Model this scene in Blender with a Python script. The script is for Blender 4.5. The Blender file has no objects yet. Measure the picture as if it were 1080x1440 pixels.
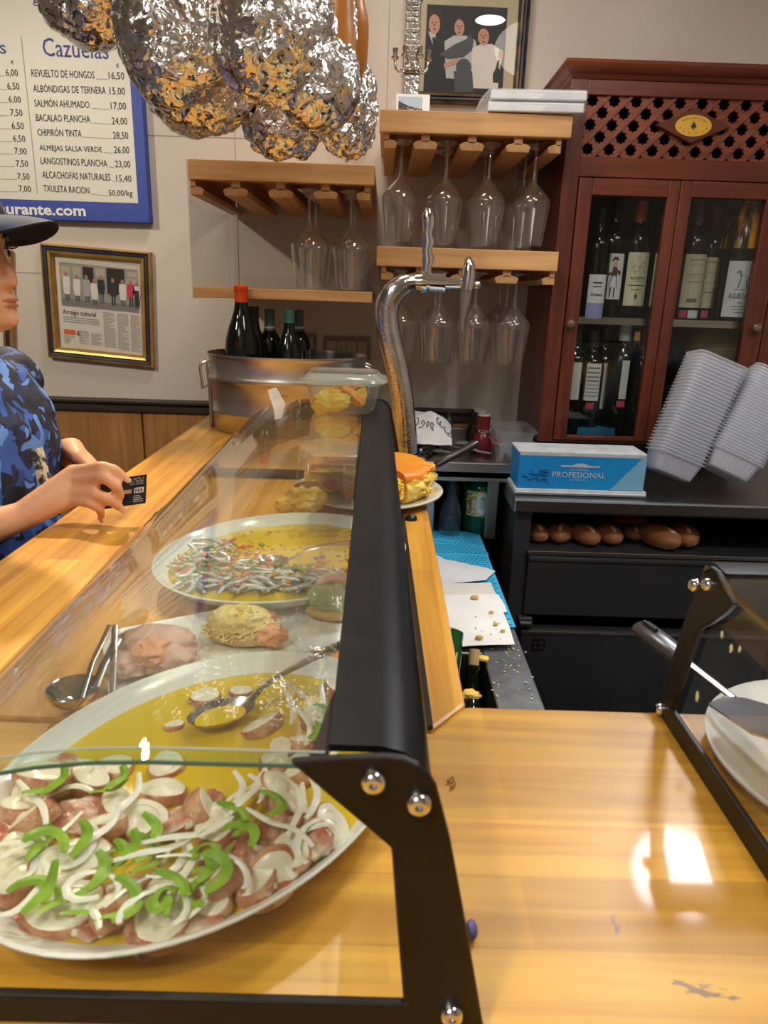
import bpy, bmesh, math, random
from math import sin, cos, pi, radians as R, sqrt, atan2
from mathutils import Vector as V, Matrix as M, noise as NZ, Euler
random.seed(7)
scene = bpy.context.scene
C = scene.collection

# ------------------------------------------------------------------ camera
CAM_Z, PITCH, YAW, ROLL, FPX = 1.45, R(17.24), R(0.39), R(1.83), 1000.0
_f = V((sin(YAW)*cos(PITCH), cos(YAW)*cos(PITCH), -sin(PITCH)))
_r0 = V((cos(YAW), -sin(YAW), 0)); _u0 = _r0.cross(_f)
_r = _r0*cos(ROLL)+_u0*sin(ROLL); _u = -_r0*sin(ROLL)+_u0*cos(ROLL)
O = V((0, 0, CAM_Z))
cd = bpy.data.cameras.new('camera'); cam = bpy.data.objects.new('camera', cd); C.objects.link(cam)
cam.matrix_world = M(((_r.x, _u.x, -_f.x, O.x), (_r.y, _u.y, -_f.y, O.y), (_r.z, _u.z, -_f.z, O.z), (0, 0, 0, 1)))
cd.sensor_fit = 'VERTICAL'; cd.sensor_height = 36; cd.lens = FPX/1440*36
cd.clip_start = 0.02
cd.dof.use_dof = True; cd.dof.focus_distance = 1.5; cd.dof.aperture_fstop = 16
scene.camera = cam

# ------------------------------------------------------------------ world, lamps, exposure
scene.view_settings.view_transform = 'Standard'; scene.view_settings.look = 'None'
scene.view_settings.gamma = 1; scene.view_settings.use_curve_mapping = False
scene.view_settings.exposure = 0.0
scene.cycles.transparent_max_bounces = 40; scene.cycles.max_bounces = 10
scene.cycles.use_denoising = True
w = bpy.data.worlds.new('world'); scene.world = w; w.use_nodes = True
w.node_tree.nodes['Background'].inputs[0].default_value = (0.9, 0.88, 0.95, 1)
w.node_tree.nodes['Background'].inputs[1].default_value = 0.16
def lamp(name, loc, target, power, size, col, spread=180, shape='DISK', sy=None):
    l = bpy.data.lights.new(name, 'AREA'); l.energy = power; l.size = size; l.shape = shape; l.color = col; l.spread = R(spread)
    if sy: l.size_y = sy
    o = bpy.data.objects.new(name, l); C.objects.link(o); o.location = loc
    o.rotation_euler = (V(target)-V(loc)).to_track_quat('-Z', 'Y').to_euler()
    return o
def spot(name, loc, target, power, col, angle=60, blend=.4, rad=.05):
    l = bpy.data.lights.new(name, 'SPOT'); l.energy = power; l.color = col; l.spot_size = R(angle); l.spot_blend = blend; l.shadow_soft_size = rad
    o = bpy.data.objects.new(name, l); C.objects.link(o); o.location = loc
    o.rotation_euler = (V(target)-V(loc)).to_track_quat('-Z', 'Y').to_euler()
    return o
WARM = (1.0, .78, .52); NEUT = (1.0, .93, .84); COOL = (.84, .91, 1.0)
lamp('ceiling_panel_right', (1.06, 1.98, 2.66), (.19, .36, 1.11), 3.6, .28, (.92, .95, 1.0), spread=70)
lamp('front_wall_fill', (-.7, -.7, 2.6), (-.5, -1.6, 1.0), 17, .6, (.95, .93, .95))  # added fill lamp, out of view, brightens the wall behind the camera
spot('staff_spot', (1.35, .35, 2.62), (.66, 1.66, 1.0), 38, COOL, 42, .6, .05)
lamp('ceiling_panel_bar', (-.18, 1.62, 2.66), (-.15, 1.3, 0), 8, .34, NEUT)
lamp('ceiling_panel_room', (-.9, -.6, 2.66), (-.1, 1.4, .8), 6, .7, NEUT)
lamp('ceiling_panel_staff', (.75, .25, 2.66), (.5, .9, .9), 7, .45, NEUT)
lamp('pendant', (.385, 1.17, 2.5), (.385, 1.17, 0), 3.5, .12, NEUT)
spot('ledge_spot', (-.80, 1.95, 2.45), (-.42, .90, 1.1), 120, WARM, 40, .7, .03)
spot('wall_spot', (-1.8, .1, 2.6), (-1.0, 2.25, 1.42), 120, (1, .88, .70), 46, 1.0, .06)
spot('case_spot', (.75, .55, 2.62), (-.06, 1.05, 1.15), 48, (1, .88, .68), 40, .6, .03)
spot('platter_spot', (-.55, -.35, 2.6), (-.05, .42, 1.1), 24, (1, .87, .66), 40, .7, .05)
spot('shelf_spot', (-.75, .2, 2.6), (.12, 1.8, 1.68), 26, (1, .86, .66), 30, .4, .03)
spot('cabinet_spot', (-.2, -.2, 2.55), (.62, 1.9, 1.70), 16, (1, .9, .78), 30, .4, .04)

# ------------------------------------------------------------------ pixel rays (photo frame 1080 x 1440) used to measure the place
def ray(x, y): return _f+_r*((x-540)/FPX)-_u*((y-720)/FPX)
def oz(x, y, z): d = ray(x, y); return O+d*((z-CAM_Z)/d.z)
def oy(x, y, Y): d = ray(x, y); return O+d*(Y/d.y)
def ox(x, y, X): d = ray(x, y); return O+d*(X/d.x)

# ------------------------------------------------------------------ mesh helper
class MB:
    def __init__(s): s.bm = bmesh.new()
    def n(s): return len(s.bm.verts)
    def xf(s, mat, start=0):
        s.bm.verts.ensure_lookup_table()
        for v in s.bm.verts[start:]: v.co = mat @ v.co
        return s
    def face(s, pts):
        try: return s.bm.faces.new([s.bm.verts.new(p) for p in pts])
        except ValueError: return None
    def box(s, x0, x1, y0, y1, z0, z1):
        p = [(x0, y0, z0), (x1, y0, z0), (x1, y1, z0), (x0, y1, z0), (x0, y0, z1), (x1, y0, z1), (x1, y1, z1), (x0, y1, z1)]
        v = [s.bm.verts.new(q) for q in p]
        for f in ((3, 2, 1, 0), (4, 5, 6, 7), (0, 1, 5, 4), (1, 2, 6, 5), (2, 3, 7, 6), (3, 0, 4, 7)): s.bm.faces.new([v[i] for i in f])
        return s
    def obox(s, c, size, rot=None):
        k = s.n(); a, b, d = size
        s.box(-a/2, a/2, -b/2, b/2, -d/2, d/2)
        m = M.Translation(c)
        if rot is not None: m = m @ (rot.to_4x4() if hasattr(rot, 'to_4x4') else Euler(rot).to_matrix().to_4x4())
        return s.xf(m, k)
    def loft(s, rings, cap=True, closed=True):
        vs = [[s.bm.verts.new(p) for p in r] for r in rings]
        for a, b in zip(vs, vs[1:]):
            k = len(a)
            for i in range(k if closed else k-1):
                j = (i+1) % k
                try: s.bm.faces.new((a[i], a[j], b[j], b[i]))
                except ValueError: pass
        if cap and closed:
            try: s.bm.faces.new(vs[0][::-1])
            except ValueError: pass
            try: s.bm.faces.new(vs[-1])
            except ValueError: pass
        return s
    def tube(s, pts, r, seg=10, cap=True, flat=1.0, up=None):
        pts = [V(p) for p in pts]; k = len(pts)
        rr = r if isinstance(r, (list, tuple)) else [r]*k
        rings = []; prev = V(up) if up else None
        for i, p in enumerate(pts):
            t = (pts[min(i+1, k-1)]-pts[max(i-1, 0)]).normalized()
            if prev is None:
                prev = V((0, 0, 1)) if abs(t.z) < .9 else V((0, 1, 0))
            a = (prev-t*prev.dot(t))
            if a.length < 1e-6: a = t.orthogonal()
            a.normalize(); b = t.cross(a); prev = a
            rings.append([p+(a*cos(2*pi*j/seg)*flat+b*sin(2*pi*j/seg))*rr[i] for j in range(seg)])
        return s.loft(rings, cap)
    def capsule(s, p0, p1, r0, r1, seg=12):
        p0, p1 = V(p0), V(p1); d = (p1-p0); L = d.length; d = d/L if L > 1e-9 else V((0, 0, 1))
        pts, rr = [], []
        for a in (-85, -60, -30, 0): pts.append(p0+d*r0*sin(R(a))); rr.append(r0*cos(R(a)))
        for a in (0, 30, 60, 85): pts.append(p1+d*r1*sin(R(a))); rr.append(r1*cos(R(a)))
        return s.tube(pts, rr, seg)
    def lathe(s, prof, c=(0, 0, 0), seg=28, sx=1, sy=1, rot=0, cap=False):
        c = V(c); cr, sr = cos(rot), sin(rot); rings = []
        for r, z in prof:
            ring = []
            for i in range(seg):
                a = 2*pi*i/seg; x, y = r*cos(a)*sx, r*sin(a)*sy
                ring.append(c+V((x*cr-y*sr, x*sr+y*cr, z)))
            rings.append(ring)
        return s.loft(rings, cap)
    def prism(s, pts, ext):
        pts = [V(p) for p in pts]; e = V(ext)
        a = [s.bm.verts.new(p) for p in pts]; b = [s.bm.verts.new(p+e) for p in pts]; k = len(a)
        try: s.bm.faces.new(a[::-1]); s.bm.faces.new(b)
        except ValueError: pass
        for i in range(k): s.bm.faces.new((a[i], a[(i+1) % k], b[(i+1) % k], b[i]))
        return s
    def sphere(s, c, size, sub=3, amp=0., freq=1., seed=0, kind='n'):
        k = s.n(); bmesh.ops.create_icosphere(s.bm, subdivisions=sub, radius=1)
        s.bm.verts.ensure_lookup_table(); c = V(c); sz = V(size) if not isinstance(size, (int, float)) else V((size,)*3)
        off = V((seed*7.13, seed*3.71, seed*5.37))
        for v in s.bm.verts[k:]:
            n = v.co.normalized()
            if amp:
                q = n*freq+off
                if kind == 'n': d = NZ.fractal(q, 1.0, 2.0, 4)
                elif kind == 'v':
                    w_ = NZ.voronoi(q)[0]; d = (w_[1]-w_[0])*1.1-.35+.35*NZ.noise(q*3.1)
                elif kind == 'crumple':
                    if v is s.bm.verts[k]:
                        rr_ = random.Random(seed*13+1); fold = []
                        for i_ in range(14):
                            f_ = freq*(1.0+i_*.42); dv = V((rr_.gauss(0, 1), rr_.gauss(0, 1), rr_.gauss(0, 1))).normalized(); fold.append((dv*f_, rr_.random(), 1.5/(1+i_*.42)))
                    wv = n+V(NZ.noise_vector(n*1.7+off))*.22; d = .3*NZ.noise(n*1.5+off)
                    for dv, ph_, a_ in fold: d += a_*(abs((wv.dot(dv)*.5+ph_) % 1.0-.5)*2-.5)*.55
                else:
                    w_ = NZ.voronoi(q)[0]; w2 = NZ.voronoi(q*2.7)[0]
                    d = .55*(w_[0]-.5)*2+.45*(w2[0]-.4)+.35*NZ.noise(q*.6)*2+.12*NZ.noise(q*9)
                n = n*(1+amp*d)
            v.co = c+V((n.x*sz.x, n.y*sz.y, n.z*sz.z))
        return s
    def text(s, txt, fn, width=None, height=None, size=1.0, ext=0, align='LEFT', shear=0, bold=0.0):
        cu = bpy.data.curves.new('tmp_text', 'FONT'); cu.body = txt; cu.size = size; cu.align_x = align; cu.resolution_u = 2
        cu.shear = shear; cu.offset = bold; cu.fill_mode = 'FRONT'
        ob = bpy.data.objects.new('tmp_text', cu); C.objects.link(ob)
        bpy.context.view_layer.update()
        me = ob.evaluated_get(bpy.context.evaluated_depsgraph_get()).to_mesh()
        if me and len(me.vertices):
            xs = [v.co.x for v in me.vertices]; ys = [v.co.y for v in me.vertices]
            kx = width/(max(xs)-min(xs)) if width else 1
            ky = height/(max(ys)-min(ys)) if height else (kx if width else 1)
            x0 = min(xs) if width else 0
            vs = [s.bm.verts.new(fn((v.co.x-x0)*kx, v.co.y*ky)) for v in me.vertices]
            for p in me.polygons:
                try: s.bm.faces.new([vs[i] for i in p.vertices])
                except ValueError: pass
        ob.evaluated_get(bpy.context.evaluated_depsgraph_get()).to_mesh_clear()
        bpy.data.objects.remove(ob); bpy.data.curves.remove(cu)
        return s
    def build(s, name, mat, parent=None, smooth=True, bevel=0, sub=0, org=None, recalc=True, angle=40):
        me = bpy.data.meshes.new(name)
        if recalc: bmesh.ops.recalc_face_normals(s.bm, faces=s.bm.faces[:])
        o_ = V(org) if org is not None else (ORG.get(parent.name, V((0, 0, 0))) if parent else V((0, 0, 0)))
        for v in s.bm.verts: v.co -= o_
        s.bm.to_mesh(me); s.bm.free()
        for m_ in (mat if isinstance(mat, (list, tuple)) else [mat]): me.materials.append(m_)
        ob = bpy.data.objects.new(name, me); C.objects.link(ob)
        if parent: ob.parent = parent
        else: ob.location = o_
        ORG[ob.name] = o_
        if smooth:
            for p in me.polygons: p.use_smooth = True
            if angle: me.set_sharp_from_angle(angle=R(angle))
        if bevel:
            b = ob.modifiers.new('bevel', 'BEVEL'); b.width = bevel; b.segments = 2; b.limit_method = 'ANGLE'; b.angle_limit = R(35)
        if sub:
            d = ob.modifiers.new('subdivision', 'SUBSURF'); d.levels = sub; d.render_levels = sub
        return ob
ORG = {}
def tag(o, label, cat, group=None, kind=None):
    o['label'] = label; o['category'] = cat
    if group: o['group'] = group
    if kind: o['kind'] = kind
    return o
def thing(name, label, cat, org, group=None, rz=0):
    o = bpy.data.objects.new(name, None); C.objects.link(o); o.location = org; o.empty_display_size = .03
    o.rotation_euler = (0, 0, rz)
    ORG[o.name] = V(org)
    return tag(o, label, cat, group)
def struct(o): o['kind'] = 'structure'; return o
def dup(root, loc=None, rot=None, label=None, group=None, scale=None):
    r = root.copy(); C.objects.link(r)
    if loc is not None: r.location = loc
    if rot is not None: r.rotation_euler = rot
    if scale is not None: r.scale = scale
    if label: r['label'] = label
    if group: r['group'] = group
    for ch in list(root.children):
        c = ch.copy(); C.objects.link(c); c.parent = r
        for g in list(ch.children):
            d = g.copy(); C.objects.link(d); d.parent = c
    return r
def quad(p, u, v):  # flat frame: returns fn(a, b)
    p, u, v = V(p), V(u), V(v)
    return lambda a, b: p+u*a+v*b

# ------------------------------------------------------------------ materials
def principled(name, col, rough=.5, metal=0., **kw):
    m = bpy.data.materials.new(name); m.use_nodes = True; b = m.node_tree.nodes['Principled BSDF']
    b.inputs['Base Color'].default_value = (*col, 1); b.inputs['Roughness'].default_value = rough; b.inputs['Metallic'].default_value = metal
    for k, v in kw.items():
        b.inputs[k.replace('_', ' ')].default_value = v
    return m
def N(m, t): return m.node_tree.nodes.new(t)
def L(m, a, b): m.node_tree.links.new(a, b)
def noisy(name, c1, c2, scale=8, rough=.6, metal=0., bump=0., bscale=None, detail=4, stretch=(1, 1, 1), lo=.35, hi=.65, **kw):
    m = principled(name, c1, rough, metal, **kw); b = m.node_tree.nodes['Principled BSDF']
    tc = N(m, 'ShaderNodeTexCoord'); mp = N(m, 'ShaderNodeMapping'); mp.inputs['Scale'].default_value = stretch
    L(m, tc.outputs['Object'], mp.inputs['Vector'])
    n = N(m, 'ShaderNodeTexNoise'); n.inputs['Scale'].default_value = scale; n.inputs['Detail'].default_value = detail
    L(m, mp.outputs[0], n.inputs['Vector'])
    rp = N(m, 'ShaderNodeValToRGB'); rp.color_ramp.elements[0].color = (*c1, 1); rp.color_ramp.elements[1].color = (*c2, 1)
    rp.color_ramp.elements[0].position = lo; rp.color_ramp.elements[1].position = hi
    L(m, n.outputs['Fac'], rp.inputs[0]); L(m, rp.outputs[0], b.inputs['Base Color'])
    if bump:
        n2 = N(m, 'ShaderNodeTexNoise'); n2.inputs['Scale'].default_value = bscale or scale*3; n2.inputs['Detail'].default_value = 3
        L(m, mp.outputs[0], n2.inputs['Vector'])
        bp = N(m, 'ShaderNodeBump'); bp.inputs['Strength'].default_value = bump; bp.inputs['Distance'].default_value = .01
        L(m, n2.outputs['Fac'], bp.inputs['Height']); L(m, bp.outputs[0], b.inputs['Normal'])
    return m
def wood(name, base, dark, axis='x', plank=None, plen=.6, rough=.35, vary=.75, coat=0., gs=1.0):
    """grain along axis; plank = stave width (brick pattern) or None"""
    m = principled(name, base, rough); b = m.node_tree.nodes['Principled BSDF']
    if coat: b.inputs['Coat Weight'].default_value = coat; b.inputs['Coat Roughness'].default_value = .07
    tc = N(m, 'ShaderNodeTexCoord'); mp = N(m, 'ShaderNodeMapping')
    mp.inputs['Rotation'].default_value = {'x': (0, 0, 0), 'y': (0, 0, R(90)), 'z': (0, R(90), 0)}[axis]
    L(m, tc.outputs['Object'], mp.inputs['Vector'])
    mg = N(m, 'ShaderNodeMapping'); mg.inputs['Scale'].default_value = (3*gs, 55*gs, 55*gs); L(m, mp.outputs[0], mg.inputs['Vector'])
    n = N(m, 'ShaderNodeTexNoise'); n.inputs['Scale'].default_value = 1.0; n.inputs['Detail'].default_value = 6; n.inputs['Distortion'].default_value = .6
    L(m, mg.outputs[0], n.inputs['Vector'])
    rp = N(m, 'ShaderNodeValToRGB'); e = rp.color_ramp.elements
    e[0].position = .34; e[0].color = (*dark, 1); e[1].position = .62; e[1].color = (*base, 1)
    L(m, n.outputs['Fac'], rp.inputs[0]); out = rp.outputs[0]
    ml = N(m, 'ShaderNodeMapping'); ml.inputs['Scale'].default_value = (2.2, 9, 9); L(m, mp.outputs[0], ml.inputs['Vector'])
    n3 = N(m, 'ShaderNodeTexNoise'); n3.inputs['Scale'].default_value = 1.; n3.inputs['Detail'].default_value = 2; L(m, ml.outputs[0], n3.inputs['Vector'])
    mr = N(m, 'ShaderNodeMapRange'); mr.inputs[1].default_value = .3; mr.inputs[2].default_value = .7; mr.inputs[3].default_value = .86; mr.inputs[4].default_value = 1.12
    L(m, n3.outputs['Fac'], mr.inputs[0])
    mx0 = N(m, 'ShaderNodeMix'); mx0.data_type = 'RGBA'; mx0.blend_type = 'MULTIPLY'; mx0.inputs[0].default_value = 1
    L(m, out, mx0.inputs[6]); L(m, mr.outputs[0], mx0.inputs[7]); out = mx0.outputs[2]
    if plank:
        br = N(m, 'ShaderNodeTexBrick'); br.inputs['Scale'].default_value = 1; br.inputs['Brick Width'].default_value = plen; br.inputs['Row Height'].default_value = plank
        br.inputs['Mortar Size'].default_value = .0009; br.inputs['Color1'].default_value = (1.08, 1.08, 1.08, 1); br.inputs['Color2'].default_value = (vary, vary*.96, vary*.9, 1)
        br.inputs['Mortar'].default_value = (.86, .80, .72, 1); br.offset = .37; br.inputs['Bias'].default_value = -.1
        L(m, mp.outputs[0], br.inputs['Vector'])
        mx = N(m, 'ShaderNodeMix'); mx.data_type = 'RGBA'; mx.blend_type = 'MULTIPLY'; mx.inputs[0].default_value = 1
        L(m, out, mx.inputs[6]); L(m, br.outputs['Color'], mx.inputs[7]); out = mx.outputs[2]
    L(m, out, b.inputs['Base Color'])
    bp = N(m, 'ShaderNodeBump'); bp.inputs['Strength'].default_value = .08; bp.inputs['Distance'].default_value = .003
    L(m, n.outputs['Fac'], bp.inputs['Height']); L(m, bp.outputs[0], b.inputs['Normal'])
    return m
def thin_glass(name, tint=(.97, .98, .97), ior=1.45, gl=(1, 1, 1), rough=.0, body=0., bodycol=(.8, .85, .85), boost=1.0):
    m = bpy.data.materials.new(name); m.use_nodes = True; nt = m.node_tree; nt.nodes.remove(nt.nodes['Principled BSDF'])
    tr = N(m, 'ShaderNodeBsdfTransparent'); tr.inputs[0].default_value = (*tint, 1)
    g = N(m, 'ShaderNodeBsdfGlossy'); g.inputs['Color'].default_value = (*gl, 1); g.inputs['Roughness'].default_value = rough
    lw = N(m, 'ShaderNodeFresnel'); gm = N(m, 'ShaderNodeNewGeometry'); mrr = N(m, 'ShaderNodeMapRange'); mrr.inputs[3].default_value = ior; mrr.inputs[4].default_value = 1/ior
    L(m, gm.outputs['Backfacing'], mrr.inputs[0]); L(m, mrr.outputs[0], lw.inputs[0])
    fac = lw.outputs[0]
    if boost != 1.0:
        mu = N(m, 'ShaderNodeMath'); mu.operation = 'MULTIPLY'; mu.use_clamp = True; mu.inputs[1].default_value = boost; L(m, fac, mu.inputs[0]); fac = mu.outputs[0]
    src = tr.outputs[0]
    if body:
        df = N(m, 'ShaderNodeBsdfDiffuse'); df.inputs[0].default_value = (*bodycol, 1)
        tl = N(m, 'ShaderNodeBsdfTranslucent'); tl.inputs[0].default_value = (*bodycol, 1)
        a = N(m, 'ShaderNodeMixShader'); a.inputs[0].default_value = .45; L(m, df.outputs[0], a.inputs[1]); L(m, tl.outputs[0], a.inputs[2])
        c = N(m, 'ShaderNodeMixShader'); c.inputs[0].default_value = body; L(m, src, c.inputs[1]); L(m, a.outputs[0], c.inputs[2]); src = c.outputs[0]
    mx = N(m, 'ShaderNodeMixShader'); L(m, fac, mx.inputs[0]); L(m, src, mx.inputs[1]); L(m, g.outputs[0], mx.inputs[2])
    L(m, mx.outputs[0], nt.nodes['Material Output'].inputs[0])
    return m
X_ = {}
def mat(k, f, *a, **kw):
    if k not in X_: X_[k] = f(k, *a, **kw)
    return X_[k]
m_wall = noisy('plaster', (.60, .545, .48), (.66, .60, .53), 3, .85, bump=.12, bscale=26)
m_oak = wood('oak_counter_cross', (.80, .435, .05), (.57, .27, .025), 'x', .05, 1.1, .42, .70, coat=.14)
m_oaky = wood('oak_counter_long', (.79, .41, .055), (.55, .245, .027), 'y', .045, .55, .36, .66, coat=.18)
m_shelf = wood('oak_shelf', (.66, .38, .16), (.50, .27, .10), 'x', None, .4, .45)
m_railw = wood('oak_rail', (.58, .33, .14), (.44, .24, .09), 'y', None, .4, .5)
m_panel = wood('oak_panelling', (.46, .23, .075), (.33, .15, .045), 'z', None, .4, .45)
m_red = wood('mahogany', (.150, .034, .013), (.085, .019, .008), 'z', None, .4, .36, coat=.12)
m_redx = wood('mahogany_across', (.160, .036, .014), (.095, .021, .009), 'x', None, .4, .36, coat=.12)
m_blackm = noisy('black_coated_metal', (.010, .010, .011), (.015, .015, .016), 40, .38, Specular_IOR_Level=.12)
m_brack = noisy('dark_bronze_plate', (.014, .010, .006), (.020, .014, .009), 30, .45, Specular_IOR_Level=.3)
m_black = principled('black_plastic', (.012, .012, .012), .3)
m_steel = noisy('brushed_steel', (.55, .54, .52), (.66, .65, .63), 3, .24, 1., stretch=(1, 30, 30))
m_steelw = noisy('worn_steel', (.33, .34, .36), (.44, .45, .47), 6, .38, 1., bump=.05)
m_dsteel = noisy('dark_steel_front', (.050, .053, .060), (.075, .078, .086), 3, .40, .5)
m_chrome = principled('chrome', (.82, .82, .84), .07, 1.)
m_white = principled('white_porcelain', (.80, .82, .78), .16)
m_paper = noisy('white_paper', (.78, .79, .80), (.86, .87, .88), 12, .8, bump=.1)
m_ink = principled('dark_ink', (.03, .028, .03), .8)
m_greyink = principled('grey_print', (.32, .31, .28), .9)
m_gold = noisy('gilt_wood', (.42, .24, .06), (.60, .38, .12), 20, .38, .55)
m_navy = noisy('navy_wood', (.015, .02, .045), (.035, .035, .06), 20, .4)
m_glass = thin_glass('clear_glass', (.955, .975, .955), 1.45, boost=1.2, body=.03, bodycol=(.70, .74, .66))
m_wine = thin_glass('wine_glass', (.90, .90, .90), 1.6, boost=2.4, body=.035, bodycol=(.85, .85, .88))
m_acry = thin_glass('clear_acrylic', (.93, .93, .92), 1.4)
m_edge = thin_glass('glass_edge', (.74, .86, .80), 1.45, body=.06, bodycol=(.35, .50, .42))
m_bott = principled('dark_bottle_glass', (.006, .008, .006), .06)
m_green = principled('green_bottle_glass', (.01, .12, .03), .05, Transmission_Weight=.35)
m_skin = noisy('skin', (.72, .36, .20), (.80, .44, .26), 14, .48, Subsurface_Weight=.08)
# ================================================================== THE SETTING
WY, BZ = 2.25, 1.11          # back wall plane, bar top
b = MB(); b.box(-2.6, 1.75, WY, WY+.1, 0, 2.75); struct(b.build('wall_back', m_wall, smooth=False))
b = MB(); b.box(1.65, 1.75, -1.6, WY, 0, 2.75); struct(b.build('wall_right', m_wall, smooth=False))
m_floor = noisy('dark_floor_tiles', (.03, .028, .026), (.05, .046, .042), 5, .5)
b = MB(); b.box(-2.6, 1.75, -1.6, WY, -.1, 0); struct(b.build('floor', m_floor, smooth=False))
m_ceil = principled('ceiling_paint', (.70, .68, .64), .9)
b = MB(); b.box(-2.6, 1.75, -1.6, WY, 2.75, 2.85); struct(b.build('ceiling', m_ceil, smooth=False))
m_dim = noisy('dim_room_wall', (.50, .45, .41), (.36, .31, .27), 1.2, .8)
b = MB(); b.box(-2.7, -2.6, -1.6, WY, 0, 2.75); struct(b.build('wall_left', m_dim, smooth=False))
b = MB(); b.box(-2.6, 1.75, -1.7, -1.6, 0, 2.75); struct(b.build('wall_front', m_dim, smooth=False))
# panelling below the dark rail: planks with open grooves
pz = oy(150, 575, WY).z
m_rail = wood('dark_rail', (.045, .028, .02), (.025, .016, .012), 'x', None, .4, .5)
b = MB(); b.box(-2.6, 0.3, WY-.028, WY, pz-.004, pz+.032); b.box(-2.6, .3, WY-.04, WY, pz+.024, pz+.036)
struct(b.build('trim_1', m_rail, smooth=False, bevel=.003))
b = MB(); x = -2.6; k = 0
while x < .3:
    wdt = (.29, .135, .30, .25, .145)[k % 5]; b.box(x, min(x+wdt-.006, .3), WY-.018, WY, .0, pz); x += wdt; k += 1
b.box(-2.6, .3, WY-.008, WY, 0, pz)
struct(b.build('trim_2', m_panel, smooth=False, bevel=.002))
# fine joints between the plaster boards
b = MB()
for (xa, ya, xb, yb) in ((329, 150, 331, 420), (548, 0, 545, 160)):
    p, q = oy(xa, ya, WY), oy(xb, yb, WY); b.box(p.x-.001, p.x+.001, WY-.0015, WY, q.z, p.z)
p = oy(270, 192, WY); b.box(-.75, -.1, WY-.0015, WY, p.z-.001, p.z+.001)
p = oy(30, 383, WY); b.box(-1.6, -.7, WY-.0015, WY, p.z-.001, p.z+.001)
struct(b.build('trim_3', principled('plaster_joint', (.42, .38, .33), .9), smooth=False))

# ================================================================== COUNTERS
t = thing('bar_counter', 'long honey oak bar counter running back to the wall, under the glass case', 'counter', (-.2, 1.4, 0))
b = MB()
b.prism([(-.48, .50, 1.068), (.048, .50, 1.068), (.08, .54, 1.068), (.08, 2.205, 1.068), (-.48, 2.205, 1.068)], (0, 0, .042))
b.build('worktop', m_oaky, t, False, .004)
b = MB(); b.box(-.42, -.38, .5, 2.2, 0, 1.068); b.build('front_panel', m_panel, t, False)
t = thing('cross_counter', 'wide honey oak counter across the front, scuffed and shiny, joining the two cases', 'counter', (.5, .2, 0))
b = MB(); b.prism([(-.75, -.25, 1.068), (1.55, -.25, 1.068), (1.55, .538, 1.068), (.0785, .538, 1.068), (.0475, .4985, 1.068), (-.75, .4985, 1.068)], (0, 0, .042))
b.build('worktop', m_oak, t, False, .004)
b = MB(); b.box(-.70, 1.5, -.2, -.16, 0, 1.068); b.build('front_panel', m_panel, t, False)
# grey scuff worn into the wood grain
def scuff(m, centre, sx, sy):
    nt = m.node_tree; bs = nt.nodes['Principled BSDF']; old = bs.inputs['Base Color'].links[0].from_socket
    tc = N(m, 'ShaderNodeTexCoord'); mp = N(m, 'ShaderNodeMapping'); mp.vector_type = 'TEXTURE'; mp.inputs['Location'].default_value = centre; mp.inputs['Scale'].default_value = (sx, sy, .1); mp.inputs['Rotation'].default_value = (0, 0, -.18)
    L(m, tc.outputs['Object'], mp.inputs[0]); ln_ = N(m, 'ShaderNodeVectorMath'); ln_.operation = 'LENGTH'; L(m, mp.outputs[0], ln_.inputs[0])
    nz = N(m, 'ShaderNodeTexNoise'); nz.inputs['Scale'].default_value = 2.6; nz.inputs['Detail'].default_value = 5; L(m, mp.outputs[0], nz.inputs['Vector'])
    su = N(m, 'ShaderNodeMath'); su.operation = 'MULTIPLY_ADD'; su.inputs[1].default_value = -.42; L(m, ln_.outputs['Value'], su.inputs[0]); L(m, nz.outputs['Fac'], su.inputs[2])
    rp = N(m, 'ShaderNodeMapRange'); rp.inputs[1].default_value = .34; rp.inputs[2].default_value = .42; rp.inputs[4].default_value = .75; L(m, su.outputs[0], rp.inputs[0])
    mx = N(m, 'ShaderNodeMix'); mx.data_type = 'RGBA'; mx.inputs[7].default_value = (.16, .11, .09, 1); L(m, rp.outputs[0], mx.inputs[0]); L(m, old, mx.inputs[6]); L(m, mx.outputs[2], bs.inputs['Base Color'])
q = oz(985, 1392, BZ)-V((.5, .2, 0)); q.z = BZ; scuff(m_oak, q, .030, .010)
q = oz(865, 1300, BZ)-V((.5, .2, 0)); q.z = BZ; scuff(m_oak, q, .004, .020)
# steel sink unit behind the bar
t = thing('sink_unit', 'stainless steel sink worktop with a deep dark basin below the bar', 'sink', (.1, 1.2, 0))
SX0, SX1, SY0, SY1, SZ = -.30, .262, .56, 1.90, .85
BX0, BX1, BY0, BY1 = -.10, .188, .62, 1.115
b = MB()
b.box(SX0, BX0, SY0, SY1, SZ-.03, SZ); b.box(BX1, SX1, SY0, SY1, SZ-.03, SZ); b.box(BX0, BX1, SY0, BY0, SZ-.03, SZ); b.box(BX0, BX1, BY1, SY1, SZ-.03, SZ)
b.build('worktop', noisy('grimy_steel', (.27, .28, .29), (.38, .39, .40), 30, .42, 1., bump=.06), t, False, .003)
b = MB(); rings = []
def rrect(x0, x1, y0, y1, r, z, seg=6):
    out = []
    for cx, cy, a0 in ((x1-r, y1-r, 0), (x0+r, y1-r, 90), (x0+r, y0+r, 180), (x1-r, y0+r, 270)):
        for i in range(seg+1):
            a = R(a0+90*i/seg); out.append(V((cx+r*cos(a), cy+r*sin(a), z)))
    return out
for z, ins in ((SZ-.001, 0), (SZ-.012, .004), (SZ-.20, .012), (SZ-.21, .03)): rings.append(rrect(BX0+ins, BX1-ins, BY0+ins, BY1-ins, .05, z))
b.loft(rings, cap=False); b.face(rings[-1])
b.build('basin', noisy('basin_steel', (.035, .036, .04), (.06, .06, .065), 4, .45, .8), t)
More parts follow.
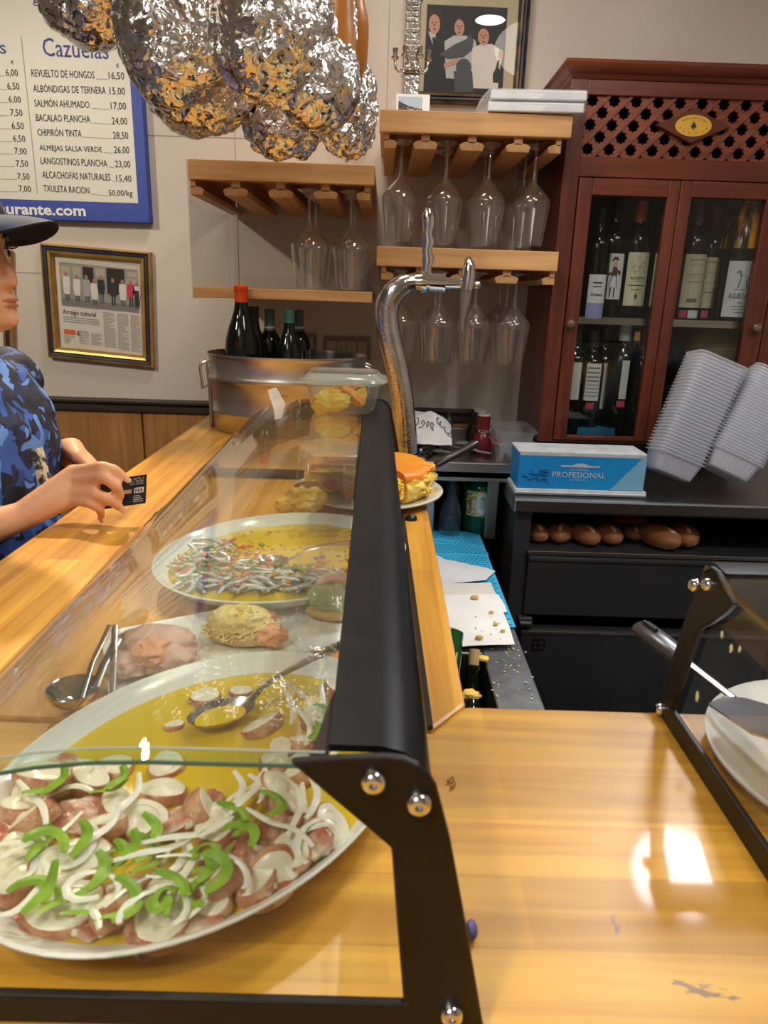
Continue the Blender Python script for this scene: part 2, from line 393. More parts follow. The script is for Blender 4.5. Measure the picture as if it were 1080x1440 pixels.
b = MB(); b.box(SX0, SX1-.01, SY0, SY1, .1, SZ-.22)
b.build('cupboard', m_dsteel, t, False)
for x in (SX0+.03, SX1-.04):
    for y in (SY0+.04, SY1-.04):
        b = MB(); b.tube([(x, y, 0), (x, y, SZ-.03)], .015); b.build('leg', m_steelw, t)

# steel utensil table at the back
t = thing('utensil_table', 'narrow stainless steel table with a raised rim holding loose utensils', 'table', (.15, 1.85, 0))
b = MB(); x0, x1, y0, y1 = -.10, .338, 1.722, 2.18
b.box(x0, x1, y0, y0+.012, 1.002, 1.05); b.box(x0, x1, y1-.012, y1, 1.0, 1.055); b.box(x0, x0+.012, y0, y1, 1.0, 1.05); b.box(x1-.012, x1, y0, y1, 1.0, 1.05)
b.build('rim', m_steelw, t, False, .002)
b = MB(); b.box(x0, x1, y0, y1, 1.012, 1.026); b.build('tray', m_steel, t, False)
for lx in (.125, .285):
    for ly, lz in ((1.74, .8505), (2.12, 0)):
        b = MB(); b.box(lx-.014, lx+.014, ly-.014, ly+.014, lz, 1.012); b.build('leg', m_steelw, t, False, .002)

# refrigerated back counter
t = thing('fridge_counter', 'dark steel refrigerated back counter with an open bread shelf', 'counter', (.9, 1.9, 0))
FX0, FY = .312, 1.60
b = MB(); b.box(FX0, 1.6, FY-.012, WY-.02, .965, 1.0)
b.build('worktop', noisy('worktop_steel', (.26, .265, .28), (.33, .335, .35), 5, .36, 1.), t, False, .006)
b = MB()
b.box(FX0+.012, FX0+.05, FY+.01, WY-.02, 0, .965); b.box(FX0+.05, 1.6, WY-.06, WY-.02, 0, .965); b.box(FX0+.05, 1.6, FY+.02, WY-.06, .835, .868)
b.box(FX0+.05, 1.6, FY+.02, WY-.06, .0, .12); b.box(FX0+.05, 1.6, FY+.008, FY+.03, .12, .2); b.box(1.57, 1.6, FY, WY-.02, 0, .965)
b.build('carcass', m_dsteel, t, False, .002)
b = MB(); b.box(FX0+.046, 1.56, FY-.002, FY+.02, .858, .868); b.build('shelf_edge', m_steelw, t, False, .001)
b = MB(); b.box(FX0+.05, 1.56, FY, FY+.03, .70, .855); b.box(FX0+.05, 1.56, FY-.004, FY+.0, .842, .852)
b.build('drawer', m_dsteel, t, False, .003)
b = MB(); b.box(FX0+.045, .98, FY-.006, FY+.03, .2, .662); dr = b.build('door', m_dsteel, t, False, .006)
b = MB(); b.box(FX0+.048, .975, FY-.009, FY-.004, .652, .660); b.build('door_edge', m_steelw, dr, False, .001)
b = MB(); b.box(FX0+.038, FX0+.072, FY-.01, FY+.01, .668, .695); b.tube([(FX0+.04, FY-.012, .681), (FX0+.07, FY-.012, .681)], .008); b.build('hinge', m_dsteel, t, True, .002)
b = MB(); b.box(.99, 1.55, FY-.006, FY+.03, .2, .662); b.build('door', m_dsteel, t, False, .006)
p = oy(757, 907, FY-.008); b = MB(); b.box(p.x-.0155, p.x+.0155, FY-.0075, FY-.006, p.z-.0155, p.z+.0155)
st = b.build('sticker', principled('black_sticker', (.006, .006, .006), .4), dr, False)
b = MB()
for i, (dx, dz) in enumerate(((-.007, .007), (.007, .007), (-.007, -.007), (.007, -.007))):
    c = V((p.x+dx, FY-.0079, p.z+dz)); k = 3 if i == 0 else 14
    if i == 2:
        for s_ in (1, -1): b.face([c+V((-.004, 0, -.004*s_)), c+V((-.003, 0, -.0046*s_)), c+V((.004, 0, .004*s_)), c+V((.003, 0, .0046*s_))])
        continue
    o_ = [c+V((.0048*cos(2*pi*j/k+.5), 0, .0048*sin(2*pi*j/k+.5))) for j in range(k)]; i_ = [c+V((.0034*cos(2*pi*j/k+.5), 0, .0034*sin(2*pi*j/k+.5))) for j in range(k)]
    for j in range(k): b.face([o_[j], o_[(j+1) % k], i_[(j+1) % k], i_[j]])
b.build('symbols', principled('sticker_grey', (.14, .14, .14), .6), st, False)
# bread rolls on the shelf
m_crust = noisy('bread_crust', (.22, .07, .02), (.36, .15, .05), 9, .6, bump=.3)
m_cut = noisy('bread_score', (.62, .40, .18), (.72, .50, .26), 12, .8)
def roll(x, y, z, s, rz, label):
    t = thing('bread_roll', label, 'bread', (x, y, z), 'bread rolls in the dark shelf', rz)
    ORG[t.name] = V((0, 0, 0)); b = MB(); b.sphere((0, 0, .026*s), (.036*s, .062*s, .027*s), 3, .05, 2.2, int(x*100))
    b.build('crust', m_crust, t); b = MB(); b.sphere((0, -.022*s, .046*s), (.006, .026*s, .0065), 2, .1, 3, 1); b.build('score', m_cut, t)
for (px, py, dy, s, rz, lb) in ((752, 752, .05, .95, .2, 'brown bread roll at the left end of the shelf, half hidden by the frame'), (786, 752, .05, 1.0, -.3, 'brown bread roll second from the left end of the shelf'),
        (820, 752, .04, 1.05, .3, 'round brown bread roll third from the left end of the shelf'), (853, 755, .05, 1.05, .1, 'brown bread roll with a pale score, fourth from the left end of the shelf'),
        (878, 747, .17, 1.0, 1.2, 'dim bread roll in the back row of the shelf'), (886, 757, .08, .8, .1, 'small bread roll in the front row before the dim back one'),
        (922, 763, .03, 1.25, .5, 'largest bread roll, bright with a split crust, lying foremost on the shelf'), (958, 757, .05, 1.15, -.1, 'bread roll at the right end of the row')):
    p = oy(px, py, FY+dy+.04); roll(p.x, FY+dy+.03, .868, s*.84, rz, lb)
# ================================================================== GLASS DISPLAY CASES
CY0, CY1, CZT = .258, 1.285, 1.262
def skew(y): return -.013*(y-CY0)
prof = [(-.020, 1.262), (-.06, 1.262), (-.095, 1.262), (-.120, 1.2608), (-.145, 1.2575), (-.168, 1.2525), (-.190, 1.2455), (-.210, 1.236), (-.227, 1.223), (-.240, 1.208), (-.250, 1.190), (-.262, 1.172), (-.284, 1.148), (-.322, 1.114)]
inner = []
for i, (x, z) in enumerate(prof):
    a = prof[max(i-1, 0)]; c = prof[min(i+1, len(prof)-1)]; tx, tz = c[0]-a[0], c[1]-a[1]; l = sqrt(tx*tx+tz*tz)
    inner.append((x-tz/l*.007*-1*-1, z+tx/l*.007))
def sheet(b, pr, y0, y1):
    b.loft([[V((x+skew(y), y, z)) for x, z in pr] for y in (y0, y1)], cap=False, closed=False)
cs = thing('display_case', 'long curved glass display case with black frame over the tapas platters', 'display case', (-.15, .8, BZ))
b = MB(); sheet(b, prof, CY0, CY1); gl = b.build('curved_glass', m_glass, cs)
b = MB()
for y in (CY0,):
    for (p, q, r_, s_) in zip(prof, prof[1:], inner, inner[1:]): b.face([(p[0]+skew(y), y, p[1]), (q[0]+skew(y), y, q[1]), (s_[0]+skew(y), y, s_[1]), (r_[0]+skew(y), y, r_[1])])
b.build('polished_edge', m_edge, gl, False)
b = MB(); b.tube([V((p[0], CY0, p[1]+.0004)) for p in prof], .0006, 6); b.build('upper_line', principled('edge_pale', (.45, .52, .46), .2), gl)
b = MB(); b.tube([V((p[0], CY0, p[1])) for p in inner], .0010, 6); b.build('edge_line', principled('edge_green', (.06, .13, .09), .25), gl)
b = MB(); sheet(b, inner, CY0, CY1); b.build('glass_underside', m_glass, gl)
# end pane
b = MB(); b.face([(x, CY0+.006, z) for x, z in [(-.32, 1.126)]+[(q[0], q[1]) for q in inner[::-1][1:]]+[(.0, 1.255), (.012, 1.126)]])
b.build('end_pane', m_glass, cs, False)
# black top band: under the glass, then the profile that rounds over to the back
b = MB()
lp = [oz(x, y, 1.2565) for x, y in ((435, 1046), (462, 990), (488, 932), (492, 850), (496, 760), (500, 670), (503.5, 600))]
rr_ = [V((-.0185+skew(p.y), p.y, p.z)) for p in lp]
lp = [V((p.x, min(max(p.y, CY0), CY1), p.z)) for p in lp]; rr_ = [V((p.x, min(max(p.y, CY0), CY1), p.z)) for p in rr_]
lp[0].y = rr_[0].y = CY0-.004
lp.append(V((-.050, CY1, lp[0].z))); rr_.append(V((-.0185+skew(CY1), CY1, lp[0].z)))
b.loft([lp, rr_], cap=False, closed=False); b.build('glued_strip', m_blackm, cs, False)
bp = [(x-.0005, z+.012) for x, z in [(-.018, 1.2515), (.004, 1.2515), (.014, 1.249), (.0215, 1.2435), (.0265, 1.235), (.0285, 1.224), (.0255, 1.224), (.0235, 1.234), (.019, 1.241), (.012, 1.246), (.003, 1.248), (-.018, 1.248)]]
b = MB(); b.box(-.0200, -.0188, CY0+.004, CY0+.005, 1.262, 1.2625); b.loft([[V((x+skew(y), y, z)) for x, z in bp] for y in (CY0+.004, CY1-.004)]); b.build('top_profile', m_blackm, cs)
# end brackets
def bracket_pts():
    px = [(412, 1061), (480, 1056), (545, 1054), (568, 1057), (588, 1066), (604, 1082), (613, 1097), (632, 1170), (656, 1300), (680, 1440)]
    o_ = [oy(x, y, CY0) for x, y in px]
    o_ += [V((.0605, CY0, 1.111)), V((-.33, CY0, 1.111)), V((-.335, CY0, 1.118))] if False else []
    return o_
op = [oy(x, y, CY0) for x, y in ((410, 1061), (480, 1056), (545, 1054), (568, 1057), (588, 1066), (604, 1082), (613, 1097), (632, 1170), (654, 1290))]
ip = [oy(567, 1398, CY0), oy(558, 1290, CY0), oy(550, 1180, CY0)]
bz = ip[0].z
pts = op+[V((.058, CY0, 1.1105)), V((-.325, CY0, 1.1105)), V((-.322, CY0, ip[0].z))]+ip
def bracket(y, flip=False):
    b = MB(); b.prism([V((p.x+skew(y), y, p.z)) for p in pts], (0, .005, 0)); return b
br = bracket(CY0-.006).build('end_bracket', m_brack, cs, False, .0012)
for (x, y) in ((525, 1100), (589, 1131), (635, 1428)):
    p = oy(x, y, CY0-.008); p.y = CY0-.006
    if y > 1400: p.z = max(p.z, 1.1195)
    b = MB(); m_ = M.Translation(p) @ M.Rotation(R(90), 4, 'X')
    k = b.n(); b.lathe([(.0056, 0), (.0056, .0022), (.0046, .0044), (.0032, .0052), (.0018, .0050), (.0017, .003), (.0001, .003)], seg=20); b.xf(m_, k); b.build('bolt', m_chrome, br)
br2 = bracket(CY1+.001).build('end_bracket', m_brack, cs, False, .0012)
b = MB(); b.tube([(.0465, .50, 1.1125), (.0465+skew(1.2), 1.27, 1.1125)], .0028, 6); b.build('rear_rail', m_black, cs)
b = MB(); b.tube([(-.322, CY0, 1.1125), (-.322+skew(CY1), CY1, 1.1125)], .0025, 6); b.build('front_seal', principled('grey_seal', (.12, .12, .12), .5), cs)
p = oy(578, 731, 1.06); b = MB(); b.sphere((p.x, 1.06, p.z), .0105, 2); b.tube([(p.x, 1.06, p.z-.006), (p.x, 1.06, BZ)], .003, 8)
b.build('knob', m_black, cs)
# hanging gold clip and small tag
t = thing('price_tag', 'small blank white tag standing in a clip on the far glass edge', 'tag', (-.185, 1.278, 1.262))
q = [oy(x, y, 1.278) for x, y in ((376, 549), (388, 545), (402, 570), (386, 578))]
b = MB(); b.prism(q, (0, .002, 0)); b.build('card', m_paper, t, False)
b = MB(); q = oy(395, 577, 1.278); b.box(q.x-.012, q.x+.014, 1.272, 1.284, 1.2625, 1.266); b.build('clip', m_acry, t, False, .002)
p = oz(634, 1110, BZ); b = MB(); b.tube([p+V((0, 0, .002)), p+V((.003, .004, .002)), p+V((.002, .010, .003)), p+V((-.002, .006, .002))], .0012, 6)
tag(b.build('brass_clip', m_gold, org=p), 'tiny brass clip lying on the wood beside the black bracket', 'clip')
p = oz(662, 1316, BZ); b = MB(); b.sphere(p+V((0, 0, .0045)), (.0035, .006, .0045), 2, .2, 2, 3)
tag(b.build('paper_scrap', principled('purple', (.10, .09, .28), .5), org=p), 'tiny crumpled violet scrap on the wood against the bracket', 'scrap')

# second case at the right, its end facing us
RX = .245
c2 = thing('display_case', 'second glass display case cut by the photo edge, greasy end pane', 'display case', (.7, .35, BZ))
oq = [(.5385, 1.1105), (.528, 1.16), (.5165, 1.205), (.507, 1.232), (.5035, 1.247), (.498, 1.258), (.490, 1.2635), (.480, 1.264), (.470, 1.2605), (.450, 1.2515)]
iq = [(.4585, 1.240), (.478, 1.222), (.4905, 1.212), (.4945, 1.200), (.503, 1.165), (.5135, 1.128)]
def rb(x):
    b = MB(); b.prism([V((x, y, z)) for y, z in oq+iq+[(.165, 1.128), (.162, 1.1105)]], (.005, 0, 0)); return b
br = rb(RX).build('end_bracket', m_brack, c2, False, .0012)
for (x, y) in ((979, 823), (998, 822), (930, 997)):
    p = ox(x, y, RX); b = MB(); k = b.n(); b.lathe([(.0052, 0), (.0052, .0022), (.0042, .0042), (.003, .005), (.0016, .0048), (.0015, .003), (.0001, .003)], seg=18)
    b.xf(M.Translation((RX, min(p.y, .532), max(p.z, 1.117))) @ M.Rotation(R(-90), 4, 'Y'), k); b.build('bolt', m_chrome, br)
prof2 = [(.497, 1.262), (.45, 1.262), (.40, 1.261), (.36, 1.258), (.325, 1.25), (.29, 1.236), (.26, 1.216), (.235, 1.19), (.215, 1.165), (.175, 1.113)]
def sheet2(b, dz=0, dy=0): b.loft([[V((x, y+dy, z+dz)) for y, z in prof2] for x in (RX, 1.30)], cap=False, closed=False)
b = MB(); sheet2(b); g2 = b.build('curved_glass', m_glass, c2)
b = MB()
for p, q in zip(prof2, prof2[1:]): b.face([(RX, p[0], p[1]), (RX, q[0], q[1]), (RX, q[0]+.002, q[1]-.007), (RX, p[0]+.002, p[1]-.007)])
b.build('polished_edge', m_edge, g2, False)
m_greasy = bpy.data.materials.new('greasy_glass'); m_greasy = thin_glass('greasy_glass', (.93, .95, .97), 1.36, rough=.03, body=.05, bodycol=(.55, .68, .8))
b = MB(); b.face([(RX+.006, y, z) for y, z in [(.506, 1.128), (.483, 1.222), (.45, 1.252)]+prof2[3:-1]+[(.185, 1.128)]]); pane = b.build('end_pane', m_greasy, c2, False)
b = MB()
for (x, y, s_) in ((908, 1043, .0032), (1028, 912, .0035), (1023, 0, 0), (1015, 892, .003), (1040, 913, .0026), (985, 880, .002), (980, 980, .0045)):
    if not s_: continue
    p = ox(x, y, RX+.0055)
    if p.y < .505: b.sphere(p, (.0006, s_*.6, s_), 2, .3, 2, x)
b.build('food_splashes', principled('splash', (.80, .80, .45), .6), pane)
b = MB(); b.loft([[V((x, y, z)) for y, z in ((.50, 1.2635), (.493, 1.265), (.475, 1.264), (.475, 1.26), (.493, 1.26), (.50, 1.257))] for x in (RX+.005, 1.30)]); b.build('top_profile', m_blackm, c2)
rb(1.298).build('end_bracket', m_brack, c2, False)
# ================================================================== GLASS RACKS ON THE WALL
def rack(name_label, x0, x1, yf, z0, z1, rails_x, board, dz=.0):
    t = thing('glass_rack', name_label, 'rack', ((x0+x1)/2, WY, z0))
    b = MB(); b.box(x0, x1, yf+.025, WY, z1-board, z1); b.box(x0, x1, yf, yf+.025, z0, z1); b.build('shelf_board', m_shelf, t, False, .0015)
    for i, (xc, half) in enumerate(rails_x):
        b = MB(); wd, st = .029, .010
        xa, xb = (xc-wd if half >= 0 else xc-.002), (xc+wd if half <= 0 else xc+.002)
        sa, sb = (xc-st if half >= 0 else xc-.002), (xc+st if half <= 0 else xc+.002)
        ytop = yf+.012
        b.box(sa, sb, ytop, WY-.02, z0-.016, z1-board)
        pr = [(xa, z0-.020), (xa+(.006 if half >= 0 else 0), z0-.015), (sa, z0-.012), (sb, z0-.012), (xb-(.006 if half <= 0 else 0), z0-.015), (xb, z0-.020), (xb-(.004 if half <= 0 else 0), z0-.031), (xa+(.004 if half >= 0 else 0), z0-.031)]
        b.prism([V((x, ytop, z)) for x, z in pr], (0, WY-.02-ytop, 0)); b.build('rail', m_railw, t, False, .001)
    return t
def rx(pxs, y, Y): return [oy(p, y, Y).x for p in pxs]
xs = rx((270, 332, 395, 458, 519), 260, 1.78)
rack('left oak glass rack with two glasses, hung above the ice bucket', -.455, -.034, 1.76, 1.679, 1.721, list(zip(xs, (-1, 0, 0, 0, 1))), .022)
xs = rx((541, 598, 663, 728, 787), 205, 1.82)
rack('upper right oak glass rack carrying the white packets', -.026, .411, 1.80, 1.796, 1.842, list(zip(xs, (-1, 0, 0, 0, 1))), .024)
xs = rx((537, 590, 650, 712, 778), 388, 1.82)
rack('middle oak glass rack beside the red cabinet, behind the beer tap', -.025, .409, 1.80, 1.508, 1.552, list(zip(xs, (-1, 0, 0, 0, 1))), .024)
t = thing('wall_shelf', 'thin oak shelf just above the bottles in the bucket', 'shelf', (-.24, WY, 1.423))
b = MB(); b.box(-.455, -.033, 1.76, WY, 1.423, 1.447); b.build('board', m_shelf, t, False, .0015)
b = MB()
b.prism([(-.372, 1.95, 1.447), (-.033, 1.95, 1.447), (-.033, 1.95, 1.470), (-.040, 1.95, 1.477), (-.366, 1.95, 1.480), (-.372, 1.95, 1.474)], (0, .004, 0)); b.build('guard', m_acry, t, False)
b = MB(); b.box(-.459, -.456, 1.762, WY, 1.42, 1.72)
tag(b.build('clear_side_panel', m_acry, None, False, org=(-.457, 2.0, 1.42)), 'clear acrylic side panel joining the left rack and the thin shelf', 'panel')

# wine glasses hanging upside down; local origin at the rim
gp = [(.0325, 0), (.0345, .02), (.0385, .055), (.0430, .088), (.0440, .097), (.0425, .104), (.033, .117), (.020, .131), (.009, .141), (.0050, .148), (.0040, .157), (.0036, .18), (.0038, .203), (.0055, .211), (.016, .2165), (.030, .2195), (.0345, .2205), (.0345, .2220), (.0001, .2222)]
def glass(label, loc, group, k):
    global g0
    if k is None:
        t = thing('wine_glass', label, 'wine glass', (0, 0, 0), group)
        b = MB(); b.lathe(gp[:10], seg=32); b.build('bowl', m_wine, t); b = MB(); b.lathe(gp[9:14], seg=16); b.build('stem', m_wine, t); b = MB(); b.lathe(gp[13:], seg=28); b.build('foot', m_wine, t)
        t.location = loc; g0 = t; return t
    return dup(g0, loc, None, label, group)
g0 = None
rows = []
ord_ = ('leftmost', 'second', 'third', 'rightmost')
for i, px in enumerate((435, 493)):
    p = oy(px, 350, 1.83); q = ('left', 'right')[i]
    rows.append((f'{q} of the two front wine glasses hanging in the left rack above the bucket', (p.x, 1.83, 1.450), 'glasses in the left rack'))
    rows.append((f'wine glass hanging directly behind the {q} front glass of the left rack', (p.x+.004, 1.95, 1.450), 'glasses in the left rack'))
for i, (px, nb) in enumerate(((562, 1), (625, 2), (684, 2), (747, 3))):
    p = oy(px, 300, 1.87); q = ('leftmost', 'second from the left', 'third from the left', 'rightmost')[i]
    for j in range(nb):
        lb = f'front wine glass of the upper right rack, {q}' if j == 0 else (f'wine glass behind the {q} front glass of the upper right rack' if j == 1 else 'rear wine glass in the rightmost channel of the upper right rack')
        rows.append((lb, (p.x+(-.006, .004, .002, -.006)[i]*j, 1.87+.1*j, 1.567), 'glasses in the upper right rack'))
for i, (px, nb) in enumerate(((563, 1), (617, 2), (667, 2), (722, 3))):
    p = oy(px, 450, 1.87); q = ('leftmost', 'second from the left', 'third from the left', 'rightmost')[i]
    for j in range(nb):
        lb = f'front wine glass under the middle rack, {q}' if j == 0 else (f'wine glass behind the {q} front glass under the middle rack' if j == 1 else 'rear wine glass in the rightmost channel under the middle rack')
        rows.append((lb, (p.x-.004*j, 1.87+.1*j, 1.279), 'glasses under the middle rack'))
for k, (lb, loc, g) in enumerate(rows): glass(lb, loc, g, None if k == 0 else k)

# ---- things standing on the upper right rack
t = thing('white_packet_pile', '', 'packet', (0, 0, 0)); bpy.data.objects.remove(t)
zt = 1.842
m_pack = noisy('packet_white', (.66, .71, .76), (.82, .85, .88), 10, .35, bump=.1)
m_film = thin_glass('plastic_film', (.95, .95, .97), 1.5, rough=.06, body=.10, bodycol=(.9, .93, .97))
pa, pb = oy(688, 158, 1.80), oy(820, 160, 1.80)
for k, lb in enumerate(('lower of two flat white packets in clear film on the upper rack', 'upper of two flat white packets in clear film on the upper rack')):
    z = zt+.002+k*.024; ox_ = .004*k
    t = thing('white_packet', lb, 'packet', (.30, 1.9, z), 'white packets on the upper rack')
    b = MB(); b.prism([(pa.x+ox_-.004, 1.795, z), (pb.x+ox_-.002, 1.785, z), (pb.x+.01+ox_, 2.04, z), (pa.x+.02+ox_, 2.05, z)], (0, 0, .020)); b.build('sheets', m_pack, t, False, .003)
    b = MB(); b.loft([[V((x, y, zz)) for x, y, zz in ((pa.x-.022, 1.80, z+.001), (pb.x+.002, 1.782, z+.001), (pb.x+.014, 2.05, z+.001), (pa.x-.02, 2.06, z+.001))], [V((x, y, zz)) for x, y, zz in ((pa.x-.002, 1.794, z+.022), (pb.x+.001, 1.783, z+.022), (pb.x+.012, 2.045, z+.022), (pa.x+.016, 2.05, z+.022))]])
    b.build('film_wrap', m_film, t, False, .002)
# small framed snapshot
q0, q1 = oy(557, 154, 1.84), oy(604, 155, 1.84)
t = thing('snapshot_card', 'small white bordered snapshot of a crowd standing against the silver tower', 'photo', (q0.x, 1.84, zt))
b = MB(); h = .044; b.prism([(q0.x, 1.84, zt), (q1.x, 1.84, zt), (q1.x, 1.852, zt+h), (q0.x, 1.852, zt+h)], (0, .003, .0007)); b.build('card', m_paper, t, False)
fn = quad((q0.x, 1.8395, zt), (1, 0, 0), (0, .012/h, 1)); wd = q1.x-q0.x
b = MB(); b.face([fn(.005, .003), fn(wd-.017, .003), fn(wd-.017, h-.006), fn(.005, h-.006)]); pi_ = b.build('picture', principled('snap_sky', (.42, .52, .62), .5), t, False)
fn = quad((q0.x, 1.8391, zt), (1, 0, 0), (0, .012/h, 1))
b = MB(); b.face([fn(.005, .003), fn(wd-.017, .003), fn(wd-.017, .012), fn(.03, .017), fn(.005, .028)]); b.build('dark_slope', principled('snap_dark', (.03, .03, .04), .6), pi_, False)
fn = quad((q0.x, 1.8388, zt), (1, 0, 0), (0, .012/h, 1))
for col, sd in (((.5, .12, .08), 1), ((.7, .7, .68), 2)):
    b = MB(); rnd = random.Random(sd)
    for i in range(16):
        a = rnd.uniform(.006, wd-.021); c = rnd.uniform(.004, .013); b.face([fn(a, c), fn(a+.003, c), fn(a+.003, c+.002), fn(a, c+.002)])
    b.build('people_specks', principled(f'specks{sd}', col, .7), pi_, False)
# silver tower with candle arms
m_silver = noisy('tarnished_silver', (.50, .49, .46), (.72, .71, .68), 30, .22, 1., bump=.25, bscale=60)
c = oy(577, 128, 1.93); tx = c.x
t = thing('silver_tower', 'tall ornate silver tower trophy with curled candle arms on the upper rack', 'trophy', (tx, 1.93, zt))
b = MB()
for (h0, h1, w0) in ((0, .012, .045), (.012, .03, .036), (.03, .05, .031), (.05, .056, .034), (.056, .1, .026), (.1, .106, .030), (.106, .114, .028)): b.obox((tx, 1.93, zt+(h0+h1)/2), (w0*1.5, w0*1.5, h1-h0), (0, 0, .1))
b.build('plinth', m_silver, t, False, .003)
b = MB(); z0 = zt+.114
k = b.n(); b.loft([[V((tx+sx*r_, 1.93+sy*r_, z)) for sx, sy in ((-1, -1), (1, -1), (1, 1), (-1, 1))] for z, r_ in ((z0, .021), (z0+.14, .0175), (z0+.145, .022), (z0+.155, .024), (z0+.16, .019), (z0+.30, .016), (z0+.31, .02), (z0+.36, .004))])
b.build('column', m_silver, t, False, .003)
b = MB()
for i in range(12):
    zz = z0+.008+i*.011
    for (dx, dy) in ((-.010, -.0205), (.002, -.0205), (.009, -.0205)): b.obox((tx+dx, 1.93+dy, zz), (.008, .003, .008))
b.build('stone_relief', m_silver, t, False, .001)
for (dx, dy, sc) in ((-.037, -.012, 1), (.037, -.006, 1), (-.015, -.032, .8), (.017, -.032, .8)):
    b = MB(); s_ = 1 if dx > 0 else -1
    p0 = V((tx+dx*.2, 1.93+dy*.5, z0+.004)); p1 = V((tx+dx*.6, 1.93+dy, z0-.008)); p2 = V((tx+dx, 1.93+dy, z0+.0)); p3 = V((tx+dx*1.06, 1.93+dy, z0+.014))
    b.tube([p0, (p0+p1)/2+V((0, 0, .008)), p1, (p1+p2)/2+V((0, 0, -.004)), p2, p3], [.004, .005, .0035, .0035, .004, .003], 8); b.sphere(p1+V((0, 0, .004)), .0055, 2)
    b.lathe([(.003, 0), (.009, .004), (.0095, .008), (.005, .010), (.0055, .016), (.0075, .024), (.006, .026), (.0001, .024)], p3, 12); b.build('candle_arm', m_silver, t)

# ================================================================== PICTURES AND THE MENU BOARD
def frame(b, p00, p10, p11, p01, wd, prof_):
    """moulded frame: prof_ = [(inset fraction 0..1, height toward the room)]"""
    P = [V(p) for p in (p00, p10, p11, p01)]
    ex = (P[1]-P[0]).normalized(); ez = (P[3]-P[0]).normalized(); nrm = V((0, -1, 0))
    rings = []
    for fr, hh in prof_:
        d = wd*fr; rings.append([P[0]+ex*d+ez*d+nrm*hh, P[1]-ex*d+ez*d+nrm*hh, P[2]-ex*d-ez*d+nrm*hh, P[3]+ex*d-ez*d+nrm*hh])
    for ra, rb_ in zip(rings, rings[1:]):
        for i in range(4): b.face([ra[i], ra[(i+1) % 4], rb_[(i+1) % 4], rb_[i]])
def framed(label, p00, p10, p11, p01, wd, cat='picture', gm=None):
    c = (V(p00)+V(p10))/2; t = thing('picture_frame', label, cat, (c.x, WY, c.z))
    b = MB(); frame(b, p00, p10, p11, p01, wd, [(0, 0), (0, .018), (.04, .022), (.16, .024), (.20, .019)]); frame(b, p00, p10, p11, p01, wd, [(.55, .016), (.60, .022), (.78, .020), (.84, .014), (1., .008), (1., 0)])
    f = b.build('gilt_moulding', gm or m_gold, t, False)
    b = MB(); frame(b, p00, p10, p11, p01, wd, [(.20, .0185), (.30, .021), (.48, .020), (.56, .0155)]); b.build('navy_band', m_navy, f, False)
    return t
m_news = noisy('newsprint', (.66, .63, .56), (.72, .69, .62), 9, .9)
m_pglass = thin_glass('picture_glass', (.97, .97, .97), 1.3)
# newspaper article
A = [oy(x, y, 2.23) for x, y in ((67.5, 502.5), (215.5, 517.5), (211, 354.5), (55.5, 341))]
for p in A: p.y = WY
t = framed('gilt and navy framed newspaper page about staff standing outside a doorway', *A, .034)
ex = (A[1]-A[0]); ez = (A[3]-A[0]); W_, H_ = ex.length, ez.length; ex.normalize(); ez.normalize()
def nf(yo):  return lambda u, v: A[0]+ex*(W_*u)+ez*(H_*v)+V((0, -yo, 0))
def rect(b, fn, u0, u1, v0, v1): return b.face([fn(u0, v0), fn(u1, v0), fn(u1, v1), fn(u0, v1)])
b = MB(); rect(b, nf(.004), .08, .92, .08, .92); pg = b.build('mount', principled('pale_mount', (.55, .52, .46), .9), t, False)
b = MB(); rect(b, nf(.0052), .115, .885, .10, .89); pg = b.build('newspaper', m_news, t, False)
b = MB(); rect(b, nf(.0058), .145, .87, .48, .855); ph = b.build('photograph', principled('print_wall', (.33, .31, .27), .9), pg, False)
b = MB(); rect(b, nf(.0060), .145, .87, .48, .545); b.build('pavement', principled('print_pave', (.22, .21, .20), .9), ph, False)
b = MB(); rect(b, nf(.0062), .36, .46, .65, .835); rect(b, nf(.0062), .58, .745, .62, .845); b.build('doorways', principled('print_dark', (.035, .03, .028), .9), ph, False)
b = MB()
for (u, v, w_, h_) in ((.16, .72, .08, .1), (.27, .74, .07, .09), (.48, .76, .08, .07), (.77, .72, .09, .05), (.78, .79, .08, .04), (.27, .66, .06, .05)): rect(b, nf(.0061), u, u+w_, v, v+h_)
b.build('stonework', principled('print_stone', (.46, .42, .34), .9), ph, False)
figs = ((.205, 1, 'w', .0), (.30, .93, 'w', 0), (.39, .95, 'g', 0), (.46, .92, 'W', -.02), (.525, 1, 'k', 0), (.635, .95, 'K', -.005), (.725, .92, 'w', 0), (.80, .94, 'r', 0), (.855, .93, 'W2', -.01))
cols = {'white': (.72, .71, .66), 'grey': (.4, .4, .42), 'dark': (.04, .042, .045), 'red': (.62, .05, .10), 'skin': (.40, .22, .15), 'trouser': (.11, .11, .12)}
lay = {k: MB() for k in cols}
def oval(b, fn, u, v, ru, rv, k=12): b.face([fn(u+ru*cos(2*pi*i/k), v+rv*sin(2*pi*i/k)) for i in range(k)])
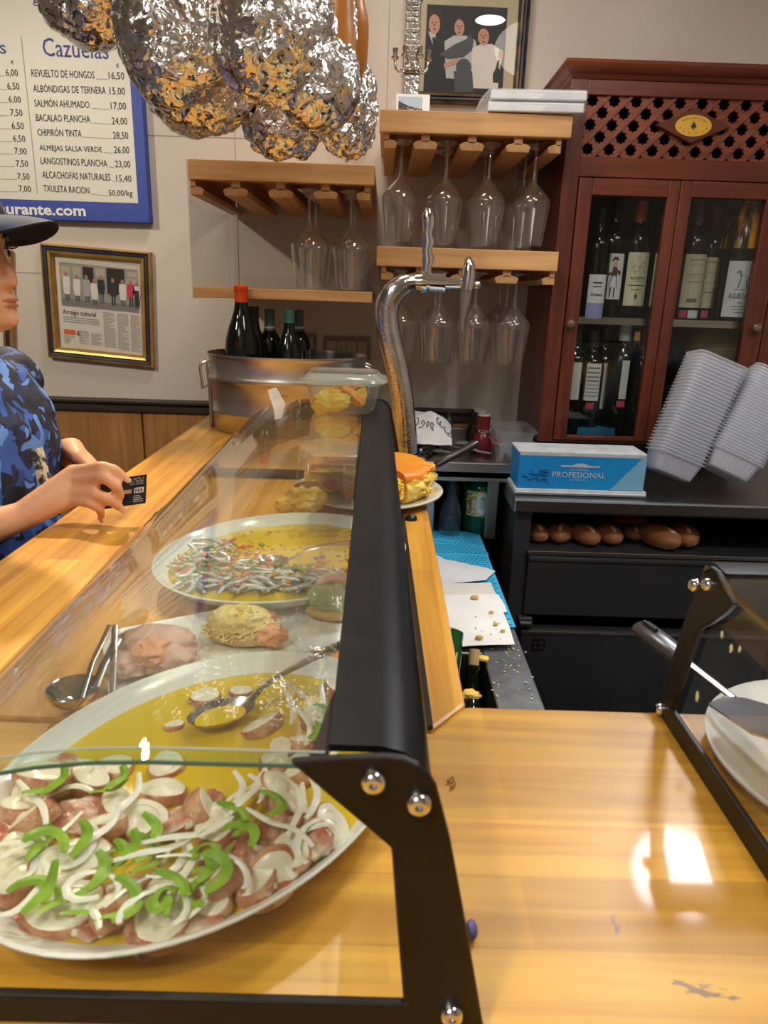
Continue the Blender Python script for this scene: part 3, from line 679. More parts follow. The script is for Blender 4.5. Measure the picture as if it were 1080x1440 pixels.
for (u, s_, ty, dv) in figs:
    g = .515+dv+.012; h = .25*s_; f1, f2 = nf(.0066), nf(.0070)
    top = {'w': 'white', 'g': 'grey', 'W': 'white', 'k': 'dark', 'K': 'dark', 'r': 'red', 'W2': 'white'}[ty]; low = {'W2': 'dark', 'r': 'dark', 'K': 'dark', 'w': 'trouser'}.get(ty, 'trouser')
    for dx in (-.017, .006): rect(lay[low], f1, u+dx, u+dx+.013, g, g+h*.45)
    ap = h*.22 if ty in ('w', 'g', 'W') else h*.34
    lay[top].face([f2(u-.026, g+ap), f2(u+.026, g+ap), f2(u+.036, g+h*.62), f2(u+.03, g+h*.84), f2(u-.03, g+h*.84), f2(u-.036, g+h*.62)])
    if ty == 'W2': rect(lay['dark'], nf(.0073), u-.022, u+.022, g+h*.1, g+h*.68)
    oval(lay['skin'], nf(.0074), u, g+h*.92, .016, h*.085)
for k, v in lay.items(): v.build(f'{k}_figures', principled(f'print_{k}', cols[k], .9), ph, False)
b = MB(); b.text('Arraigo cultural', lambda u, v: nf(.006)(.15+u, .405+v*.95), .31, .06, bold=.008); b.build('headline', m_ink, pg, False)
b = MB()
def lines(u0, u1, v0, v1, k, sd):
    rnd = random.Random(sd)
    for i in range(k):
        v = v1-(v1-v0)*i/k; e = u1 if rnd.random() < .8 else u0+(u1-u0)*rnd.uniform(.4, .9); x_ = u0
        while x_ < e-.004:
            w_ = min(rnd.uniform(.012, .04), e-x_); rect(b, nf(.006), x_, x_+w_*.88, v, v+(v1-v0)/k*.42); x_ += w_
lines(.15, .49, .315, .375, 3, 1); lines(.53, .64, .135, .45, 26, 2); lines(.66, .765, .125, .45, 27, 3); lines(.785, .875, .115, .45, 28, 4); lines(.29, .385, .14, .265, 10, 5); lines(.405, .505, .14, .25, 9, 6); lines(.15, .25, .135, .21, 6, 7); lines(.15, .5, .468, .474, 1, 8)
b.build('columns_of_print', m_greyink, pg, False)
b = MB(); rect(b, nf(.006), .15, .258, .225, .268); b.build('orange_box', principled('print_orange', (.70, .14, .05), .8), pg, False)
b = MB(); b.text('E', lambda u, v: nf(.0062)(.275+u, .225+v), .026, .036, bold=.03); b.build('drop_capital', m_ink, pg, False)
b = MB(); rect(b, nf(.0095), .075, .925, .075, .925); b.build('glazing', m_pglass, t, False)
# second frame, mostly hidden by the person
A2 = [oy(x, y, 2.23) for x, y in ((-120, 497), (18, 510), (14, 462-110), (-130, 462-122))]
for p in A2: p.y = WY
t = framed('gilt and navy frame behind the person, only its right corner showing', *A2, .034)
b = MB(); f_ = lambda u, v: A2[0].lerp(A2[1], u).lerp(A2[3].lerp(A2[2], u), v)+V((0, -.005, 0)); b.face([f_(.08, .08), f_(.92, .08), f_(.92, .92), f_(.08, .92)]); b.build('mount', m_news, t, False)
# big photograph of three men
P = {k: oy(x, y, 2.235) for k, (x, y) in {'bl': (566, 140), 'br': (735, 146), 'tr': (749, -6), 'tl': (572, -14)}.items()}
for p in P.values(): p.y = WY
bl, br_ = P['bl'], P['br']; Wp = br_.x-bl.x; Hp = .30
Bq = [V((bl.x, WY, bl.z-.006)), V((br_.x, WY, bl.z-.006)), V((br_.x, WY, bl.z+Hp)), V((bl.x, WY, bl.z+Hp))]
t = framed('large dark framed colour photograph of three men above the upper rack', *Bq, .030, gm=noisy('dull_gilt', (.05, .036, .02), (.16, .10, .04), 30, .4, .4))
def bf(yo): return lambda x, y: (lambda q: V((q.x, WY-yo, q.z)))(oy(x, y, WY-yo))
b = MB(); f_ = bf(.006); b.face([V((Bq[0].x+.02, WY-.006, Bq[0].z+.02)), V((Bq[1].x-.02, WY-.006, Bq[0].z+.02)), V((Bq[1].x-.02, WY-.006, Bq[2].z-.02)), V((Bq[0].x+.02, WY-.006, Bq[2].z-.02))])
mt = b.build('cream_mount', noisy('cream_mount', (.50, .44, .31), (.55, .49, .35), 6, .85), t, False)
b = MB(); f_ = bf(.0072); b.face([f_(595, 132), f_(706, 134), f_(714, 11), f_(601, 6)]); ph = b.build('photograph', principled('photo_dark', (.012, .013, .017), .5), t, False)
pal = {'skin': (.55, .30, .20), 'suit': (.016, .018, .026), 'shirt': (.52, .53, .54), 'whiteshirt': (.74, .70, .64), 'hair': (.03, .02, .015), 'trophy': (.075, .08, .09), 'bottle': (.02, .03, .015), 'gold': (.60, .45, .2)}
ly = {k: MB() for k in pal}
def pp(k, yo, pts): ly[k].face([bf(yo)(x, y) for x, y in pts])
def po(k, yo, x, y, a, c_, n=14): ly[k].face([bf(yo)(x+a*cos(2*pi*i/n), y+c_*sin(2*pi*i/n)) for i in range(n)])
pp('suit', .0078, [(596, 131), (640, 131), (628, 112), (622, 60), (612, 46), (600, 44)])
pp('shirt', .0082, [(602, 44), (613, 47), (611, 70)]); pp('suit', .0086, [(608, 53), (612, 52), (614, 80), (610, 82)])
po('hair', .0080, 612, 22, 10.5, 12); po('skin', .0084, 611, 34, 8, 14)
pp('shirt', .0080, [(627, 110), (625, 58), (638, 50), (655, 50), (668, 56), (672, 70), (664, 90), (664, 112)])
po('hair', .0080, 647, 30, 8.3, 9); po('skin', .0084, 646, 39, 7, 12); pp('skin', .0088, [(624, 90), (644, 80), (646, 88), (625, 97)])
pp('whiteshirt', .0082, [(662, 124), (664, 68), (676, 62), (692, 62), (704, 70), (704, 90), (700, 125)])
po('hair', .0084, 681, 42, 9.5, 10); po('skin', .0086, 680, 52, 8, 12); pp('skin', .0087, [(702, 68), (708, 72), (706, 84), (700, 82)])
pp('trophy', .0092, [(618, 76), (640, 62), (656, 55), (660, 48), (666, 56), (664, 70), (652, 80), (630, 83)])
po('trophy', .0090, 652, 95, 11, 13); pp('trophy', .0089, [(638, 100), (664, 100), (666, 130), (640, 130)])
pp('bottle', .0090, [(693, 116), (704, 117), (705, 102), (701, 95), (703, 84), (700, 84), (697, 96), (693, 104)]); pp('gold', .0092, [(700, 95), (703, 84), (706, 84), (702, 96)])
for (x, y) in ((611, 34), (646, 39), (680, 52)):
    for dx in (-3, 3): po('hair', .0091, x+dx, y-2.5, 1.3, .8, 8)
    pp('hair', .0091, [(x-2.5, y+6.2), (x+2.5, y+6.2), (x+1.5, y+7.2), (x-1.5, y+7.2)]); pp('hair', .0091, [(x-.4, y-1), (x+.4, y-1), (x+.9, y+2.5), (x-.9, y+2.5)])
for k, v in ly.items(): v.build(f'{k}_shapes', principled(f'photo_{k}', pal[k], .55), ph, False)
b = MB(); b.face([V((Bq[0].x+.022, WY-.0108, Bq[0].z+.022)), V((Bq[1].x-.022, WY-.0108, Bq[0].z+.022)), V((Bq[1].x-.022, WY-.0108, Bq[2].z-.022)), V((Bq[0].x+.022, WY-.0108, Bq[2].z-.022))]); b.build('glazing', m_pglass, t, False)

# menu board
m_blue = principled('board_blue', (.008, .045, .38), .45)
m_cream = principled('board_cream', (.74, .73, .66), .42)
m_menub = principled('menu_blue_text', (.06, .08, .33), .7)
m_wtext = principled('white_lettering', (.85, .86, .88), .6)
SY = 2.215
c00, c10 = oy(-260, 303, SY), oy(210.5, 313.5, SY)
ctr = oy(185, 60, SY)
def mf(yo): return lambda x, y: oy(x, y, SY-yo)
t = thing('menu_board', 'blue bordered menu board with prices at the top left of the wall', 'menu board', (c10.x-.4, WY, c10.z))
TOPZ = 2.32
b = MB(); b.box(c00.x, c10.x, SY, WY-.001, c10.z, TOPZ); b.build('board', m_blue, t, False, .001)
q = oy(195, 287, SY); b = MB(); b.box(c00.x, q.x-.001, SY-.0012, SY, q.z+.002, TOPZ-.02); b.build('panel', m_cream, t, False)
def ln(b, txt, x0, y0, x1, y1, hpx, yo=.0022, bold=0., **kw):
    p, q = mf(yo)(x0, y0), mf(yo)(x1, y1); u = (q-p); w_ = u.length; u.normalize(); hh = hpx*1.76/1000
    b.text(txt, lambda a, c_: p+u*a+V((0, 0, 1))*c_, w_, hh, bold=bold, **kw)
for q_ in (('Cazuelas', 61, 78.5, 153, 83, 25), ('s', 0, 75, 9, 75.5, 12), ('g', 46, 3, 54, 3.4, 14)): b = MB(); ln(b, *q_); b.build('heading_lettering', m_menub, t, False)
rowsL = [('REVUELTO DE HONGOS', 44.5, 107.5, 133, 110.5, '16,50', 153, 175, 111), ('ALBÓNDIGAS DE TERNERA', 47, 129, 149, 132, '15,00', 154.5, 176, 132.5), ('SALMÓN AHUMADO', 48.7, 149.5, 126, 152, '17,00', 156, 177.5, 153.5),
         ('BACALAO PLANCHA', 51, 170, 127, 172.5, '24,00', 157.5, 179, 174.5), ('CHIPIRÓN TINTA', 53, 190.5, 115, 192.5, '28,50', 159, 180.5, 194.8), ('ALMEJAS SALSA VERDE', 55.5, 211, 143.5, 214, '26,00', 160.5, 182, 215),
         ('LANGOSTINOS PLANCHA', 57.5, 230.5, 151, 234.5, '23,00', 162, 183.5, 235), ('ALCACHOFAS NATURALES', 59.7, 250, 155.5, 254, '15,40', 163.7, 185, 255.2), ('TXULETA RACIÓN', 61.5, 269, 126, 272.5, '50,00/kg', 153, 186.5, 275)]
b = MB(); bl_ = MB()
for (tx_, x0, y0, x1, y1, pr, x2, x3, y3) in rowsL:
    acc = 2.2 if any(ch in tx_ for ch in 'ÓÁ') else 0
    ln(b, tx_, x0, y0, x1, y1, 10.2+acc, bold=.0); ln(b, pr, x2, y3, x3, y3+.6, 10.6+(1 if ',' in pr else 0), bold=.0)
    f_ = mf(.0021); bl_.face([f_(x1+2, y1+.6), f_(x2-1.5, y3+.6), f_(x2-1.5, y3), f_(x1+2, y1)])
ln(b, '€', 163.5, 95, 167.5, 95.2, 5.5); b.build('dish_and_price_lettering', m_ink, t, False); b = MB()
for (x0, y0, pr) in ((8.5, 106.5, '6,00'), (10.5, 125.5, '6,50'), (12.5, 144, '6,00'), (14.8, 162.5, '7,50'), (16.8, 181, '6,50'), (18.8, 199, '6,50'), (20.8, 216.5, '7,00'), (22.8, 234, '7,50'), (24.8, 252, '7,50'), (26.8, 269.5, '7,00')):
    ln(b, pr, x0, y0, x0+17, y0+.6, 11, bold=.0); f_ = mf(.0021); bl_.face([f_(-30, y0-.4), f_(x0-1.5, y0+.6), f_(x0-1.5, y0), f_(-30, y0-1)])
ln(b, '€', 15.5, 90, 19.5, 90.2, 5.5)
b.build('price_lettering', m_ink, t, False); bl_.build('leader_marking', m_greyink, t, False)
f_ = mf(.0021); b = MB(); b.face([f_(29.2, 51), f_(30.0, 51), f_(53, 272), f_(52.2, 272)]); b.build('column_rule', principled('rule_pink', (.45, .33, .32), .8), t, False)
b = MB(); ln(b, 'restaurante.com', -40, 299, 121, 303.5, 15, yo=.0016, bold=.03); b.build('web_address', m_wtext, t, False)

# electric switch plates above the worktop
for (x0, y0, x1, y1, n_, lb) in ((455, 472, 520, 506, 4, 'four gang grey switch plate on the wall beside the ice bucket'), (427, 468, 445, 498, 1, 'single grey wall socket plate half hidden by the bottles')):
    p, q = oy(x0, y0, WY), oy(x1, y1, WY); t = thing('switch_plate', lb, 'switch', ((p.x+q.x)/2, WY, q.z))
    b = MB(); b.box(p.x, q.x, WY-.008, WY, q.z, p.z); b.build('plate', principled('plate_grey%d' % n_, (.24, .215, .19), .5), t, False, .002)
    w_ = (q.x-p.x-.016)/n_
    for i in range(n_):
        b = MB(); b.box(p.x+.008+i*w_+.001, p.x+.008+(i+1)*w_-.001, WY-.0125, WY-.008, q.z+.012, p.z-.012); b.build('rocker', principled('rocker_grey%d%d' % (n_, i), (.42, .385, .34), .45), t, False, .002)
# ================================================================== RED WINE CABINET
KY, KX0, KX1, KZ0 = 1.92, .427, 1.03, 1.071
t = thing('wine_cabinet', 'tall red mahogany wine cabinet with two glazed doors and a pierced lattice top', 'cabinet', (.72, 2.08, KZ0))
cab = t
for x0 in (KX0, KX1-.02):
    b = MB(); b.box(x0, x0+.02, KY+.02, WY-.005, KZ0, 1.947); b.build('side_panel', m_red, t, False, .001)
b = MB(); b.box(KX0+.02, KX1-.02, WY-.02, WY-.005, KZ0, 1.947); b.build('back_panel', principled('cabinet_inside', (.035, .02, .014), .6), t, False)
b = MB(); b.box(KX0+.02, KX1-.02, KY+.01, WY-.02, KZ0, KZ0+.012); b.box(KX0+.02, KX1-.02, KY+.01, WY-.02, 1.744, 1.756); b.build('boards', m_redx, t, False)
for x0, x1 in ((KX0, KX0+.04), (KX1-.04, KX1)):
    b = MB(); b.box(x0, x1, KY, KY+.022, KZ0, 1.947); b.build('front_post', m_red, t, False, .002)
b = MB(); b.box(KX0+.04, KX1-.04, KY+.002, KY+.02, 1.735, 1.781); b.build('rail', m_redx, t, False, .002)
b = MB(); b.box(KX0+.04, KX1-.04, KY+.002, KY+.02, 1.914, 1.947); b.build('top_rail', m_redx, t, False, .002)
b = MB(); b.box(KX0+.04, KX1-.04, KY+.002, KY+.02, KZ0, KZ0+.01); b.build('bottom_rail', m_redx, t, False)
b = MB(); cp = [(.0, 1.947), (.004, 1.951), (.006, 1.956), (.015, 1.960), (.022, 1.968), (.024, 1.976), (.021, 1.983), (.012, 1.986)]
for ring_ in (0,):
    b.loft([[V((KX0-d, KY-d, z)), V((KX1+d, KY-d, z)), V((KX1+d, WY-.004, z)), V((KX0-d, WY-.004, z))] for d, z in cp])
b.build('cornice', m_redx, t, True, angle=30)
b = MB(); b.box(KX0+.05, KX1-.05, KY+.03, WY-.03, 1.0, KZ0); b.build('plinth', principled('plinth_dark', (.01, .008, .007), .6), t, False)
# lattice of diagonal squares with star holes
m_lat = wood('lattice_wood', (.25, .07, .032), (.15, .038, .016), 'x', None, .4, .45)
b = MB(); s_ = .053; X0, X1, Z0, Z1 = KX0+.03, KX1-.03, 1.772, 1.922
def star(cx, cz, ro, ri): return [V((cx+(ro if i % 2 == 0 else ri)*cos(pi/8*i), 0, cz+(ro if i % 2 == 0 else ri)*sin(pi/8*i))) for i in range(16)]
nx, nz = int((X1-X0)/s_)+2, 8
for i in range(nx):
    for j in range(-1, nz+1):
        cx = X0+i*s_+(s_/2 if j % 2 else 0); cz = Z0+j*s_/2
        if cz > Z1+.01 or cx > X1: continue
        h = s_/2
        st = star(cx, cz, .0152, .0114)
        sq = []
        for k in range(16):
            a = pi/8*k; d = h/(abs(cos(a))+abs(sin(a))); sq.append(V((cx+d*cos(a), 0, cz+d*sin(a))))
        for k in range(16):
            b.face([sq[k], sq[(k+1) % 16], st[(k+1) % 16], st[k]])
            b.face([st[k], st[(k+1) % 16], st[(k+1) % 16]+V((0, .008, 0)), st[k]+V((0, .008, 0))])
        # raised diagonal moulding along one direction
        d1 = V((h/2, 0, h/2)); c = V((cx, 0, cz)); o_ = V((-h/2, 0, h/2))
bmesh.ops.remove_doubles(b.bm, verts=b.bm.verts[:], dist=.00005)
k_ = b.n()
for q_ in range(-8, nx+8):
    for sg in (1,):
        xa = X0+q_*s_-s_/2; za, zb = Z0-.004, Z1+.004
        xb = xa+(zb-za)
        if xa < X0: za2 = za+(X0-xa); xa2 = X0
        else: xa2, za2 = xa, za
        if xb > X1: zb2 = zb-(xb-X1); xb2 = X1
        else: xb2, zb2 = xb, zb
        if zb2-za2 < .01: continue
        dn = V((-.0022, 0, .0022)); p, q = V((xa2, 0, za2)), V((xb2, 0, zb2))
        b.prism([p+dn, p-dn, q-dn, q+dn], (0, -.003, 0))
for v in b.bm.verts: v.co.y += KY+.010
b.build('lattice', m_lat, t, False, recalc=False)
# diamond plaque
c = V((.729, KY-.004, 1.8535))
b = MB(); b.prism([c+V((-.0915, 0, 0)), c+V((0, 0, -.0385)), c+V((.0915, 0, 0)), c+V((0, 0, .0385))], (0, .016, 0)); pl = b.build('plaque', principled('plaque_brown', (.11, .028, .014), .35), t, False, .002)
c.y -= .0012
b = MB(); b.prism([c+V((.044*cos(2*pi*i/36), 0, .0235*sin(2*pi*i/36))) for i in range(36)], (0, .002, 0)); ov = b.build('oval_badge', principled('badge_yellow', (.72, .42, .05), .4), pl, False)
c.y -= .0012; b = MB()
for dx, dz in ((-.0032, -.001), (.0032, -.001), (0, .0042)): b.face([c+V((dx+.0033*cos(2*pi*i/12), 0, dz+.0033*sin(2*pi*i/12))) for i in range(12)])
b.face([c+V((-.0022, 0, -.008)), c+V((.0022, 0, -.008)), c+V((.0006, -.0001, 0)), c+V((-.0006, -.0001, 0))])
rnd = random.Random(5)
for s0, s1, up_, n_ in ((200, 340, -1, 6), (35, 145, 1, 11)):
    for i in range(n_):
        a = R(s0+(s1-s0)*i/(n_-1)); p = c+V((.034*cos(a), 0, .0165*sin(a))); b.face([p+V((-.0016, 0, -.0018)), p+V((-.0006, 0, -.0018)), p+V((.0016, 0, .0022*rnd.random())), p+V((.0004, 0, .0026))])
b.build('clover_and_lettering', principled('badge_ink', (.03, .025, .02), .6), pl, False)
# doors
m_cglass = thin_glass('cabinet_glass', (.86, .88, .87), 1.4)
def door(x0, x1, gx0, gx1, gz0, gz1, knob):
    z0, z1 = KZ0+.008, 1.732; b = MB(); y0, y1 = KY-.006, KY+.016
    b.box(x0, gx0, y0, y1, z0, z1); b.box(gx1, x1, y0, y1, z0, z1)
    d = b.build('door', m_red, cab, False, .0025)
    for za_, zb_ in ((gz1, z1), (z0, gz0)): b = MB(); b.box(gx0, gx1, y0, y1, za_, zb_); b.build('door_rail', m_redx, d, False, .002)
    b = MB(); b.box(gx0-.004, gx1+.004, KY+.004, KY+.006, gz0-.004, gz1+.004); b.build('pane', m_cglass, d, False)
    b = MB(); k = b.n(); b.lathe([(.0001, 0), (.005, 0), (.0045, .006), (.006, .010), (.0105, .014), (.0115, .018), (.009, .022), (.0001, .0235)], seg=20); b.xf(M.Translation(knob) @ M.Rotation(R(90), 4, 'X'), k)
    b.build('knob', noisy('knob_brass%d' % int(x0*100), (.16, .12, .09), (.26, .20, .15), 60, .35, .6), d)
p = oy(801, 455, KY-.01); p.y = KY-.006; door(.4685, .7185, .503, .690, 1.0905, 1.693, p)
p = oy(1062, 461, KY-.01); p.y = KY-.006; door(.720, .985, .750, .936, 1.0905, 1.695, p)
b = MB(); b.box(KX0+.021, KX1-.021, KY+.03, WY-.02, 1.392, 1.398); b.build('glass_shelf', thin_glass('shelf_glass', (.75, .8, .8), 1.5, body=.35, bodycol=(.55, .58, .60)), t, False)
b = MB(); b.box(KX0+.021, KX1-.021, KY+.026, KY+.03, 1.384, 1.402); b.build('shelf_lip', m_steel, t, False)
b = MB(); b.box(.662, .676, KY+.018, KY+.024, 1.345, 1.368); b.build('lock_plate', m_gold, t, False)

# bottles: local origin at the base; label wraps the front
BORD = [(.0001, .004), (.030, .0), (.0365, .004), (.0370, .012), (.0370, .185), (.0355, .205), (.028, .222), (.018, .235), (.0150, .248), (.0145, .285), (.0158, .287), (.0158, .296), (.0130, .298), (.0001, .298)]
BURG = [(.0001, .004), (.034, .0), (.0410, .004), (.0415, .012), (.0415, .150), (.039, .175), (.032, .200), (.024, .222), (.0175, .242), (.0150, .260), (.0148, .286), (.0160, .288), (.0160, .296), (.0130, .298), (.0001, .298)]
def wrap(r, zc=0, a0=0): return lambda u, v: V((r*sin(u/r+a0), -r*cos(u/r+a0), zc+v))
def patch(b, fn, u0, u1, v0, v1, k=10):
    for i in range(k):
        a, c_ = u0+(u1-u0)*i/k, u0+(u1-u0)*(i+1)/k; b.face([fn(a, v0), fn(c_, v0), fn(c_, v1), fn(a, v1)])
cid = [0]
def bottle(label, loc, prof_=BORD, sc=1., glassm=None, cap=None, cap_z=.245, lab=None, deco=None, rz=0, group=None, tilt=None, name='wine_bottle', cat='bottle', capm=None, foot_label=None):
    t = thing(name, label, cat, loc, group); ORG[t.name] = V((0, 0, 0)); t.rotation_euler = tilt or (0, 0, rz)
    P_ = [(r*sc, z*sc) for r, z in prof_]
    b = MB(); b.lathe(P_, seg=32); b.build('glass', glassm or m_bott, t)
    if cap:
        cz = [(r+.0007, z) for r, z in P_ if z >= cap_z*sc-1e-6]; b = MB(); b.lathe(cz, seg=24); b.build('capsule', cap if not isinstance(cap, tuple) else mat('capsule%.2f%.2f%.2f' % cap, principled, cap, .35), t)
    if lab:
        (w0, z0, z1, col) = lab; R_ = max(r for r, z in P_)+.0006
        b = MB(); patch(b, wrap(R_), -w0/2, w0/2, z0*sc, z1*sc); lb = b.build('paper_label', mat('label%.2f%.2f%.2f' % col, principled, col, .7), t, True)
        if deco:
            for di, (nm, col2, fn_) in enumerate(deco):
                b = MB(); fn_(b, wrap(R_+.0005*(di+1)), z0*sc, z1*sc); b.build(nm, mat('print%.2f%.2f%.2f' % col2, principled, col2, .8), lb, False)
    return t
def bars(u0, u1, rows_):
    def f(b, fn, z0, z1):
        for v0, v1 in rows_: patch(b, fn, u0, u1, z0+(z1-z0)*v0, z0+(z1-z0)*v1, 6)
    return f
def txt(s, w_, v, h=None, bold=.02, u=0): return lambda b, fn, z0, z1: b.text(s, lambda a, c_: fn(u-w_/2+a, z0+(z1-z0)*v+c_), w_, h, bold=bold)
def both(*fs):
    def f(b, fn, z0, z1):
        for g in fs: g(b, fn, z0, z1)
    return f
def blobs(rects, k=10):
    def f(b, fn, z0, z1):
        for u, v, a, c_ in rects: b.face([fn(u+a*cos(2*pi*i/k), z0+(z1-z0)*v+c_*sin(2*pi*i/k)) for i in range(k)])
    return f
def engraving(b, fn, z0, z1):
    rnd = random.Random(4)
    for i in range(60):
        u, v = rnd.uniform(-.021, .021), rnd.uniform(.60, .93); l = rnd.uniform(.001, .004); a = rnd.uniform(-.4, .4); h = z1-z0
        b.face([fn(u, z0+h*v), fn(u+l, z0+h*v+l*a), fn(u+l, z0+h*v+l*a+.0012), fn(u, z0+h*v+.0014)])
def vfig(b, fn, z0, z1):   # printed woman in a wide skirt
    h = z1-z0; q = lambda pts: b.face([fn(u, z0+h*v) for u, v in pts])
    q([(-.012, .28), (.011, .26), (.008, .52), (-.006, .53)])
def vbody(b, fn, z0, z1):
    h = z1-z0; q = lambda pts: b.face([fn(u, z0+h*v) for u, v in pts])
    q([(-.007, .52), (.009, .52), (.007, .70), (-.004, .72)]); q([(-.007, .60), (-.018, .55), (-.018, .50), (-.006, .55)]); q([(.008, .66), (.018, .62), (.019, .52), (.009, .58)])
    q([(-.008, .05), (-.005, .05), (-.004, .27), (-.008, .27)]); q([(.003, .04), (.006, .04), (.006, .26), (.002, .26)]); q([(-.010, .83), (.010, .85), (.006, .93), (-.004, .93)])
def horse(b, fn, z0, z1):
    h = z1-z0; q = lambda pts: b.face([fn(u, z0+h*v) for u, v in pts])
    q([(-.012, .62), (.008, .63), (.012, .72), (-.010, .73)]); q([(-.010, .72), (-.018, .82), (-.014, .85), (-.006, .74)]); q([(-.014, .85), (-.023, .80), (-.021, .78), (-.012, .82)])
    q([(.0, .73), (.020, .83), (.026, .82), (.008, .70)]); q([(-.012, .64), (-.016, .52), (-.013, .52), (-.008, .64)]); q([(.004, .64), (.008, .51), (.011, .52), (.009, .65)]); q([(.010, .71), (.018, .68), (.017, .65), (.010, .68)])
    for i in range(9): q([(-.024+i*.005, .485+.008*(i % 2)), (-.020+i*.005, .485), (-.019+i*.005, .50), (-.023+i*.005, .505)])
WHITE, CREAM = (.74, .74, .74), (.72, .70, .50); ORANGE = (.55, .085, .02)
zs = 1.398; cy = 2.02
def bx(px, py=400, Y=cy): return oy(px, py, Y).x
bottle('squat wine bottle with a low white and lilac label, leftmost on the upper shelf', (bx(829), 1.975, zs), sc=.92, lab=(.048, .0, .12, WHITE), deco=[('lilac_band', (.32, .32, .62), bars(-.024, .024, ((.0, .36),))), ('lettering', (.05, .05, .06), both(txt('Ondare', .032, .52), bars(-.012, .012, ((.8, .83), (.72, .74)))))], group='bottles on the upper cabinet shelf')
bottle('wine bottle whose white label shows a woman in a blue skirt', (bx(856), 2.02, zs), lab=(.052, .05, .165, WHITE), deco=[('skirt_print', (.10, .13, .32), vfig), ('figure_print', (.12, .05, .04), vbody), ('face_print', (.6, .36, .27), blobs(((.001, .775, .0052, .0075),)))], group='bottles on the upper cabinet shelf')
bottle('orange capped wine bottle with a cream label and engraving in the left door', (bx(889), 2.02, zs), cap=ORANGE, lab=(.062, .035, .17, CREAM), deco=[('engraving', (.16, .17, .13), engraving), ('lettering', (.10, .10, .08), both(txt('ALCOTE', .040, .50, .007), bars(-.022, .022, ((.38, .395),)), bars(-.014, .014, ((.46, .465), (.30, .31))), blobs(((0, .18, .004, .007),))))], group='bottles on the upper cabinet shelf')
bottle('orange capped wine bottle half hidden by the meeting stile of the doors', (bx(928), 2.03, zs), cap=ORANGE, lab=(.062, .035, .17, CREAM), deco=[('lettering', (.2, .2, .14), bars(-.02, .02, ((.5, .54), (.4, .41), (.3, .31), (.2, .205)))), ('tax_seal', (.62, .64, .70), bars(-.02, .012, ((-.22, -.06),)))], group='bottles on the upper cabinet shelf')
bottle('wine bottle with a dull cream label and red seal, left one in the right door', (bx(968), 2.02, zs), cap=(.10, .02, .015), lab=(.062, .035, .17, (.52, .48, .32)), deco=[('lettering', (.16, .15, .10), both(txt('JILCOTE', .038, .88, .006), bars(-.02, .02, ((.80, .805), (.62, .63), (.58, .585), (.48, .49))), bars(-.014, .014, ((.10, .17),)))), ('tax_seal', (.42, .06, .10), bars(-.028, -.008, ((-.20, -.05),))), ('tax_strip', (.58, .58, .60), bars(-.006, .024, ((-.20, -.05),)))], group='bottles on the upper cabinet shelf')
bottle('wine bottle with a narrow tan label, just left of the big white labelled bottle', (bx(1000), 2.05, zs), cap=(.10, .02, .015), lab=(.050, .035, .165, (.50, .46, .30)), deco=[('lettering', (.16, .15, .10), bars(-.02, .02, ((.9, .92), (.7, .71), (.5, .51), (.3, .32)))), ('tax_seal', (.42, .06, .10), bars(-.018, .0, ((-.20, -.05),)))], group='bottles on the upper cabinet shelf')
m_amber_reflection = noisy('amber_reflection', (.03, .014, .006), (.95, .42, .02), 34, .15, stretch=(1, 1, .04), lo=.42, hi=.60)  # amber reflection streaks painted into the colour of the bottle shoulder
bottle('wide bottle with amber reflections painted on its shoulder and a white label of a leaping winged horse', (bx(1028), 2.0, zs), BURG, 1.24, cap=m_amber_reflection, cap_z=.150, lab=(.088, .012, .125, (.66, .67, .69)), deco=[('horse_print', (.20, .20, .22), horse), ('lettering', (.12, .12, .13), both(txt('A LUIS CAÑAS', .066, .34, .0165, .03), bars(-.010, .010, ((.255, .265),)), bars(-.026, .026, ((.19, .2),)), bars(-.020, .020, ((.14, .148),)), bars(-.012, .012, ((.08, .09),))))], group='bottles on the upper cabinet shelf')
for i, (px, yy, cp) in enumerate(((866, 2.13, (.10, .10, .11)), (1000, 2.15, (.16, .03, .02)))):
    bottle(('dark bottle with a grey capsule in the back row of the left door', 'dark bottle with a dull red capsule in the back row of the right door')[i], (bx(px, 340, yy), yy, zs), cap=cp, group='bottles on the upper cabinet shelf')
zb = KZ0+.012
seal = ('tax_seal', (.55, .05, .10), bars(-.013, .009, ((-.22, -.05),)))
for i, (px, yy, w_, z0, z1, lb, cl, dc) in enumerate(((802, 1.985, .026, .10, .20, 'wine bottle with a slim label at the left edge of the lower shelf', (.66, .66, .60), []), (826, 2.0, .044, .10, .205, 'wine bottle with a long text label and red seal on the lower shelf', WHITE, [('lettering', (.18, .18, .18), bars(-.017, .017, ((.12, .14), (.22, .24), (.32, .34), (.42, .44), (.52, .56), (.62, .66), (.74, .78), (.86, .9)))), seal]),
        (841, 2.04, .040, .07, .20, 'wine bottle with a plain white label behind the long text label', (.68, .68, .66), []), (868, 2.0, .020, .10, .20, 'dark wine bottle with a thin strip label and pale neck band on the lower shelf', (.62, .62, .6), [seal]), (884, 2.05, .012, .05, .19, 'dark wine bottle near the meeting stile on the lower shelf', (.45, .45, .45), []), (897, 1.985, .02, .04, .19, 'wine bottle with a cream label edge at the right of the lower shelf', (.62, .62, .48), []))):
    bottle(lb, (bx(px, 560, yy), yy, zb), sc=(1.0, .96, .98, 1.04, 1, .98)[i], lab=(w_, z0, z1, cl), deco=dc, cap=((.03, .03, .03) if i != 3 else (.50, .50, .50)), group='bottles on the lower cabinet shelf')
b = MB(); b.box(bx(800, 600, 2.0), bx(858, 600, 2.0), 1.955, 2.18, zb, zb+.022); tag(b.build('blue_box', principled('carton_blue', (.02, .16, .32), .5), None, False, .001, org=(.53, 2.05, zb)), 'flat blue carton on the cabinet floor under the bottles', 'box')
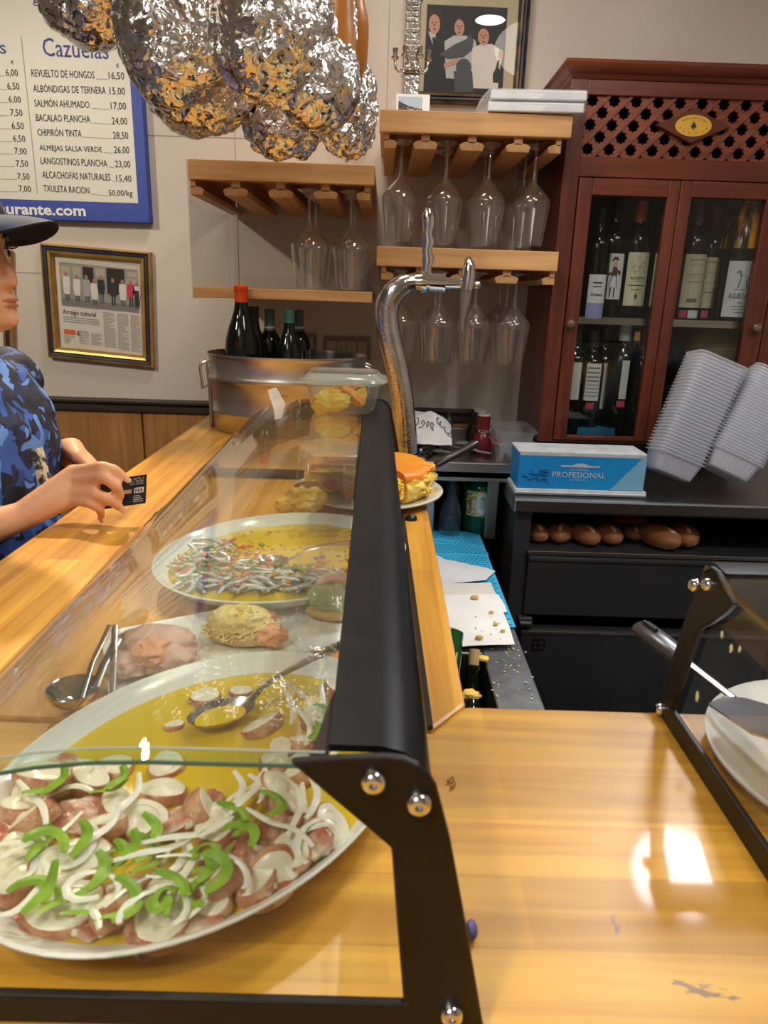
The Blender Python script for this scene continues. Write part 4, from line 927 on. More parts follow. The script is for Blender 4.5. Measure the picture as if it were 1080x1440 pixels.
b = MB(); p = bx(840, 500, 2.16); b.lathe([(.0001, 0), (.06, 0), (.075, .02), (.078, .07), (.074, .07), (.07, .02), (.0001, .004)], (p, 2.15, zb+.16), 24)
tag(b.build('stacked_bowl', thin_glass('bowl_glass', (.8, .85, .82), 1.5, body=.25, bodycol=(.45, .55, .45)), None, org=(p, 2.15, zb+.16)), 'pale glass bowl behind the lower bottles in the cabinet', 'bowl')
b = MB(); b.box(p-.1, p+.12, 2.06, 2.22, zb+.154, zb+.16); b.build('half_shelf', principled('shelf_dim', (.2, .21, .2), .4), cab, False)
b = MB(); p = bx(1010, 470, 2.08); b.lathe([(.0001, 0), (.05, 0), (.07, .05), (.085, .12), (.05, .17), (.0001, .185)], (p, 2.1, zb+.12), 20)
tag(b.build('round_bundle', noisy('tan_paper', (.30, .24, .16), (.36, .3, .2), 8, .8), None, org=(p, 2.1, zb+.12)), 'dim tan round bundle behind the glass of the right door, lower shelf', 'bundle')
b = MB(); b.box(p-.09, p+.08, 2.03, 2.2, zb+.02, zb+.12); tag(b.build('grey_carton', principled('carton_grey', (.14, .14, .15), .7), None, False, .002, org=(p, 2.1, zb+.02)), 'dim grey carton under the tan bundle in the right cabinet door', 'box')
# ================================================================== ICE BUCKET AND ITS BOTTLES
bc = V((-.238, 1.79, BZ))
t = thing('ice_bucket', 'big oval stainless steel ice bucket full of wine bottles at the bar end', 'bucket', bc)
def oval_ring(sc, z, k=56, cx=bc.x, cy=bc.y, ax=.195, ay=.145): return [V((cx+ax*sc*cos(2*pi*i/k), cy+ay*sc*sin(2*pi*i/k), z)) for i in range(k)]
m_buck = noisy('bucket_steel', (.62, .59, .55), (.74, .71, .66), 2.5, .30, 1., stretch=(1, 1, 14), bump=.06, bscale=5)
b = MB(); b.loft([oval_ring(s_, BZ+z) for s_, z in ((.0, .001), (.93, .0), (.945, .004), (.95, .04), (.968, .045), (.968, .05), (.953, .056), (.975, .118), (.990, .122), (1.002, .128), (.990, .134), (.978, .138), (.99, .176), (1.0, .18), (1.008, .183), (1.006, .187), (.995, .186), (.985, .178), (.93, .03), (.0, .028))], cap=False)
b.build('body', m_buck, t)
b = MB(); b.loft([oval_ring(.935, BZ+.046), oval_ring(.0, BZ+.046)], cap=False); b.build('bottle_floor', m_steelw, t)
for s_ in (-1, 1):
    hx = bc.x+s_*.193; b = MB(); b.tube([(hx, bc.y-.035, BZ+.165), (hx+s_*.012, bc.y-.035, BZ+.160), (hx+s_*.016, bc.y-.035, BZ+.15), (hx+s_*.012, bc.y-.032, BZ+.10), (hx+s_*.012, bc.y+.032, BZ+.10), (hx+s_*.016, bc.y+.035, BZ+.15), (hx+s_*.012, bc.y+.035, BZ+.160), (hx, bc.y+.035, BZ+.165)], .0035, 8); b.build('handle', m_steel, t)
    b = MB(); b.box(hx-.004, hx+.004, bc.y-.012, bc.y+.012, BZ+.0, BZ+.15); b.build('strap', m_steelw, t, False, .002)
TEAL, GRN = (.05, .17, .16), (.075, .115, .09)
ring_lab = None
for (px, py, yy, pf, sc, cap, cz, lb) in ((338.5, 401, 1.735, BURG, 1.03, (.80, .09, .008), .262, 'orange capped wine bottle, the tallest in the ice bucket'), (356, 431, 1.80, BURG, 1.0, (.015, .015, .016), .26, 'black capped wine bottle right behind the orange capped one'),
        (378.5, 435, 1.84, BORD, 1.0, GRN, .232, 'green capped wine bottle alone in the middle of the ice bucket'), (406.5, 435, 1.78, BURG, 1.0, TEAL, .246, 'teal capped wine bottle in front, right side of the ice bucket'), (420, 436, 1.88, BORD, 1.0, GRN, .232, 'green capped wine bottle behind the teal capped one')):
    p = oy(px, py, yy); hgt = .296*sc; zb_ = max(p.z-hgt, BZ+.047); sc2 = (p.z-zb_)/.296
    bt = bottle(lb, (p.x, yy, BZ+.0465), pf, (p.z-BZ-.0465)/.298, cap=cap, cap_z=cz*.985, group='bottles in the ice bucket')
    if cap == GRN:
        b = MB(); r_ = .0160*sc2+.001; z_ = cz*(p.z-BZ-.0465)/.298; b.lathe([(r_, z_), (r_, z_+.013)], seg=24); k_ = b.build('capsule_band', principled('band_white' , (.62, .64, .60), .6), bt)
    if cap[0] == .80:
        b = MB(); r_ = .0165*sc2+.0012; z_ = .287*sc2; b.text('Isa Rubio', lambda u, v: V((r_*sin((u-.010)/r_), -r_*cos((u-.010)/r_), z_-.004+v)), .020, .005); b.build('signature', principled('sig_red', (.35, .02, .01), .6), bt, False)

# ================================================================== BEER TAP
TY = 1.45
t = thing('beer_tap', 'tall chrome swan neck beer tap with frosted chrome column', 'beer tap', (oy(568, 600, TY).x, TY, BZ))
pth = [(572, 640), (570, 610), (568, 585), (565, 555), (560, 525), (553, 495), (547, 470), (544, 448), (545, 430), (551, 415), (562, 404), (574, 398), (588, 396.5)]
pts = [oy(x, y, TY) for x, y in pth]; pts[0].z = BZ
sm = []
for i in range(len(pts)-1):
    p0, p1, p2, p3 = pts[max(i-1, 0)], pts[i], pts[i+1], pts[min(i+2, len(pts)-1)]
    for j in range(4):
        u = j/4; sm.append(.5*((2*p1)+(p2-p0)*u+(2*p0-5*p1+4*p2-p3)*u*u+(3*p1-p0-3*p2+p3)*u**3))
sm.append(pts[-1]); n_ = len(sm)
rad = [.0235-.0005*sin(i/n_*5) if i < n_*.75 else .0235-.0125*((i/n_-.75)/.25)**1.3 for i in range(n_)]
m_chr2 = noisy('wet_chrome', (.62, .62, .66), (.74, .74, .78), 60, .12, 1., bump=.10, bscale=260)
b = MB(); b.tube(sm, rad, 24); b.build('swan_neck', m_chr2, t)
b = MB(); b.lathe([(.0001, 0), (.042, 0), (.042, .006), (.030, .012), (.026, .02)], (pts[0].x, TY, BZ), 28); b.build('base_flange', m_chrome, t)
c0, c1 = oy(583, 396, TY), oy(652, 399, TY); b = MB(); d = (c1-c0)
def along(k0, k1, r0, r1): b.tube([c0+d*k0, c0+d*(k0+.001), c0+d*(k1-.001), c0+d*k1], [r0*.8, r0, r1, r1*.8], 20)
along(0, .14, .014, .0165); along(.14, .24, .0205, .0205); along(.24, .30, .013, .013); along(.30, .58, .0165, .0165); along(.58, .62, .0185, .0185); along(.62, 1.02, .0105, .0105)
b.build('tap_body', m_chrome, t)
lv = [oy(x, y, TY) for x, y in ((600, 392), (600, 378), (602, 365), (600, 352), (603, 340), (601, 328), (603, 316), (602, 303), (603, 293))]
b = MB(); b.tube(lv, [.012, .0095, .0125, .009, .0120, .009, .0115, .0125, .006], 14, flat=.75, up=(0, 1, 0)); b.build('lever', m_chrome, t)
h = [oy(x, y, TY-.012) for x, y in ((658, 361), (660, 372), (659, 388), (656, 408), (653, 430), (650, 450), (649.5, 466))]
b = MB(); b.tube(h[:4], [.004, .0105, .0135, .0125], 16); b.build('handle_cap', m_chrome, t)
b = MB(); b.tube(h[3:], [.0115, .0085, .0042, .0032], 14); b.build('spout', principled('smoky_plastic', (.20, .18, .17), .12), t)
b = MB(); b.sphere(oy(671, 401, TY), .008, 2); b.build('end_cap', m_chrome, t)

# ================================================================== TUB ON THE CASE
m_tub = thin_glass('frosted_tub', (.93, .95, .93), 1.45, rough=.08, body=.09, bodycol=(.82, .86, .80))
m_tubl = thin_glass('frosted_lid', (.90, .94, .92), 1.45, rough=.1, body=.34, bodycol=(.74, .80, .76))
TZ = 1.2638
bp_ = oz(481, 583, TZ); tcx, tcy = bp_.x, bp_.y+.040
t = thing('food_tub', 'lidded translucent tub of omelette standing on top of the glass case', 'tub', (tcx, tcy, TZ))
def rr(cx, cy, ax, ay, r, z): return [V((cx+p.x, cy+p.y, z)) for p in rrect(-ax, ax, -ay, ay, r, 0, 5)]
b = MB(); b.loft([rr(tcx, tcy, .044, .034, .016, TZ+.0005), rr(tcx, tcy, .050, .040, .02, TZ+.006), rr(tcx, tcy, .056, .047, .022, TZ+.040), rr(tcx, tcy, .058, .049, .022, TZ+.052)], cap=False); b.face(rr(tcx, tcy, .044, .034, .016, TZ+.0005)); b.build('body', m_tub, t)
b = MB(); b.loft([rr(tcx, tcy, .061, .051, .022, TZ+.046), rr(tcx, tcy, .070, .058, .03, TZ+.051), rr(tcx, tcy, .067, .056, .028, TZ+.055), rr(tcx, tcy, .060, .050, .022, TZ+.0565), rr(tcx, tcy, .054, .044, .02, TZ+.0635), rr(tcx, tcy, .050, .040, .02, TZ+.063)]); b.build('lid', m_tubl, t)
m_egg = noisy('omelette_yellow', (.90, .56, .05), (.94, .72, .20), 30, .7, bump=.25, Subsurface_Weight=.05)
m_eggtop = noisy('omelette_browned', (.86, .36, .015), (.74, .20, .01), 6, .42, bump=.12, lo=.3, hi=.72)
m_eggbrown = noisy('omelette_crust', (.40, .15, .03), (.24, .08, .02), 14, .5, bump=.2)
def wedge(name, label, cen, rad_, a0, a1, h, parent=None, seed=0, rot=None, group=None, cat='omelette'):
    """piece of thick potato omelette: rough yellow crumb under a browned top"""
    k = max(6, int((a1-a0)/9)); rnd = random.Random(seed)
    def prof_ring(sc, z, top=False):
        out = []
        for i in range(k+1):
            a = R(a0+(a1-a0)*i/k); rr_ = rad_*sc*(1+.035*NZ.noise(V((a*3, seed, z*40))))
            out.append(V((rr_*cos(a), rr_*sin(a), z)))
        full = a1-a0 >= 359
        if not full:
            for j in (.66, .33): a = R(a1); out.append(V((rad_*j*cos(a)*sc, rad_*j*sin(a)*sc, z))+V((rnd.uniform(-.004, .004), rnd.uniform(-.004, .004), 0)))
            out.append(V((0, 0, z)))
            for j in (.33, .66): a = R(a0); out.append(V((rad_*j*cos(a)*sc, rad_*j*sin(a)*sc, z))+V((rnd.uniform(-.004, .004), rnd.uniform(-.004, .004), 0)))
        else: out = out[:-1]
        return out
    t_ = thing(name, label, cat, cen, group) if parent is None else parent
    ORG[t_.name] = V((0, 0, 0)) if parent is None else ORG[t_.name]
    b = MB(); b.loft([prof_ring(.93, 0), prof_ring(1.0, h*.25), prof_ring(1.02, h*.6), prof_ring(1.0, h*.86)])
    bmesh.ops.triangulate(b.bm, faces=b.bm.faces[:]); bmesh.ops.subdivide_edges(b.bm, edges=b.bm.edges[:], cuts=2, use_grid_fill=True)
    for v in b.bm.verts:
        if v.co.z > .001: v.co += V(NZ.noise_vector(v.co*70+V((seed, 0, 0))))*.0050+V(NZ.noise_vector(v.co*28+V((seed, 5, 0))))*.0045
    if rot is not None: b.xf(rot)
    b.build('crumb', m_egg, t_, angle=60)
    b = MB(); b.loft([prof_ring(1.0, h*.80), prof_ring(.985, h*.95), prof_ring(.93, h*1.05), prof_ring(.75, h*1.13), prof_ring(.4, h*1.18)])
    bmesh.ops.triangulate(b.bm, faces=b.bm.faces[:]); bmesh.ops.subdivide_edges(b.bm, edges=b.bm.edges[:], cuts=1)
    for v in b.bm.verts: v.co.z += .0018*NZ.noise(v.co*50+V((seed, 3, 0)))
    if rot is not None: b.xf(rot)
    b.build('browned_top', m_eggtop, t_, angle=60)
    return t_
w1 = wedge('omelette_piece', 'wedge of omelette inside the lidded tub', (tcx-.002, tcy-.004, TZ+.004), .046, 20, 175, .030, seed=3, rot=M.Rotation(R(-18), 4, 'Y') @ M.Translation((0, -.012, 0)), group='omelette in the tub')
b = MB(); b.sphere((-.014, -.020, .016), (.028, .013, .017), 4, .32, 2.6, 4); b.build('torn_edge', m_egg, w1)
b = MB(); b.prism([(-.002, -.026, .036), (.012, -.030, .030), (.034, -.018, .006), (.024, -.014, .004)], (.006, .02, .004)); b.build('brown_side', m_eggtop, w1, True, .002)

# ================================================================== OMELETTE ON ITS PLATE, BEHIND THE ANCHOVIES
def lathe_plate(name, label, cen, R_, rim=.018, cat='plate', m=None, thick=.004):
    t_ = thing(name, label, cat, cen); ORG[t_.name] = V((0, 0, 0)); b = MB()
    b.lathe([(.0001, .0), (R_*.62, .0), (R_*.66, .004), (R_*.93, rim*.72), (R_, rim), (R_*1.003, rim+.0022), (R_*.985, rim+.003), (R_*.92, rim*.72+.004), (R_*.66, .009), (R_*.6, .0065), (.0001, .006)], seg=64); b.build('dish', m or m_white, t_)
    return t_
m_platew = principled('cream_plate', (.70, .67, .58), .2)
pc = V((-.020, 1.185, BZ))
lathe_plate('plate', 'round cream plate under the large omelette, overhanging the bar edge', pc, .128, .014, m=m_platew)
om = wedge('omelette', 'large half eaten potato omelette on the round plate behind the anchovy platter', (pc.x, pc.y, BZ+.0125), .108, -55, 200, .046, seed=9)
b = MB(); b.sphere((.05, -.055, .02), (.048, .030, .020), 4, .16, 3, 11); b.sphere((.085, -.015, .022), (.022, .035, .022), 3, .2, 3, 12); rnd = random.Random(19)
for i in range(13):
    a = R(rnd.uniform(-75, 45)); r_ = rnd.uniform(.092, .112); q = V((r_*cos(a), r_*sin(a), rnd.uniform(.006, .040))); z_ = rnd.uniform(.006, .015); b.sphere(q, (z_, z_, z_*.75), 4, .4, 2.2, i+40)
b.build('broken_crumb', m_egg, om)
b = MB()
for i in range(6):
    a = R(rnd.uniform(-30, 40)); r_ = rnd.uniform(.088, .104); z_ = rnd.uniform(.008, .018); b.sphere(V((r_*cos(a), r_*sin(a), .047)), (z_, z_*.8, z_*.35), 3, .3, 1.8, i+80)
b.build('browned_lumps', m_eggtop, om)
b = MB(); b.sphere((-.052, -.060, .028), (.022, .012, .016), 3, .2, 2.4, 15); b.sphere((-.032, -.066, .02), (.012, .009, .020), 3, .2, 2.4, 17); b.build('curled_crust', m_eggbrown, om)
p = oz(430, 712, BZ+.02)
t = thing('omelette_chunk', 'crumbled yellow chunk broken off the front left of the omelette', 'omelette', (p.x, p.y, BZ+.0145)); ORG[t.name] = V((0, 0, 0))
b = MB(); b.sphere((0, 0, .018), (.030, .020, .022), 4, .25, 2.2, 21); b.sphere((-.030, -.006, .008), (.016, .014, .012), 3, .25, 2.2, 23); b.sphere((.002, -.012, .010), (.02, .014, .012), 3, .2, 2.2, 25); b.build('crumb', m_egg, t)
b = MB(); b.sphere((.004, .008, .036), (.022, .013, .006), 3, .2, 2.4, 27); b.build('browned_top', m_eggbrown, t)
# cake server stuck under the omelette, black handle
p0, p1, p2, p3 = oy(585, 676, 1.145), oy(604, 662, 1.185), oy(611, 655, 1.19), oy(671, 622, 1.245)
t = thing('omelette_server', 'serving knife with a black riveted handle leaning on the omelette', 'server', p0)
b = MB(); d = (p2-p0); s_ = d.cross(V((0, 0, 1))).normalized(); b.prism([p0-s_*.014, p0+s_*.014, p1+s_*.006, p2+s_*.004, p2-s_*.004, p1-s_*.006], (0, 0, .0018)); b.build('blade', m_steel, t, False)
b = MB(); b.tube([p2, p2.lerp(p3, .03), p2.lerp(p3, .5), p2.lerp(p3, .93), p3], [.005, .0082, .0085, .0098, .006], 14, flat=.7); hd = b.build('handle', m_black, t)
b = MB(); nrm = V((0, -1, .3)).normalized(); b.tube([p2.lerp(p3, .05)+V((0, -.0086, .0022)), p2.lerp(p3, .92)+V((0, -.0098, .0026))], .0012, 6); b.build('tang_strip', m_chrome, hd)

# ================================================================== THINGS ON THE UTENSIL TABLE
def top(px, py, z): return oz(px, py, z)
def utensil(name, label, cat, pts, r, m, parts=()):
    pts = [V(p) for p in pts]; t_ = thing(name, label, cat, pts[0], 'loose utensils on the steel table')
    b = MB(); b.tube(pts, r, 8, flat=.55); b.build('handle', m, t_)
    for nm, mm, f_ in parts: b = MB(); f_(b); b.build(nm, mm, t_)
    return t_
ZT = 1.0275
m_redp = principled('red_plastic', (.50, .02, .03), .3); m_greyp = principled('grey_plastic', (.35, .36, .38), .3)
a_, c_ = top(567, 637, ZT), top(607, 628, ZT)
utensil('corkscrew', 'red handled bottle opener on the steel table near the tap', 'opener', [a_+V((0, 0, .008)), c_+V((0, 0, .014))], .006, m_redp, (('hinge', m_black, lambda b: b.obox(c_+V((.012, 0, .012)), (.04, .014, .014), (0, 0, .2))), ('lever', m_steel, lambda b: b.tube([a_+V((0, -.02, .006)), c_+V((.02, -.02, .008))], .004, 8))))
a_, c_ = top(566, 646, ZT), top(585, 638, ZT)
utensil('corkscrew', 'black jointed bottle opener in front of the red handled one', 'opener', [a_+V((0, 0, .010)), c_+V((0, 0, .012))], .0085, m_black, (('hinge', m_steelw, lambda b: b.sphere(c_+V((.012, .002, .008)), .009, 2)),))
a_, c_ = top(592, 644, ZT), top(616, 630, ZT)
utensil('tongs', 'small dark tongs on the steel table between opener and spoons', 'tongs', [a_+V((0, 0, .010)), c_+V((0, 0, .012))], .006, m_black, (('arm', m_black, lambda b: b.tube([a_+V((.018, .01, .008)), c_], .005, 8)),))
for i, (q, w_, lb, mm) in enumerate((((615, 637, 636, 640, 668, 634), .006, 'long steel spoon lying across the steel table', m_steel), ((622, 631, 650, 634, 678, 640), .005, 'second steel spoon crossing behind the long one', m_steel), ((650, 628, 672, 640, 690, 643), .0045, 'pale grey plastic stirrer near the table corner', m_greyp))):
    a_, m2, c_ = (top(q[j], q[j+1], ZT)+V((0, 0, .007+.002*i)) for j in (0, 2, 4))
    utensil(('spoon', 'spoon', 'stirrer')[i], lb, ('spoon', 'spoon', 'stirrer')[i], [a_, a_.lerp(m2, .6), m2, m2.lerp(c_, .6), c_], w_, mm, (('bowl', mm, (lambda a_: lambda b: b.sphere(a_, (.024, .015, .005), 2))(a_)),))
a_ = top(689, 621.5, 1.05); b = MB(); k_ = b.n(); b.lathe([(.0001, .004), (.020, .004), (.026, 0), (.027, .006), (.022, .010), (.0001, .011)], a_+V((0, 0, -.004)), 24)
tag(b.build('red_lid', m_redp, org=a_), 'small round red lid at the rear edge of the steel table', 'lid')
# printed paper bag
bg0, bg1 = oy(563, 622, 1.93), oy(632, 622, 1.93)
t = thing('paper_bag', 'crumpled white paper bag with black brush script at the back of the steel table', 'bag', ((bg0.x+bg1.x)/2, 1.95, 1.027))
b = MB(); rings = []; nu, nv = 14, 9
def bagp(u, v, back=0):
    x = bg0.x-.015+(bg1.x-bg0.x+.02)*u; lean = .07*v
    zz = 1.056+(.082-.03*u-.015*sin(u*7))*v+.004*NZ.noise(V((u*6, v*6, 0))); y = 1.90+lean+.012*NZ.noise(V((u*4, v*5, 4)))+(.045*(1-.55*v) if back else 0)
    return V((x, y, zz))
fr = [[bagp(u/nu, v/nv) for u in range(nu+1)] for v in range(nv+1)]; bk = [[bagp(u/nu, v/nv, 1) for u in range(nu+1)][::-1] for v in range(nv+1)]
b.loft([f_+g_ for f_, g_ in zip(fr, bk)]); b.build('sack', m_paper, t, angle=25)
b = MB(); rnd = random.Random(2)
for (u0, v0, s_) in ((.30, .80, 1.), (.44, .68, .8), (.54, .62, .7), (.62, .56, .8), (.74, .78, .5), (.80, .72, .5), (.90, .60, .7), (.96, .5, .5), (.10, .30, .6)):
    pts = []
    for i in range(9):
        a = i/8*5.2+u0*9; pts.append(bagp(min(u0+.055*s_*cos(a)+.01*i*s_, 1), min(max(v0+.15*s_*sin(a), .05), .97))+V((0, -.0025, .001)))
    b.tube(pts, .0010, 6)
b.build('script_lettering', m_ink, t)
b = MB(); k_ = b.n(); b.box(-.06, .06, -.03, .03, 0, .004)
for i in range(6): b.box(-.055+.018*i, -.043+.018*i, -.034, -.03, 0, .004)
b.xf(M.Translation(top(592, 627, ZT)+V((0, -.01, .004))) @ M.Rotation(R(12), 4, 'Y'), k_); tag(b.build('white_napkins', m_paper, None, False, org=top(592, 627, ZT)), 'folded white napkin sticking out from under the paper bag', 'napkin')
a_ = top(577, 625, ZT); b = MB(); b.obox(a_+V((0, -.02, .012)), (.055, .05, .02), (.1, .1, .2)); tag(b.build('cardboard_flap', principled('card_orange', (.50, .21, .08), .7), None, False, .003, org=a_), 'orange cardboard flap between the paper bag and the beer tap', 'cardboard')
# bottles and flasks at the wall
def flask(label, px, py, yy, col, topc, r=.022):
    p = oy(px, py, yy); t_ = thing('insulated_flask', label, 'flask', (p.x, yy, 1.0265), 'flasks behind the steel table'); ORG[t_.name] = V((0, 0, 0)); h = p.z-1.0265
    b = MB(); b.lathe([(.0001, 0), (r*1.15, 0), (r*1.2, .004), (r*1.2, h*.42), (r*.9, h*.50), (r*.82, h*.54), (r*.82, h*.96)], seg=24); b.build('body', mat('fl%.2f%.2f' % col[:2], principled, col, .25), t_)
    b = MB(); b.lathe([(r*.84, h*.54), (r*.86, h*.57), (r*.84, h*.60)], seg=24); b.build('ring', m_chrome, t_)
    b = MB(); b.lathe([(r*.82, h*.955), (r*.80, h), (.0001, h)], seg=24); b.build('cap', mat('fc%.2f' % topc, principled, (topc, topc*.9, topc*.8), .5), t_)
flask('dark flask with a pale cap, rear one of three at the wall', 671, 573, 2.10, (.03, .025, .025), .45)
flask('dark flask with a pale cap, middle one of three at the wall', 676, 577, 2.03, (.035, .02, .02), .5)
flask('dark red flask with a pale cap, front one of three at the wall', 681, 582, 1.96, (.13, .010, .014), .5)
p = oy(632, 578, 2.1); bottle('green bottle neck poking up behind the white paper bag', (p.x, 2.1, 1.0265), BORD, (p.z-1.0265)/.298, glassm=principled('dull_green_glass', (.06, .10, .07), .2), name='green_bottle')
# clear tubs by the cabinet
m_clear = thin_glass('clear_plastic', (.93, .94, .95), 1.45, rough=.05, body=.22, bodycol=(.78, .80, .84))
for i, (dz, dx, lb) in enumerate(((0, 0, 'lower of two nested clear tubs beside the blue foil box'), (.028, .004, 'upper of two nested clear tubs beside the blue foil box'))):
    q0 = oy(700+dx, 640, 1.80); cx_ = .352+dx
    t = thing('clear_tub', lb, 'tub', (cx_, 1.93, 1.001+dz), 'nested clear tubs'); b = MB()
    b.loft([rr(cx_, 1.93, .040, .07, .015, 1.002+dz), rr(cx_, 1.93, .050, .082, .02, 1.075+dz), rr(cx_, 1.93, .057, .09, .02, 1.076+dz), rr(cx_, 1.93, .057, .09, .02, 1.079+dz)], cap=False); b.face(rr(cx_, 1.93, .040, .07, .015, 1.002+dz)); b.build('body', m_clear, t)

# ================================================================== BLUE FOIL BOX
BY = 1.625
f00, f10 = oy(724, 689, BY), oy(906, 691, BY); f00.z = f10.z = 1.0015
hb = .102; wb = f10.x-f00.x; db = .105
t = thing('foil_box', 'blue cardboard foil dispenser box with a torn pale base on the steel counter', 'box', ((f00.x+f10.x)/2, BY+.05, 1.0))
m_bb = noisy('box_blue', (.008, .27, .72), (.012, .33, .78), 6, .45); m_bl = principled('box_pale_blue', (.22, .52, .74), .5); m_bw = noisy('box_white', (.50, .55, .60), (.66, .69, .72), 30, .6)
zb0 = f00.z+.014
b = MB(); b.box(f00.x+.004, f10.x-.004, BY, BY+db, zb0, f00.z+hb-.004); b.build('carton', m_bb, t, False, .002)
b = MB(); b.box(f00.x-.002, f10.x+.004, BY-.006, BY+db+.004, f00.z, zb0); b.box(f00.x, f10.x+.002, BY-.010, BY+.002, f00.z+.004, f00.z+.009); b.build('frayed_base', m_bw, t, False, .003)
b = MB(); b.box(f00.x+.002, f10.x-.002, BY+.004, BY+db, f00.z+hb-.004, f00.z+hb+.001); b.obox(((f00.x+f10.x)/2, BY+.004, f00.z+hb-.004), (wb-.01, .010, .012)); b.build('lid', m_bw, t, False, .003)
fn = quad((f00.x+.004, BY-.0008, zb0), (1, 0, 0), (0, 0, 1)); wq, hq = wb-.008, hb-.020
b = MB(); b.face([fn(wq*.735, .002), fn(wq, .002), fn(wq, hq*.98), fn(wq*.965, hq*.98)]); b.build('pale_corner', m_bl, t, False)
fn2 = quad((f00.x+.004, BY-.0014, zb0), (1, 0, 0), (0, 0, 1))
b = MB(); b.face([fn2(wq*u, hq*v) for u, v in ((.33, .66), (.64, .66), (.64, .71), (.55, .71), (.53, .755), (.50, .775), (.47, .775), (.44, .755), (.42, .71), (.33, .71))]); b.build('finger_slot', m_bw, t, False)
b = MB(); b.text('PROFESIONAL', lambda u, v: fn2(wq*.27+u, hq*.355+v), wq*.42, hq*.165, bold=.0); b.build('product_word', principled('silver_print', (.62, .68, .72), .4), t, False)
for w_, u0, v0, w0, h0 in (('ALUMINIO', .405, .555, .15, .07), ('ALIMENTICIO', .41, .27, .13, .04)): b = MB(); b.text(w_, lambda u, v: fn2(wq*u0+u, hq*v0+v), wq*w0, hq*h0); b.build('small_lettering', mat('silver_print2', principled, (.40, .66, .80), .5), t, False)
b = MB(); rnd = random.Random(3)
for i in range(46):
    u, v = rnd.uniform(.03, .22), rnd.gauss(.36, .10); l = rnd.uniform(.015, .05); h_ = rnd.uniform(.006, .02); b.face([fn2(wq*u, hq*v), fn2(wq*(u+l), hq*(v+rnd.uniform(-.02, .02))), fn2(wq*(u+l), hq*(v+h_)), fn2(wq*u, hq*(v+h_))])
b.build('smudge', principled('smudge_blue', (.006, .10, .30), .5), t, False)

# ================================================================== STACKED FOOD CONTAINERS
m_cont = thin_glass('milky_container', (.90, .92, .96), 1.4, rough=.12, body=.72, bodycol=(.86, .88, .93))
def container_mesh():
    b = MB(); a, d = .062, .045
    def r_(ax, ay, r, z): return [V((p.x, p.y, z)) for p in rrect(-ax, ax, -ay, ay, r, 0, 3)]
    b.loft([r_(.045, .030, .012, 0), r_(.049, .034, .014, .003), r_(.057, .041, .014, .044), r_(.0575, .0415, .014, .0455), r_(.063, .047, .016, .0455), r_(.063, .047, .016, .0475)], cap=False); b.face(r_(.045, .030, .012, 0)[::-1])
    for i in range(-4, 5):
        for s_ in (-1, 1): b.tube([(i*.0095, s_*.0325, .005), (i*.0105, s_*.0395, .036)], .0018, 4)
    return b
c0_ = None
def stack(base_px, top_px, yb, yt, count, group, lab_low, lab, lab_top, roll_):
    global c0_
    p0, p1 = oy(*base_px, yb), oy(*top_px, yt); ax = (p1-p0); step = ax/(count-1); axn = ax.normalized()
    xx = V((1, 0, 0)); xx = (xx-axn*xx.dot(axn)).normalized(); yy_ = axn.cross(xx)
    rot = M((xx, yy_, axn)).transposed().to_euler()
    rz_ = M.Rotation(R(roll_), 3, axn); rot = (rz_ @ M((xx, yy_, axn)).transposed()).to_euler()
    for i in range(count):
        lb = lab_low if i == 0 else (lab_top if i == count-1 else lab)
        if c0_ is None:
            ob = container_mesh().build('food_container', m_cont, org=(0, 0, 0)); tag(ob, lb, 'container', group); c0_ = ob
            o_ = ob
        else:
            o_ = c0_.copy(); C.objects.link(o_); o_['label'] = lb; o_['group'] = group
        o_.location = p0+step*i; o_.rotation_euler = rot
stack((938, 668), (996, 534), 1.655, 1.70, 30, 'left leaning stack of containers', 'bottom container of the left leaning stack beside the blue box', 'milky plastic container in the left leaning stack beside the blue box', 'topmost container of the left leaning stack beside the blue box', 4)
stack((1018, 668), (1078, 556), 1.64, 1.69, 30, 'right leaning stack of containers', 'bottom container of the right leaning stack at the photo edge', 'milky plastic container in the right leaning stack at the photo edge', 'topmost container of the right leaning stack at the photo edge', -10)

# ================================================================== BELOW THE STEEL TABLE AND ON THE SINK UNIT
SZ_ = SZ+.0005
def lab_floral(b, fn, z0, z1):
    rnd = random.Random(8)
    for i in range(70):
        u = rnd.uniform(-.046, .046); v = rnd.choice((rnd.uniform(.02, .28), rnd.uniform(.72, .98))) if abs(u) < .022 else rnd.uniform(.05, .95); s_ = rnd.uniform(.0025, .005)
        b.face([fn(u+s_*cos(a), z0+(z1-z0)*v+s_*sin(a)) for a in [2*pi*j/6+i for j in range(6)]])
def lab_grape(b, fn, z0, z1):
    rnd = random.Random(9)
    for i in range(40):
        u = rnd.choice((rnd.uniform(.026, .048), rnd.uniform(-.048, -.03))); v = rnd.uniform(.1, .9); b.face([fn(u+.003*cos(a), z0+(z1-z0)*v+.003*sin(a)) for a in [2*pi*j/6 for j in range(6)]])
p = oy(673, 742, 1.80)
JUG = [(.0001, .006), (.036, 0), (.045, .006), (.046, .02), (.046, .120), (.039, .136), (.022, .145), (.0001, .146)]
bottle('big green bottle with a leafy floral label under the steel table', (oy(674, 720, 1.80).x, 1.80, SZ_), JUG, 1.0, glassm=m_green, lab=(.090, .050, .116, (.70, .60, .42)), deco=[('leaf_print', (.30, .50, .05), lab_floral), ('grape_print', (.28, .08, .08), lab_grape), ('white_oval', (.72, .80, .84), blobs(((0, .5, .016, .029),), 24)), ('lettering', (.25, .3, .35), bars(-.009, .009, ((.70, .715), (.63, .645), (.56, .575), (.49, .505), (.42, .435), (.35, .365))))], name='green_bottle')
m_cb = thin_glass('clear_bottle_glass', (.72, .80, .84), 1.5, body=.12, bodycol=(.35, .48, .55))
